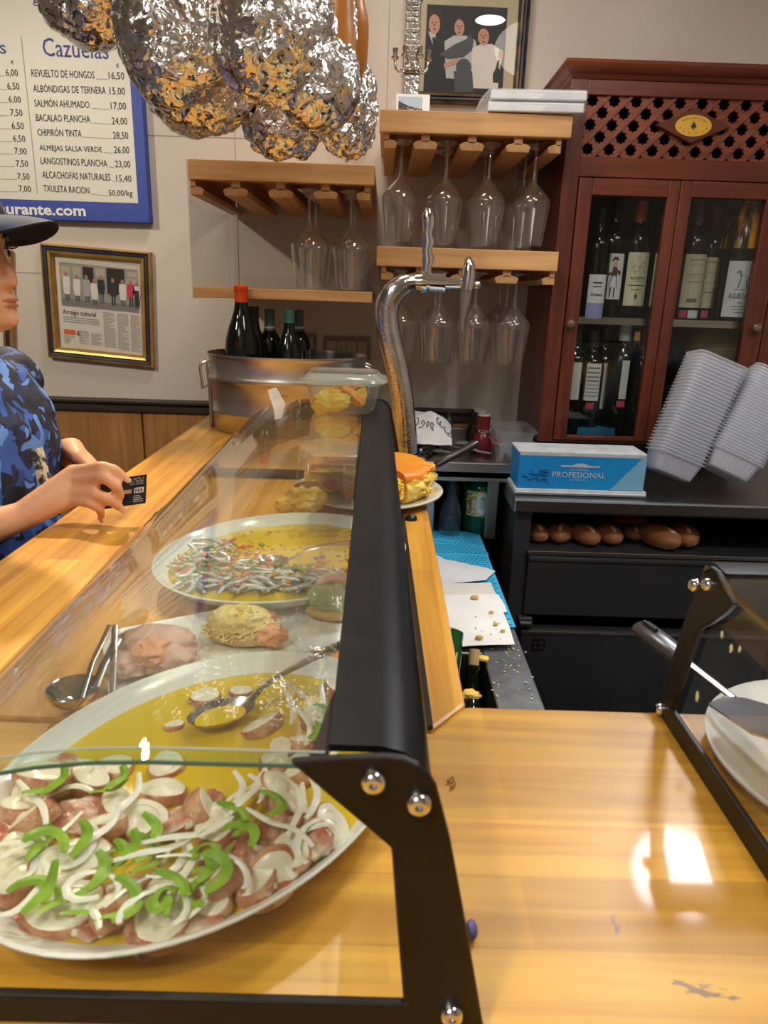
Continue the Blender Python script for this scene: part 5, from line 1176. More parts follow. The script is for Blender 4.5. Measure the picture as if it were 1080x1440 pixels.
bottle('clear empty bottle standing left of the floral labelled bottle', (oy(633, 730, 1.76).x, 1.76, SZ_), [(.0001, .004), (.033, 0), (.036, .006), (.036, .07), (.030, .10), (.018, .125), (.0155, .14), (.0155, .165), (.018, .167), (.018, .178), (.0155, .18)], .78, glassm=m_cb, name='clear_bottle')
bottle('dark bottle in the shadow behind the clear empty one', (oy(643, 700, 1.87).x, 1.87, SZ_), BURG, .49, name='dark_bottle')
bottle('dark bottle in the shadow behind the floral labelled bottle', (oy(660, 700, 1.88).x-.002, 1.878, SZ_), BORD, .49, name='dark_bottle', lab=(.03, .12, .19, (.30, .28, .34)))
# blue cloth with dashes
m_cloth = principled('cloth_blue', (.03, .42, .74), .85)
m_dash = principled('dash_blue', (.015, .13, .30), .9)
t = thing('wiping_cloth', 'bright blue wiping cloth with dark dashes spread on the steel worktop', 'cloth', (.19, 1.5, SZ_))
cx0, cx1, cy0_, cy1_ = -.05, .2635, 1.215, 1.775
def cl(u, v):
    x = cx0+(cx1-cx0)*u; y = cy0_+(cy1_-cy0_)*v; return V((x-.0, y, SZ_+.0012+.0022*max(0, NZ.noise(V((x*9, y*7, 0)))+.2)+(.010*math.exp(-((v-.86)/.035)**2-((u-.62)/.16)**2))+(.005*math.exp(-((v-.70)/.02)**2))))
b = MB(); nu, nv = 24, 46; b.loft([[cl(i/nu, j/nv) for i in range(nu+1)] for j in range(nv+1)], cap=False, closed=False); b.build('fabric', m_cloth, t)
b = MB()
for j in range(44):
    for i in range(14):
        u = .52+.034*i+(.017 if j % 2 else 0); v = .012+.0225*j
        if u > .975: continue
        a = [(u, v), (u+.022, v+.003), (u+.022, v+.0085), (u, v+.0055)]; b.face([cl(*q)+V((0, 0, .0007)) for q in a])
b.build('dashes', m_dash, t, False)
def sheet_paper(name, label, pix, z, m, seed, cat='paper'):
    P_ = [oz(x, y, z) for x, y in pix]; ctr_ = sum(P_, V((0, 0, 0)))/len(P_)
    b = MB(); rings = []
    for sc in (1., .75, .5, .25): rings.append([V((ctr_.x+(p.x-ctr_.x)*sc, ctr_.y+(p.y-ctr_.y)*sc, z+.0015*NZ.noise(V((p.x*30*sc, p.y*22, seed)))+(.0005 if sc < 1 else 0))) for p in P_])
    b.loft(rings, cap=False); b.face(rings[-1]); return tag(b.build(name, m, org=ctr_, angle=15), label, cat)
def dens(pix, k=5): return [(a[0]+(c[0]-a[0])*i/k, a[1]+(c[1]-a[1])*i/k) for a, c in zip(pix, pix[1:]+pix[:1]) for i in range(k)]
m_pshade = noisy('grey_white_paper', (.60, .62, .68), (.68, .70, .75), 10, .85)
sheet_paper('paper_napkin', 'plain greyish napkin lying across the blue cloth', dens([(610, 778), (625, 786), (640, 789), (680, 797), (697, 803), (683, 816), (612, 822), (600, 800)]), SZ_+.007, m_pshade, 1, 'napkin')
sheet_paper('paper_napkin', 'cream napkin half covered by the crumb strewn white paper', dens([(600, 821), (690, 819), (697, 834), (700, 845), (600, 850)]), SZ_+.0085, noisy('cream_paper', (.66, .65, .60), (.72, .71, .66), 8, .85), 2, 'napkin')
sheet_paper('paper_sheet', 'white paper strewn with omelette crumbs on the steel worktop', dens([(600, 838), (700, 835), (710, 850), (713, 860), (706, 858), (716, 880), (724, 906), (660, 908), (600, 912)]), SZ_+.0100, m_paper, 3)
m_crumb = noisy('crumb', (.62, .30, .06), (.72, .50, .18), 40, .7)
for i, (x, y, r_, lb) in enumerate(((668, 842, .0085, 'largest golden crumb near the top of the white paper'), (691, 862, .005, 'pale crumb near the right edge of the white paper'), (697, 879, .0055, 'golden crumb in the lower right half of the white paper'), (674, 898, .0075, 'long golden crumb at the lower edge of the white paper'), (707, 888, .005, 'pale crumb by the lower right corner of the white paper'))):
    p = oz(x, y, SZ_+.0125); b = MB(); b.sphere(p+V((0, 0, r_*.4)), (r_, r_*.62, r_*.5), 2, .35, 1.6, i); tag(b.build('crumb', m_crumb, org=p), lb, 'crumb', 'big crumbs on the white paper')
b = MB(); rnd = random.Random(12)
for i in range(60):
    x, y = rnd.choice(((rnd.uniform(640, 716), rnd.uniform(860, 905)), (rnd.uniform(690, 750), rnd.uniform(912, 985)), (rnd.uniform(700, 735), rnd.uniform(905, 950)))); z_ = SZ_+(.0115 if y < 906 else .0005); p = oz(x, y, z_); r_ = rnd.uniform(.0006, .002); b.sphere(p+V((0, 0, r_*.5)), (r_*1.4, r_, r_*.7), 1, .3, 1, i)
tag(b.build('scattered_crumbs', principled('crumb_pale', (.66, .60, .34), .8), org=(.23, 1.0, SZ_)), 'tiny pale crumbs scattered over the paper and the steel edge', 'crumbs', kind='stuff')
# corked bottle and green bottle standing in the basin
z0_ = SZ-.208
p = oz(668, 925, .852); m_cork = noisy('cork', (.52, .33, .15), (.62, .42, .22), 50, .8)
t = bottle('dark bottle with a printed cork pushed in, leaning in the sink basin', (.150, .93, z0_), BORD, .70, name='corked_bottle')
bot = V((.150, .93, z0_)); tp = oz(666, 935, .86); ax = (tp-bot).normalized(); t.rotation_euler = ax.to_track_quat('Z', 'Y').to_euler(); L_ = (tp-bot).length; t.scale = (1, 1, L_/(.298*.70))
b = MB(); b.lathe([(.0088, .205), (.0092, .230), (.0001, .2305)], seg=18); ck = b.build('cork', m_cork, t)
b = MB(); b.text('RAMA', lambda u, v: V((.0095*sin((v-.0025)/.0095), -.0095*cos((v-.0025)/.0095), .210+u)), .016, .005); b.build('cork_stamp', m_ink, ck, False)
gb = oz(630, 886, .905)
t = bottle('green bottle with a pale label tucked under the bar edge in the sink', gb, BURG, .66, glassm=m_green, name='green_bottle', lab=(.21, .06, .14, (.55, .6, .5)))
t.rotation_euler = V((-.035, -.16, -.19)).to_track_quat('Z', 'Y').to_euler()
for i, (x, y, r_, lb) in enumerate(((679, 926, .007, 'yellow omelette crumb on the rim of the sink beside the cork'), (661, 977, .010, 'yellow omelette scrap on the bottle neck by the counter edge'))):
    p = oz(x, y, .858 if i == 0 else .87); b = MB(); b.sphere(p, (r_*1.5, r_, r_*.7), 3, .35, 1.8, i+5); tag(b.build('omelette_scrap', m_egg, org=p), lb, 'crumb')
# clear glass lid edge in the cloth's far corner and the thing under the table leg
# ================================================================== PLATTERS IN THE CASE
def platter(label, cen, a, b_, ang, h, name='serving_platter', base=.66):
    t_ = thing(name, label, 'platter', (cen[0], cen[1], BZ)); ca, sa = cos(ang), sin(ang)
    def ring(s_, z, k=84):
        out = []
        for i in range(k):
            x, y = a*s_*cos(2*pi*i/k), b_*s_*sin(2*pi*i/k); out.append(V((cen[0]+x*ca-y*sa, cen[1]+x*sa+y*ca, BZ+z)))
        return out
    b = MB(); b.loft([ring(s_, z*h) for s_, z in ((.0, .02), (base, .0), (base+.02, .06), (.90, .55), (.985, .93), (1.0, .985), (1.0, 1.02), (.985, 1.03), (.968, .96), (.88, .58), (base, .17), (base-.1, .14), (.0, .13))], cap=False)
    b.build('dish', m_white, t_); return t_, ring
def e2(cen, a, b_, ang, u, v, z): x, y = a*u, b_*v; return V((cen[0]+x*cos(ang)-y*sin(ang), cen[1]+x*sin(ang)+y*cos(ang), z))
m_oil = noisy('yellow_oil', (.66, .46, .008), (.76, .56, .02), 7, .09, lo=.3, hi=.7)
OC, OA, OB, OG, OH = (-.1105, .417), .163, .1245, R(60.7), .029
t, ring = platter('large white oval platter of octopus salad in yellow oil, nearest in the case', OC, OA, OB, OG, OH, base=.60)
b = MB(); b.loft([ring(s_, OH*.60+.0004*(s_ < .5)) for s_ in (.895, .6, .3)], cap=False); b.face(ring(.3, OH*.60+.0004)); b.build('oil_pool', m_oil, t)
zo = BZ+OH*.60
m_flesh = noisy('octopus_flesh', (.84, .77, .58), (.90, .85, .70), 18, .28, bump=.08, Subsurface_Weight=.08)
m_skinp = noisy('octopus_skin', (.40, .10, .045), (.74, .46, .28), 55, .25, bump=.35, lo=.36, hi=.68)
m_chunk = noisy('octopus_chunk', (.44, .12, .07), (.86, .76, .60), 34, .25, bump=.3, lo=.40, hi=.58)
m_onion = principled('onion_white', (.90, .90, .76), .3, Subsurface_Weight=.15)
m_herb = noisy('pepper_green', (.13, .32, .010), (.26, .48, .03), 40, .4, Specular_IOR_Level=.3)
def slice_mesh(r, h, seed):
    t_ = thing('octopus_slice', 'x', 'octopus', (0, 0, 0)); ORG[t_.name] = V((0, 0, 0)); rnd = random.Random(seed)
    ph = [rnd.uniform(0, 6) for _ in range(3)]; el = rnd.uniform(.72, 1.)
    def rg(s_, z): return [V((r*s_*(1+.07*sin(2*a+ph[0])+.05*sin(3*a+ph[1])+.03*sin(7*a+ph[2]))*cos(a), el*r*s_*(1+.07*sin(2*a+ph[0])+.05*sin(3*a+ph[1]))*sin(a), z+.0015*sin(a+ph[0]))) for a in [2*pi*i/26 for i in range(26)]]
    b = MB(); b.loft([rg(.93, h*.96), rg(.90, h), rg(.6, h*1.06), rg(.56, h*1.02), rg(.25, h*1.10), rg(.02, h*1.08)], cap=False); b.face(rg(.02, h*1.08)); b.build('flesh', m_flesh, t_)
    b = MB(); b.loft([rg(.86, 0), rg(.98, h*.15), rg(1.03, h*.5), rg(1.0, h*.86), rg(.93, h*.965)], cap=True); b.build('skin', m_skinp, t_)
    return t_
def chunk_mesh(r, seed):
    t_ = thing('octopus_slice', 'x', 'octopus', (0, 0, 0)); ORG[t_.name] = V((0, 0, 0)); b = MB(); b.sphere((0, 0, .006), (r, r*.72, r*.62), 4, .22, 1.7, seed)
    for v in b.bm.verts:
        v.co.z = max(v.co.z, .001)
        if v.co.z > r*.42: v.co.z = r*.42+(v.co.z-r*.42)*.15
    b.build('flesh', m_chunk, t_); b = MB(); rnd = random.Random(seed)
    for i in range(5): a = i*1.2+seed; b.lathe([(.0001, .0004), (.0022, .0012), (.0030, 0), (.0032, -.002)], V((r*.82*cos(a), r*.6*sin(a), .006)), 10)
    b.build('suckers', m_flesh, t_); return t_
protos = [slice_mesh(*q) for q in ((.0195, .013, 1), (.0165, .012, 2), (.0135, .014, 3), (.021, .011, 4), (.012, .010, 5))]
protos += [chunk_mesh(.020, 1), chunk_mesh(.016, 2), chunk_mesh(.018, 3)]
used = set()
def inside(p, lim):
    dx, dy = p.x-OC[0], p.y-OC[1]; u = (dx*cos(OG)+dy*sin(OG))/OA; v = (-dx*sin(OG)+dy*cos(OG))/OB; r_ = sqrt(u*u+v*v)
    if r_ > lim: p.x, p.y = OC[0]+dx*lim/r_, OC[1]+dy*lim/r_
    return p
def put(protos_, k, loc, rot, label, group, scale=1):
    pr = protos_[k]
    o_ = pr if pr.name not in used else dup(pr)
    used.add(pr.name); o_.location = loc; o_.rotation_euler = rot; o_.scale = (scale,)*3; o_['label'] = label; o_['group'] = group; return o_
OCT = [(65, 1286, 0, .1, 0), (226, 1276, 3, .15, 1), (378, 1200, 0, 1.0, 0), (392, 1112, 0, .35, 1), (95, 1212, 3, .2, 2), (8, 1232, 0, .1, 1), (226, 1100, 1, .1, 0), (268, 1140, 2, .9, 2), (205, 1142, 1, .3, 1),
       (160, 1120, 1, .25, 0), (120, 1090, 2, .3, 1), (60, 1095, 0, .2, 2), (320, 1256, 2, .7, 2), (372, 1250, 1, .1, 0), (470, 1160, 1, .5, 1), (440, 1140, 4, .4, 0), (15, 1140, 2, .3, 1), (304, 1152, 1, .15, 1), (150, 1160, 4, .5, 2),
       (140, 1310, 2, .6, 1), (20, 1185, 1, .5, 0), (60, 1150, 2, .7, 2), (415, 1190, 4, .4, 2), (300, 1285, 4, .3, 1), (235, 1060, 4, .2, 0), (20, 1110, 1, .2, 1), (160, 1065, 4, .2, 0), (425, 1075, 2, .5, 1), (385, 1075, 4, .3, 2),
       (350, 1215, 5, .5, 1), (250, 1150, 6, .3, 2), (110, 1130, 5, .2, 0), (45, 1260, 6, .3, 0), (175, 1240, 7, .2, 0), (320, 1180, 7, .4, 0), (420, 1225, 6, .2, 0), (450, 1185, 7, .4, 2), (265, 1300, 5, .2, 0), (100, 1255, 7, .4, 0), (80, 1320, 6, .2, 0), (190, 1315, 7, .3, 0), (10, 1060, 6, .2, 0), (400, 1150, 5, .3, 0), (285, 1115, 6, .2, 0), (15, 1310, 5, .3, 0), (370, 1280, 6, .3, 0), (30, 1160, 7, .2, 1)]
for i, (x, y, k, tl, dz) in enumerate(OCT):
    p = inside(oz(x, y, zo+.012), .80); p.z = zo-.004+.004*dz; rnd = random.Random(i)
    put(protos, k, p, (tl*rnd.choice((1, 1, .6)), tl*rnd.choice((-.6, .6)), rnd.uniform(0, 6)), 'white octopus slice with purple skin in the near half of the oil platter', 'octopus slices in the near half')
for i, (x, y, k, tl, dz, lb) in enumerate(((288, 973, 2, .1, 0, 'octopus slice left of the spoon in the far half of the platter'), (337, 962, 4, .1, 0, 'small octopus slice behind the spoon bowl in the far half of the platter'), (243, 1009, 4, .3, 0, 'little purple octopus scrap alone in the yellow oil'), (372, 1012, 0, .4, 0, 'octopus slice right of the spoon bowl, leaning on the pile'), (402, 1040, 2, .5, 0, 'purple edged octopus slice below the spoon handle'), (446, 1005, 1, .3, 1, 'octopus slice under the spoon handle near the black strip'), (468, 965, 1, .3, 1, 'octopus slice at the far end beside the black strip'), (430, 1040, 1, .2, 1, 'octopus slice at the near edge of the pile by the bracket'))):
    p = oz(x, y, zo+.008); p.z = zo-.005+.004*dz; put(protos, k, p, (tl, tl*.5, i*1.3), lb, 'octopus slices in the far half', (.85, .8, .7, .85, .8, .9, .9, .8)[i])
def strip(name, seed, L_, w_, m, curl, thick=.0006, k=12):
    b = MB(); rnd = random.Random(seed); pts = []; a = 0; p = V((0, 0, 0)); ph = rnd.uniform(0, 6)
    for i in range(k): pts.append(p.copy()); a += curl*(1+.5*sin(i*.9+ph)); p += V((cos(a), sin(a), .22*sin(i*.7+ph)))*L_/k
    c_ = sum(pts, V((0, 0, 0)))/k; rings = []
    for i in range(k):
        t_ = (pts[min(i+1, k-1)]-pts[max(i-1, 0)]).normalized(); s_ = t_.cross(V((.3*sin(i*.5), .2, 1))).normalized(); u_ = s_.cross(t_); wv = w_*(.5+.5*sin(pi*(i+.7)/(k+.4)))
        rings.append([pts[i]-c_+s_*wv, pts[i]-c_+u_*thick, pts[i]-c_-s_*wv, pts[i]-c_-u_*thick])
    b.loft(rings); return b.build(name, m, org=(0, 0, 0), angle=25)
onp = [strip('onion_strip', s_, .042+.006*s_, .0024, m_onion, c_) for s_, c_ in ((1, .12), (2, .22), (3, .05), (4, .5))]
grp = [strip('green_pepper_strip', s_+10, .028+.005*(s_ % 3), .0034, m_herb, c_, .0008) for s_, c_ in ((1, .10), (2, .28), (3, .18), (4, .42))]
for o_ in onp: o_['category'] = 'onion'
for o_ in grp: o_['category'] = 'pepper'
def puts(protos_, k, loc, rot, label, group):
    pr = protos_[k]
    if pr.name in used: o_ = pr.copy(); C.objects.link(o_)
    else: o_ = pr; used.add(pr.name)
    o_.location = loc; o_.rotation_euler = rot; o_['label'] = label; o_['group'] = group
for i, (x, y, k, rz) in enumerate(((345, 1100, 2, .9), (335, 1108, 0, .9), (355, 1112, 2, 1.0), (365, 1098, 0, 1.1), (420, 1135, 2, 1.2), (440, 1120, 0, .9), (245, 1200, 1, 0), (260, 1215, 0, .8), (225, 1195, 2, .3), (250, 1240, 1, 1.6), (118, 1185, 1, .2), (140, 1170, 0, .4), (200, 1225, 2, .9), (228, 1292, 3, 0), (205, 1285, 1, 2.5), (270, 1250, 3, 2.), (30, 1200, 1, 1.), (50, 1130, 2, 2.), (90, 1105, 0, 2.3), (60, 1175, 2, .7), (180, 1125, 0, .6), (425, 1180, 1, 2.8), (460, 1195, 1, 3.), (130, 1250, 3, 1), (290, 1195, 2, 0), (320, 1215, 1, 1.2), (395, 1165, 2, 2.2), (110, 1275, 0, 1.8), (20, 1265, 1, 0), (265, 1175, 2, .2))):
    p = inside(oz(x, y, zo+.018), .84); p.z = zo+.014+.003*(i % 3); puts(onp, k, p, (.2*(i % 3-1), .15, rz), 'translucent white onion strip on the near half of the octopus salad', 'onion strips on the near half')
for i, (x, y, k, rz) in enumerate(((452, 985, 2, 1.3), (425, 975, 0, 1.4), (408, 985, 2, 1.5), (462, 1030, 1, .6), (430, 1015, 0, 1.1))):
    p = oz(x, y, zo+.016); p.z = zo+.013; puts(onp, k, p, (.3, .1, rz), 'white onion strip under the spoon handle in the far half of the platter', 'onion strips in the far half')
for i, (x, y, k, rz) in enumerate(((185, 1175, 0, .2), (200, 1185, 1, .5), (180, 1195, 2, .1), (210, 1200, 0, .7), (160, 1200, 1, -.2), (215, 1165, 2, 1.), (60, 1170, 0, 1.2), (45, 1185, 2, .9), (70, 1180, 1, 1.5), (335, 1150, 0, 1.2), (343, 1165, 1, 1.), (330, 1140, 2, 1.6), (300, 1200, 0, .3), (290, 1215, 2, .5), (305, 1225, 1, .2), (285, 1185, 3, 1), (130, 1235, 0, .5), (140, 1225, 2, .6), (215, 1262, 1, 1.3), (222, 1275, 3, 2), (15, 1290, 0, .8), (25, 1300, 2, .4), (8, 1275, 1, 1.3), (160, 1298, 1, .3), (150, 1305, 0, .2), (65, 1102, 0, .3), (80, 1098, 2, .1), (155, 1098, 0, .4), (165, 1090, 2, .2), (245, 1240, 2, 1.5), (272, 1268, 3, 2), (385, 1125, 1, .4), (115, 1180, 2, .5), (105, 1290, 0, .2))):
    p = inside(oz(x, y, zo+.022), .84); p.z = zo+.017+.003*(i % 3); puts(grp, k, p, (.25*(i % 3-1), .3*((i % 2)-.5), rz), 'bright green pepper strip on the near half of the octopus salad', 'green pepper strips on the near half')
for i, (x, y, k, rz) in enumerate(((460, 1000, 1, .6), (445, 1022, 0, .9), (468, 990, 2, .2))):
    p = oz(x, y, zo+.018); p.z = zo+.016; puts(grp, k, p, (.2, .2, rz), 'green pepper strip beside the black strip in the far half of the platter', 'green pepper strips in the far half')
# big spoon resting in the oil
def spoon(label, bowl_px, tip_px, zb_, zt_, L1, W1, name='serving_spoon', letters=None, mid=None):
    b0 = oz(*bowl_px, zb_); hp = [oz(x, y, z) for x, y, z in tip_px]; t_ = thing(name, label, 'spoon', b0)
    d = (hp[0]-b0); d.z = 0; d.normalize(); s_ = V((-d.y, d.x, 0)); rings = []
    for q, z in ((1, 0), (.92, -.002), (.7, -.0075), (.35, -.0105), (.0, -.0115)): rings.append([b0+d*L1*q*cos(a)*(1 if cos(a) < 0 else 1.08)+s_*W1*q*sin(a)+V((0, 0, z)) for a in [2*pi*i/32 for i in range(32)]])
    b = MB(); b.loft(rings, cap=False); b.build('bowl', m_steel, t_)
    if letters is not None:
        b = MB(); rg = [b0+d*L1*.78*cos(a)+s_*W1*.78*sin(a)+V((0, 0, -.0045)) for a in [2*pi*i/24 for i in range(24)]]; b.face(rg); b.build('oil_in_bowl', m_oil, t_)
    pts = [b0+d*L1*.97+V((0, 0, .001))]+hp; b = MB(); wd = [.0045]+[.0042+.0045*(i/len(hp))**2 for i in range(1, len(hp)+1)]; rings = []
    for i, p in enumerate(pts):
        tt = (pts[min(i+1, len(pts)-1)]-pts[max(i-1, 0)]).normalized(); sd = tt.cross(V((0, 0, 1))).normalized(); up = sd.cross(tt)
        rings.append([p+sd*wd[i], p+up*.0014, p-sd*wd[i], p-up*.0014])
    b.loft(rings); hd = b.build('handle', m_steel, t_)
    if letters:
        p, q = pts[-3], pts[-1]; tt = (q-p).normalized(); sd = tt.cross(V((0, 0, 1))).normalized(); up = sd.cross(tt)
        b = MB(); b.text(letters, lambda u, v: p+tt*(.004+u)+sd*(.0038-v)+up*.0026, .026, .0076, bold=.02)
        c_ = p+tt*.040+up*.0028; b.face([c_+(tt*cos(a)+sd*sin(a))*(.0042 if i % 2 == 0 else .0012) for i, a in enumerate([pi/4*j for j in range(8)])])
        b.build('engraved_letters', principled('engrave_dark', (.02, .02, .02), .5), hd, False)
spoon('large steel serving spoon with oil in its bowl resting in the octopus platter', (310, 1000), [(370, 965, zo+.022), (400, 946, zo+.034), (440, 925, zo+.045), (484, 905, zo+.055), (520, 890, zo+.062)], zo+.012, 0, .026, .0165, letters='SAVL')

# ------------------------------------------------------------------ anchovy platter
AC, AA, AB, AG, AH = (-.115, .826), .166, .141, R(54), .030
t, ring = platter('white oval platter of marinated anchovies with diced peppers, behind the tapas plate', AC, AA, AB, AG, AH, base=.66)
m_oil2 = noisy('anchovy_oil', (.56, .42, .008), (.70, .52, .02), 22, .07, lo=.3, hi=.7)
b = MB(); b.loft([ring(s_, AH*.62+.0003*(s_ < .5)) for s_ in (.90, .6, .3)], cap=False); b.face(ring(.3, AH*.62+.0003)); b.build('oil_pool', m_oil2, t)
za = BZ+AH*.62
m_anch = noisy('anchovy_silver', (.30, .33, .34), (.78, .80, .76), 60, .25, .25, stretch=(.25, 3, 3), lo=.4, hi=.6)
def anch(seed, curl):
    b = MB(); k = 12; rings = []; p = V((0, 0, 0)); a = 0; pts = []
    for i in range(k): pts.append(p.copy()); a += curl; p += V((cos(a), sin(a), 0))*.034/k
    c_ = sum(pts, V((0, 0, 0)))/k
    for i in range(k):
        tt = (pts[min(i+1, k-1)]-pts[max(i-1, 0)]).normalized(); s_ = V((-tt.y, tt.x, 0)); w_ = .0044*max(.18, sin(pi*(i+.9)/(k+.9))**.6); q = pts[i]-c_
        rings.append([q+s_*w_+V((0, 0, .0008)), q+V((0, 0, .0026)), q-s_*w_+V((0, 0, .0008)), q-V((0, 0, .001))])
    b.loft(rings); o_ = b.build('anchovy_fillet', m_anch, org=(0, 0, 0), angle=0); o_['category'] = 'anchovy'; return o_
anp = [anch(1, .04), anch(2, .12), anch(3, -.08)]
rnd = random.Random(31); spots = []
for tries in range(3000):
    if len(spots) >= 105: break
    x, y = rnd.uniform(228, 500), rnd.uniform(757, 832)
    p = oz(x, y, za+.003); dx, dy = p.x-AC[0], p.y-AC[1]; u = (dx*cos(AG)+dy*sin(AG))/AA; v = (-dx*sin(AG)+dy*cos(AG))/AB
    if u*u+v*v > .74 or (x > 330 and y < 790-(x-330)*.0+ (x-330)*.16) and y < 806: continue
    if any((p-q).length < .0072 for q in spots): continue
    spots.append(p)
for i, p in enumerate(spots):
    p.z = za+.001+.0022*(i % 4); puts(anp, i % 3, p, (.25*(i % 3-1), .2*((i % 5)/2-1), rnd.gauss(.3, .45)), 'silvery anchovy fillet among the diced peppers on the anchovy platter', 'anchovy fillets on the platter')
for nm, col, sd, n_, lb in (('red_pepper_dice', (.72, .17, .05), 5, 120, 'finely diced red pepper strewn over the anchovies'), ('herb_dice', (.22, .30, .06), 6, 170, 'finely chopped green herbs strewn over the anchovies')):
    rnd = random.Random(sd); b = MB(); k = 0
    cl_ = [(250, 800), (325, 768), (345, 780), (300, 790), (380, 815), (440, 805), (330, 815), (280, 812), (480, 795)] if sd == 5 else [(310, 800), (340, 808), (270, 795), (420, 800), (385, 800), (300, 775), (450, 815)]
    while k < n_:
        if rnd.random() < .75: c_ = rnd.choice(cl_); x, y = rnd.gauss(c_[0], 16), rnd.gauss(c_[1], 6)
        else: x, y = rnd.uniform(235, 500), rnd.uniform(750, 828)
        p = oz(x, y, za+.006); dx, dy = p.x-AC[0], p.y-AC[1]; u = (dx*cos(AG)+dy*sin(AG))/AA; v = (-dx*sin(AG)+dy*cos(AG))/AB
        if u*u+v*v > .72: continue
        k += 1; p.z = za+.005+rnd.uniform(0, .004); s_ = rnd.uniform(.0026, .0050); b.obox(p, (s_*1.4, s_, s_*.6), (rnd.uniform(-.5, .5), rnd.uniform(-.5, .5), rnd.uniform(0, 3)))
    tag(b.build(nm, principled(nm+'_mat', col, .4), None, False, org=(AC[0], AC[1], za)), lb, 'diced vegetables', kind='stuff')
rnd = random.Random(77); b = MB()
for i in range(130):
    x, y = rnd.uniform(330, 500), rnd.uniform(742, 800); p = oz(x, y, za+.001); dx, dy = p.x-AC[0], p.y-AC[1]; u = (dx*cos(AG)+dy*sin(AG))/AA; v = (-dx*sin(AG)+dy*cos(AG))/AB
    if u*u+v*v > .70: continue
    s_ = rnd.uniform(.0008, .0026); b.obox(p, (s_*1.5, s_, .0006), (0, 0, rnd.uniform(0, 3)))
tag(b.build('garlic_bits', principled('garlic_brown', (.36, .20, .01), .5), None, False, org=(AC[0], AC[1], za)), 'tiny browned bits floating in the yellow anchovy oil', 'garlic bits', kind='stuff')
spoon('steel spoon lying in the oil of the anchovy platter', (382, 785), [(418, 782, za+.016), (432, 772, za+.026), (460, 766, za+.030), (500, 762, za+.034)], za+.009, 0, .022, .0125, name='serving_spoon')

# ------------------------------------------------------------------ tapas plate between the two platters
t = thing('tapas_plate', 'long white rectangular plate with three tapas between the two oval platters', 'plate', (-.15, .63, BZ))
pc0, du, dv = V((-.270, .632, 0)), V((.866, .5, 0)), V((.40, -.917, 0))
b = MB(); w_, d_ = .285, .125
def tp(ins, z): return [pc0+du*(ins+u*(w_-2*ins))+dv*(ins+v*(d_-2*ins))+V((0, 0, BZ+z)) for u, v in ((0, .06), (.03, 0), (.5, -.01), (.97, 0), (1, .06), (1, .94), (.97, 1), (.5, 1.01), (.03, 1), (0, .94))]
b.loft([tp(.02, 0), tp(.012, .002), tp(.0, .009), tp(.0, .0115), tp(.012, .0065), tp(.02, .006)], cap=True); b.build('dish', m_white, t, angle=50)
m_bread = noisy('toast', (.58, .36, .14), (.70, .48, .22), 20, .8, bump=.2)
m_ham = noisy('cooked_ham', (.62, .34, .27), (.74, .50, .40), 9, .42, bump=.15); m_salmon = noisy('salmon', (.76, .26, .10), (.84, .40, .20), 14, .4, bump=.2)
m_cheese = noisy('grated_cheese', (.82, .66, .22), (.90, .78, .38), 40, .6, bump=.4); m_pesto = noisy('green_spread', (.34, .38, .20), (.50, .52, .30), 30, .6, bump=.4)
p = oz(215, 930, BZ+.014)
t = thing('ham_tapa', 'ham and salmon rolled on bread at the left end of the rectangular plate', 'tapa', (p.x, p.y, BZ+.0068)); ORG[t.name] = V((0, 0, 0))
b = MB(); b.sphere((0, 0, .009), (.030, .020, .010), 3, .08, 2, 3); b.build('bread', m_bread, t)
b = MB(); b.sphere((.002, .010, .022), (.036, .020, .014), 4, .20, 2., 5); b.sphere((-.020, -.012, .012), (.022, .020, .010), 4, .25, 2., 6); b.sphere((.024, -.008, .015), (.018, .018, .012), 4, .22, 2., 8); b.build('ham_slice', m_ham, t)
b = MB(); b.sphere((.004, -.006, .022), (.017, .020, .012), 4, .22, 2.5, 7); b.build('salmon', m_salmon, t)
p = oz(345, 892, BZ+.014)
t = thing('cheese_tapa', 'tapa under a mound of fine grated yellow topping, middle of the rectangular plate', 'tapa', (p.x, p.y, BZ+.0068)); ORG[t.name] = V((0, 0, 0))
b = MB(); b.sphere((0, 0, .008), (.036, .020, .010), 3, .08, 2, 3); b.build('bread', m_bread, t)
b = MB(); b.sphere((-.004, .004, .018), (.034, .021, .017), 4, .16, 3, 9); rnd = random.Random(4)
for i in range(320):
    a = rnd.uniform(0, 6.28); r_ = sqrt(rnd.random()); q = V((-.004+.038*r_*cos(a), .002+.024*r_*sin(a), .010+.024*(1-r_*r_))); d = V((rnd.uniform(-1, 1), rnd.uniform(-1, 1), rnd.uniform(-.4, .6))).normalized(); b.tube([q-d*.004, q+d*.0045], .0008, 4)
b.build('grated_topping', m_cheese, t)
b = MB(); b.sphere((.026, -.010, .012), (.016, .012, .010), 4, .3, 2.4, 12); b.build('salmon', m_salmon, t); b = MB(); b.sphere((.024, .008, .022), (.008, .007, .006), 3, .3, 2.4, 13); b.build('olive', m_skinp, t)
p = oz(470, 855, BZ+.016)
t = thing('green_tapa', 'tapa with a green spread and a brown anchovy, beside the black strip', 'tapa', (p.x, p.y, BZ+.0068)); ORG[t.name] = V((0, 0, 0))
b = MB(); b.sphere((0, 0, .008), (.030, .021, .010), 3, .08, 2, 3); b.build('bread', m_bread, t)
b = MB(); b.sphere((0, .0, .022), (.029, .022, .016), 4, .18, 3, 14); b.build('green_spread', m_pesto, t); b = MB(); b.tube([(-.018, .000, .037), (-.005, .005, .042), (.010, .004, .041), (.02, -.004, .034)], [.003, .006, .006, .003], 8); b.build('anchovy', m_ham, t)

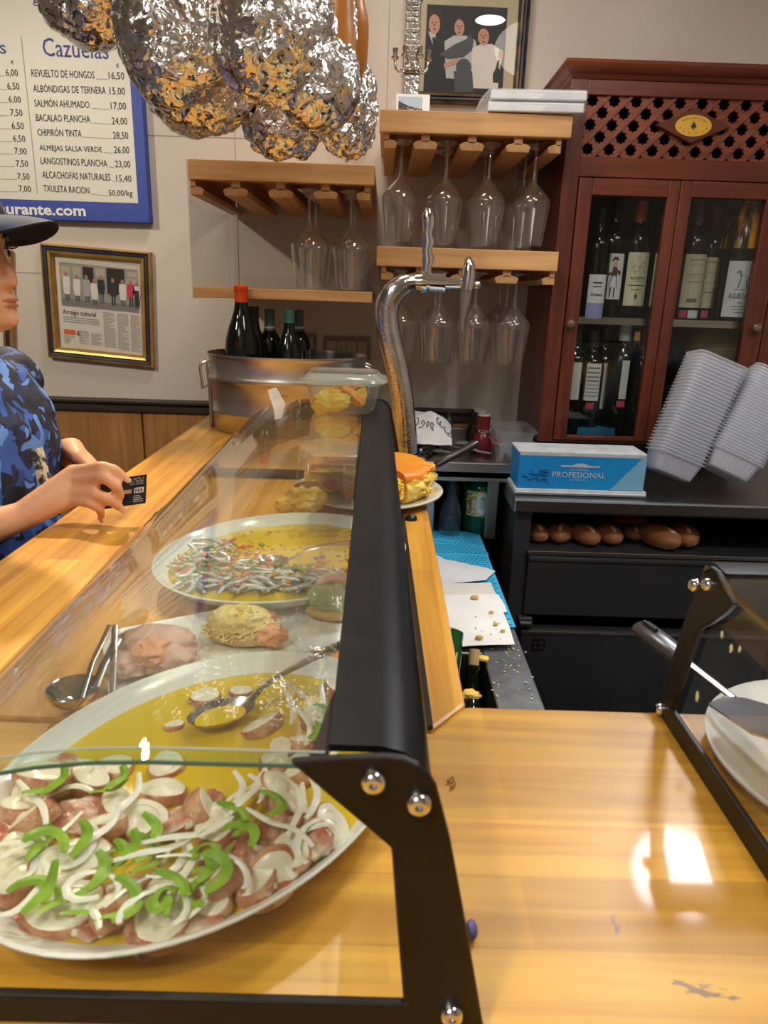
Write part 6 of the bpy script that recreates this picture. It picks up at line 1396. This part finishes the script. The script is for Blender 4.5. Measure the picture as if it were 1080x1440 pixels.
# serving tongs and a ladle at the left inside the case
p = oz(104, 978, 1.125); t = thing('ladle', 'small steel ladle lying bowl up by the left glass of the case', 'ladle', (p.x, p.y, 1.118))
b = MB(); b.lathe([(.0001, .0), (.012, .002), (.019, .008), (.0215, .016), (.0195, .0155), (.011, .006), (.0001, .004)], (p.x, p.y, 1.1165), 28); b.build('bowl', m_chrome, t)
q = oz(165, 900, 1.15); b = MB(); b.tube([p+V((.018, 0, .008)), p.lerp(q, .4)+V((.01, 0, .006)), q], [.004, .0035, .0045], 10, flat=.5); b.build('handle', m_steel, t)
p, q = oz(132, 985, 1.128), oz(158, 880, 1.16)
t = thing('serving_tongs', 'steel serving tongs standing against the left glass beside the ladle', 'tongs', p)
for s_ in (-1, 1):
    b = MB(); sd = V((.010*s_, 0, 0)); b.tube([p+sd*1.4+V((0, 0, -.010)), p.lerp(q, .5)+sd*.9, q+sd*.2], [.0030, .0025, .003], 8, flat=.5); b.build('arm', m_steel, t)

# ------------------------------------------------------------------ right case: plate, omelette, cake server
pr_ = oz(1015, 1060, BZ+.016); pcx, pcy = pr_.x+.112, pr_.y-.008
lathe_plate('plate', 'round white plate with yellow omelette in the right case', (pcx, pcy, BZ), .118, .016)
wedge('omelette', 'yellow potato omelette on the white plate in the right case', (pcx+.022, pcy, BZ+.0075), .080, -180, 179, .040, seed=41)
h0, h1, h2, h3 = oy(899, 880, .62), oy(944, 914, .575), oy(1032, 982, .50), oy(1080, 1015, .44)
t = thing('cake_server', 'steel cake server with a chunky grey slotted handle poking out of the right case', 'server', h0)
d = (h1-h0).normalized(); b = MB(); ext = h1+d*.022
b.tube([h0-d*.001, h0+d*.004, h0.lerp(ext, .5), ext-d*.006, ext], [.006, .0118, .0125, .0105, .006], 16, flat=.62); hd = b.build('handle', noisy('handle_grey', (.10, .10, .11), (.15, .15, .16), 40, .3, .7), t)
b = MB(); n_ = V((0, -.6, .8)); n_ = (n_-d*n_.dot(d)).normalized(); b.tube([h0+d*.008+n_*.0085, h0+d*.026+n_*.0087], .0022, 10); b.build('hanging_slot', m_black, hd)
b = MB(); b.tube([ext-d*.004, h2], [.0042, .0036], 10, flat=.6); b.build('shank', m_steel, t)
b = MB(); e_ = (h3-h2).normalized(); s_ = e_.cross(V((0, 0, 1))).normalized(); h4 = h2+e_*.13; h4.z = max(h4.z, BZ+.05)
b.prism([h2-s_*.008, h2+s_*.008, h2+e_*.03+s_*.030, h2+e_*.10+s_*.026, h4, h2+e_*.10-s_*.026, h2+e_*.03-s_*.030], (0, 0, .0015)); b.build('blade', m_steel, t, False)

# ================================================================== FOIL WRAPPED HAMS HANGING FROM THE CEILING
def foil_mat():
    m = principled('aluminium_foil', (.88, .87, .85), .19, 1.)
    tc = N(m, 'ShaderNodeTexCoord'); g = N(m, 'ShaderNodeNewGeometry'); nz = N(m, 'ShaderNodeTexNoise'); nz.inputs['Scale'].default_value = 22; nz.inputs['Detail'].default_value = 3
    L(m, tc.outputs['Object'], nz.inputs['Vector']); prev = g.outputs['Normal']
    for sc, k in ((26, .22), (62, .40), (120, .42), (260, .3)):
        v = N(m, 'ShaderNodeTexVoronoi'); v.inputs['Scale'].default_value = sc; v.inputs['Randomness'].default_value = 1
        mix = N(m, 'ShaderNodeMix'); mix.data_type = 'VECTOR'; mix.inputs[0].default_value = .05; L(m, tc.outputs['Object'], mix.inputs[4]); L(m, nz.outputs['Color'], mix.inputs[5]); L(m, mix.outputs[1], v.inputs['Vector'])
        s_ = N(m, 'ShaderNodeVectorMath'); s_.operation = 'SUBTRACT'; s_.inputs[1].default_value = (.5, .5, .5); L(m, v.outputs['Color'], s_.inputs[0])
        c_ = N(m, 'ShaderNodeVectorMath'); c_.operation = 'SCALE'; c_.inputs['Scale'].default_value = k; L(m, s_.outputs[0], c_.inputs[0])
        a_ = N(m, 'ShaderNodeVectorMath'); a_.operation = 'ADD'; L(m, prev, a_.inputs[0]); L(m, c_.outputs[0], a_.inputs[1]); prev = a_.outputs[0]
    nn = N(m, 'ShaderNodeVectorMath'); nn.operation = 'NORMALIZE'; L(m, prev, nn.inputs[0]); L(m, nn.outputs[0], m.node_tree.nodes['Principled BSDF'].inputs['Normal']); return m
m_foil = foil_mat()
m_hamr = noisy('cured_ham_rind', (.52, .20, .015), (.36, .11, .01), 6, .3, bump=.15)
def ham(label, x, y, ax, ay, Y, seed, upz=.26, lean=(0, 0), depth=.8, amp=.085, extra=()):
    c_ = oy(x, y, Y); sx, sz = ax*Y/1000*.96, ay*Y/1000*.96
    t_ = thing('foil_wrapped_ham', label, 'ham', (c_.x, Y, c_.z), 'hams hanging from the ceiling'); b = MB(); k = b.n()
    b.sphere(c_, (sx, sx*depth, sz), 5, amp, 2.0, seed, 'crumple')
    for (dx, dy, fx, fy) in extra: q = oy(x+dx, y+dy, Y-.01); b.sphere(q, (fx*Y/1000, fx*Y/1000*.7, fy*Y/1000), 4, amp*1.2, 2.6, seed+9, 'crumple')
    b.build('foil_wrap', m_foil, t_, angle=24)
    top_ = c_+V((lean[0], lean[1], sz*.55)); tz = c_.z+upz
    b = MB(); b.tube([top_-V((0, 0, .02)), c_+V((lean[0], lean[1], sz*.9)), V((c_.x+lean[0]*1.4, Y+lean[1]*1.4, c_.z+upz*.75)), V((c_.x+lean[0]*1.5, Y+lean[1]*1.5, tz+.06))], [sx*.72, sx*.68, sx*.42, .022], 20); b.build('ham_leg', m_hamr, t_)
    b = MB(); b.tube([V((c_.x+lean[0]*1.5, Y+lean[1]*1.5, tz+.05)), V((c_.x+lean[0]*1.5, Y+lean[1]*1.5, 2.75))], .004, 8); b.build('cord', principled('cord_tan%d' % seed, (.4, .3, .18), .8), t_)
ham('foil wrapped ham hanging leftmost, in front of the menu board, golden reflections', 128, -4, 64, 58, 1.36, 1, .30)
ham('large foil wrapped ham second from the left, its rim hanging over the board corner', 243, 42, 72, 92, 1.31, 2, .26, extra=((10, 38, 66, 46),))
ham('lower foil wrapped ham showing under the second one, pointing down above the left rack', 280, 122, 72, 60, 1.47, 3, .34, lean=(0, .03))
ham('large foil wrapped ham right of centre, crumpled and grey, hanging in front', 382, 42, 80, 88, 1.28, 4, .26, extra=((30, -20, 50, 40),))
ham('smooth foil wrapped ham with bare amber rind showing above it on the right', 446, 114, 56, 60, 1.30, 5, .30, lean=(.012, .02), amp=.05)
ham('small dark foil wrapped ham low behind the smooth one, left half of the pair', 400, 172, 52, 45, 1.50, 6, .40, lean=(.02, .02), amp=.13)
ham('lowest right foil wrapped ham, thin crumpled foil by the upper right rack', 488, 165, 40, 50, 1.52, 7, .42, lean=(-.01, .02), amp=.14, extra=((26, -28, 14, 34),))
c_ = oy(470, 52, 1.46)
t = thing('bare_ham', 'amber cured ham with one strip of foil, hanging at the right end of the row', 'ham', c_, 'hams hanging from the ceiling')
b = MB(); b.sphere(c_, (.060, .05, .125), 4, .05, 2, 3); b.build('rind', m_hamr, t)
q0, q1 = oy(484, 40, 1.39), oy(486, -60, 1.39); b = MB(); b.sphere(q0, (.0225, .016, .066), 5, .08, 2.5, 31, 'crumple'); b.build('foil_strip', m_foil, t, angle=24)
b = MB(); b.tube([c_+V((0, 0, .15)), V((c_.x, c_.y, 2.75))], .004, 8); b.build('cord', principled('cord_tan', (.4, .3, .18), .8), t)
# ================================================================== PERSON AT THE BAR
def fuse(mb, voxel, smooth=6, fac=.5):
    me = bpy.data.meshes.new('tmp'); bmesh.ops.recalc_face_normals(mb.bm, faces=mb.bm.faces[:]); mb.bm.to_mesh(me); mb.bm.free()
    ob = bpy.data.objects.new('tmp', me); C.objects.link(ob)
    r_ = ob.modifiers.new('r', 'REMESH'); r_.mode = 'VOXEL'; r_.voxel_size = voxel
    s_ = ob.modifiers.new('s', 'SMOOTH'); s_.factor = fac; s_.iterations = smooth
    bpy.context.view_layer.update(); dg = bpy.context.evaluated_depsgraph_get()
    m2 = bpy.data.meshes.new_from_object(ob.evaluated_get(dg)); bpy.data.objects.remove(ob); bpy.data.meshes.remove(me)
    out = MB(); out.bm.from_mesh(m2); bpy.data.meshes.remove(m2); return out
person = thing('person', 'person in a navy cap and blue camouflage shirt leaning on the bar, holding a card', 'person', (-.66, 1.10, 0))
HY = 1.08
def hring(z, xf, xb, hw, k=28, pw=2.3):
    cx, ax = (xf+xb)/2, (xf-xb)/2; out = []
    for i in range(k):
        a = 2*pi*i/k; c_, s_ = cos(a), sin(a); out.append(V((cx+ax*math.copysign(abs(c_)**(2/pw), c_), HY+hw*math.copysign(abs(s_)**(2/pw), s_), z)))
    return out
def tring(z, xf, xb, hw, cy=1.10, k=32, pw=2.5):
    cx, ax = (xf+xb)/2, (xf-xb)/2; out = []
    for i in range(k):
        a = 2*pi*i/k; c_, s_ = cos(a), sin(a); out.append(V((cx+ax*math.copysign(abs(c_)**(2/pw), c_), cy+hw*math.copysign(abs(s_)**(2/pw), s_), z)))
    return out
# joints
shR, elR, wrR = V((-.675, .915, 1.275)), V((-.705, .845, 1.075)), V((-.508, .965, 1.128))
shL, elL, wrL = V((-.675, 1.285, 1.275)), V((-.735, 1.33, 1.085)), V((-.548, 1.235, 1.166))
b = MB()
b.loft([hring(z, f_, bk, hw) for z, f_, bk, hw in ((1.604, -.63, -.655, .015), (1.598, -.600, -.685, .042), (1.575, -.573, -.712, .064), (1.54, -.558, -.728, .073), (1.51, -.554, -.730, .076), (1.488, -.5575, -.728, .075), (1.46, -.5555, -.718, .071), (1.435, -.5495, -.70, .066), (1.416, -.5455, -.685, .061), (1.402, -.5465, -.67, .055), (1.39, -.5465, -.655, .046), (1.379, -.555, -.645, .034), (1.373, -.575, -.635, .02))])
b.tube([V((-.557, HY, 1.490)), V((-.551, HY, 1.472)), V((-.543, HY, 1.455)), V((-.541, HY, 1.446)), V((-.552, HY, 1.438))], [.006, .008, .0095, .0095, .006], 12)
for s_ in (-1, 1): b.sphere((-.5505, HY+s_*.011, 1.444), (.008, .007, .006), 2)
for z, x_, r_ in ((1.4215, -.5465, .0062), (1.4120, -.5475, .0066)): b.tube([V((x_-.012, HY-.023, z-.001)), V((x_-.002, HY-.012, z)), V((x_, HY, z)), V((x_-.002, HY+.012, z)), V((x_-.012, HY+.023, z-.001))], [.002, .005, r_, .005, .002], 8)
b.sphere((-.553, HY, 1.394), (.014, .018, .013), 2)
for s_ in (-1, 1):
    b.sphere((-.645, HY+s_*.077, 1.468), (.020, .008, .030), 2); b.capsule((-.562, HY+s_*.012, 1.503), (-.575, HY+s_*.048, 1.502), .006, .004)
b.capsule((-.65, HY, 1.41), (-.665, HY+.01, 1.28), .056, .062)
b.loft([tring(z, f_, bk, hw) for z, f_, bk, hw in ((1.325, -.63, -.705, .06), (1.30, -.60, -.735, .14), (1.24, -.562, -.75, .165), (1.15, -.560, -.745, .155), (1.05, -.570, -.735, .135), (.95, -.565, -.755, .155), (.86, -.57, -.775, .165), (.80, -.59, -.76, .15))])
for sh, el, wr in ((shR, elR, wrR), (shL, elL, wrL)):
    b.capsule(sh, el, .047, .037); m_ = el.lerp(wr, .35); b.capsule(el, m_, .036, .035); b.capsule(m_, wr, .035, .0215)
for s_ in (-1, 1):
    hp, kn, an = V((-.675, 1.10+s_*.085, .84)), V((-.655, 1.10+s_*.09, .46)), V((-.69, 1.10+s_*.09, .09)); b.capsule(hp, kn, .082, .053); b.capsule(kn, an, .053, .036); b.capsule(an+V((-.01, 0, -.045)), an+V((.14, 0, -.055)), .034, .03)
# right hand: back to the camera, fingers curled over the card, thumb behind it
F_ = lambda x, y, Y: oy(x, y, Y)
palm = [(wrR, F_(104, 664, 1.000), .0205, .0125), (wrR, F_(101, 677, .992), .021, .0130), (wrR, F_(99, 691, .985), .021, .0128), (wrR, F_(97, 703, .981), .020, .0118)]
for p, q, r0, r1 in palm: b.capsule(p.lerp(q, .10), q, r0, r1)
def finger(pts, r):
    for (p, q), (r0, r1) in zip(zip(pts, pts[1:]), zip(r, r[1:])): b.capsule(p, q, r0, r1, 10)
fing = [[(104, 664, 1.000), (143, 656, .984), (160, 660, .983), (175, 671, .992)], [(101, 677, .992), (147, 671, .974), (164, 684, .977), (169, 697, .990)], [(99, 691, .985), (134, 694, .970), (154, 703, .974), (169, 714, .990)], [(97, 703, .981), (125, 707, .968), (140, 715, .972), (143, 726, .985)]]
for f_, s_ in zip(fing, (1, 1.03, .98, .86)): finger([F_(*q) for q in f_], [.0105*s_, .0088*s_, .0082*s_, .0068*s_])
finger([wrR.lerp(F_(104, 664, 1.0), .35)+V((.004, .012, .004)), F_(95, 672, 1.026), F_(130, 676, 1.022), F_(158, 682, 1.014)], [.014, .0115, .0098, .0078])
# left hand: resting on the bar behind the right one
kn = [F_(112, 640, 1.205)+V((0, .01*i-.01, -.006*i)) for i in range(4)]
for k_, q in enumerate(kn): b.capsule(wrL.lerp(q, .1), q, .0205, .0125)
for k_, q in enumerate(kn):
    t1 = q+V((.026, -.012, -.016)); t2 = t1+V((.010, -.012, -.020)); finger([q, t1, V((t2.x, t2.y, max(t2.z, BZ+.008)))], [.0108, .009, .007])
finger([wrL+V((.015, -.014, .0)), wrL+V((.045, -.034, -.014)), wrL+V((.066, -.046, -.034))], [.013, .0105, .008])
body = fuse(b, .0036, 5).build('body', m_skin, person, angle=0)
# nails
b = MB()
for f_ in fing:
    p, q = F_(*f_[2]), F_(*f_[3]); d = (q-p).normalized(); n_ = (V((0, -1, .45))-d*V((0, -1, .45)).dot(d)).normalized(); s_ = d.cross(n_); c_ = q+n_*.0058+d*.002
    b.loft([[c_+d*l_+s_*w_*sg-n_*(abs(sg)*.0012) for sg in (-1, -.5, 0, .5, 1)] for l_, w_ in ((-.005, .0036), (0, .0044), (.005, .0040), (.0075, .002))], cap=False, closed=False)
b.build('fingernails', principled('nail', (.80, .52, .40), .25), person)
# eyes, brows, lips
b = MB()
for s_ in (-1, 1): b.sphere((-.5665, HY+s_*.031, 1.4865), .0115, 2)
ey = b.build('eyes', principled('eye_white', (.75, .72, .68), .2), person)
b = MB()
for s_ in (-1, 1): b.sphere((-.5568, HY+s_*.0315, 1.4862), (.0022, .0055, .0055), 2)
b.build('iris', principled('iris', (.06, .03, .015), .15), ey)
b = MB()
for s_ in (-1, 1):
    for i in range(7):
        y = HY+s_*(.021+.0035*i); p = V((-.5545-.0012*abs(i-3), y, 1.4925)); b.tube([p, p+V((.007, s_*.0006*(i-2), .002)), p+V((.011, s_*.001*(i-2), .006))], [.0006, .0005, .0002], 4)
    b.tube([V((-.5565, HY+s_*.016, 1.507)), V((-.5565, HY+s_*.032, 1.511)), V((-.566, HY+s_*.052, 1.505))], [.002, .0028, .0012], 6)
m_hair = noisy('dark_hair', (.02, .012, .008), (.05, .03, .02), 60, .45, stretch=(1, 1, .2))
b.build('lashes_and_brows', m_hair, person)
b = MB()
for z, x_ in ((1.4212, -.5415), (1.4128, -.5420)): b.tube([V((x_-.009, HY-.021, z-.001)), V((x_-.0005, HY-.010, z+.0006)), V((x_, HY, z)), V((x_-.0005, HY+.010, z+.0006)), V((x_-.009, HY+.021, z-.001))], [.0008, .0022, .0028, .0022, .0008], 8)
b.build('lips', principled('lips', (.50, .17, .11), .45), person)
b = MB(); b.loft([hring(z, f_, bk, hw) for z, f_, bk, hw in ((1.56, -.60, -.738, .078), (1.50, -.635, -.742, .081), (1.44, -.655, -.738, .077), (1.40, -.67, -.72, .06), (1.385, -.68, -.71, .04))]); b.build('hair', m_hair, person)
# cap
m_cap = noisy('navy_cap', (.012, .020, .045), (.02, .032, .065), 80, .85, bump=.15, bscale=200)
b = MB(); b.loft([hring(z, f_, bk, hw) for z, f_, bk, hw in ((1.512, -.548, -.738, .083), (1.53, -.546, -.742, .084), (1.57, -.560, -.732, .078), (1.60, -.590, -.708, .062), (1.62, -.625, -.67, .034), (1.625, -.645, -.655, .006))]); cp_ = b.build('cap', m_cap, person)
b = MB(); top_, bot_ = [], []
for j in range(8):
    u = j/7; row, row2 = [], []
    for i in range(17):
        a = (i/16-.5)*pi*.94; hw = .083; yy_ = sin(a)*hw; ext_ = .080*cos(a)**.7*u; xb_ = -.551-.055*(1-cos(a)); z = 1.536-.030*(sin(a)**2)-.012*u*u+.006*u
        p = V((xb_+ext_, HY+yy_, z)); row.append(p); row2.append(p-V((0, 0, .0035)))
    top_.append(row); bot_.append(row2)
b.loft(top_, cap=False, closed=False); k_ = b.n(); b.build('brim', principled('brim_blue', (.055, .085, .16), .85), cp_)
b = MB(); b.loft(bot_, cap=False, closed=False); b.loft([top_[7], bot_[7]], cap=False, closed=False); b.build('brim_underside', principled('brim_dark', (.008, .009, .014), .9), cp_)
# shirt
def camo():
    m = principled('camouflage', (.02, .04, .12), .75); bs = m.node_tree.nodes['Principled BSDF']
    tc = N(m, 'ShaderNodeTexCoord'); mp = N(m, 'ShaderNodeMapping'); mp.inputs['Scale'].default_value = (1, 1, 1.2); L(m, tc.outputs['Object'], mp.inputs[0])
    prev = None
    for i, (sc, thr, col) in enumerate(((15, .50, (.04, .12, .46)), (19, .57, (.012, .018, .045)), (17, .60, (.13, .30, .78)), (24, .62, (.010, .014, .03)))):
        mv = N(m, 'ShaderNodeVectorMath'); mv.operation = 'ADD'; mv.inputs[1].default_value = (i*3.7, i*1.3, i*5.1); L(m, mp.outputs[0], mv.inputs[0])
        n_ = N(m, 'ShaderNodeTexNoise'); n_.inputs['Scale'].default_value = sc; n_.inputs['Detail'].default_value = 1.2; n_.inputs['Distortion'].default_value = 1.2; L(m, mv.outputs[0], n_.inputs['Vector'])
        gt = N(m, 'ShaderNodeMath'); gt.operation = 'GREATER_THAN'; gt.inputs[1].default_value = thr; L(m, n_.outputs['Fac'], gt.inputs[0])
        mx = N(m, 'ShaderNodeMix'); mx.data_type = 'RGBA'; L(m, gt.outputs[0], mx.inputs[0]); mx.inputs[7].default_value = (*col, 1)
        if prev is None: mx.inputs[6].default_value = (.016, .028, .085, 1)
        else: L(m, prev, mx.inputs[6])
        prev = mx.outputs[2]
    L(m, prev, bs.inputs['Base Color']); return m
b = MB(); b.loft([tring(z, f_, bk, hw) for z, f_, bk, hw in ((1.345, -.612, -.715, .070), (1.33, -.600, -.735, .09), (1.305, -.580, -.755, .155), (1.24, -.546, -.768, .182), (1.19, -.541, -.768, .182), (1.14, -.545, -.762, .175), (1.06, -.552, -.755, .160), (.95, -.548, -.775, .175), (.84, -.55, -.79, .185))])
for sh, el in ((shR, elR), (shL, elL)): b.capsule(sh, sh.lerp(el, .80), .062, .060)
b = fuse(b, .008, 8)
for v in b.bm.verts:
    q = v.co; v.co += v.normal*(.006*NZ.noise(V((q.x*16, q.y*11, q.z*20)))+.0035*NZ.noise(V((q.x*34, q.y*30, q.z*18))))
sh_ = b.build('shirt', camo(), person, angle=0)
b = MB(); pts = [(42, 634, 1.02), (48, 655, 1.01), (51, 672, 1.005), (58, 690, 1.0), (64, 704, 1.0)]; rings = []
for i, (x, y, Y) in enumerate(pts): p = oy(x, y, Y); q = oy(x+13, y-3, Y+.012); rings.append([p, p.lerp(q, .5)+V((.004, -.006, 0)), q, q+V((0, .012, 0)), p+V((0, .012, 0))])
b.loft(rings); q_ = [oy(x, y, .985) for x, y in ((22, 716), (48, 706), (44, 716), (20, 724))]; b.prism(q_, (0, .01, 0))
b.build('patterned_facing', noisy('facing_cream', (.03, .03, .035), (.55, .48, .36), 75, .8, lo=.45, hi=.55), sh_, angle=60)
b = MB()
for s_ in (-1, 1):
    hp, kn_, an = V((-.675, 1.10+s_*.085, .86)), V((-.655, 1.10+s_*.09, .46)), V((-.69, 1.10+s_*.09, .10)); b.capsule(hp, kn_, .095, .068); b.capsule(kn_, an, .068, .052)
b.loft([tring(z, f_, bk, hw) for z, f_, bk, hw in ((.96, -.558, -.765, .165), (.86, -.555, -.785, .178), (.79, -.58, -.77, .16))]); fuse(b, .012, 6).build('trousers', principled('trousers_dark', (.02, .022, .03), .85), person, angle=0)
b = MB()
for s_ in (-1, 1):
    an = V((-.69, 1.10+s_*.09, .09)); b.capsule(an+V((-.02, 0, -.045)), an+V((.145, 0, -.048)), .042, .038)
fuse(b, .01, 4).build('shoes', principled('shoes_dark', (.02, .02, .02), .6), person, angle=0)
b = MB(); ax_ = (wrL-elL).normalized(); a_ = ax_.orthogonal().normalized(); c2_ = ax_.cross(a_); c_ = wrL-ax_*.030; b.tube([c_+(a_*cos(t_)+c2_*sin(t_))*.0275 for t_ in [2*pi*i/24 for i in range(25)]], .0022, 6); b.build('bracelet', principled('bracelet_dark', (.03, .02, .015), .4), person)
# bank card
q00, q10, q11, q01 = oy(141, 717, .995), oy(204.8, 707.5, 1.008), oy(206.5, 667, 1.018), oy(141, 676, 1.006)
t = thing('bank_card', 'black bank card held between fingers and thumb over the bar', 'card', q00)
n_ = (q10-q00).cross(q01-q00).normalized(); n_ = n_ if n_.y < 0 else -n_
b = MB(); b.prism([q00, q10, q11, q01], -n_*.0009); b.build('card', principled('card_black', (.008, .009, .014), .3), t, False)
cf = lambda u, v: q00.lerp(q10, u).lerp(q01.lerp(q11, u), v)+n_*.0004
def cr(b, u0, u1, v0, v1): b.face([cf(u0, v0), cf(u1, v0), cf(u1, v1), cf(u0, v1)])
b = MB(); cr(b, .02, .68, .42, .55); b.build('signature_strip', principled('card_gold', (.42, .36, .22), .5), t, False)
b = MB(); cr(b, .735, .945, .40, .58); b.build('logo_box', principled('card_white', (.70, .70, .72), .5), t, False)
cf0 = cf; cf = lambda u, v: cf0(u, v)+n_*.0003
b = MB(); b.text('DKB', lambda u, v: cf(.755+u, .425+v), .17, .13, bold=.03); b.build('logo_letters', m_ink, t, False)
b = MB(); rnd = random.Random(6)
for k in range(3): b.text('560 2672 108'[k:k+8], lambda u, v: cf(.64+u, .70+.085*k+v), .29, .055)
for k in range(4): cr(b, .72, .72+rnd.uniform(.12, .24), .10+.065*k, .12+.065*k)
b.build('small_print', principled('card_print', (.62, .62, .64), .5), t, False)
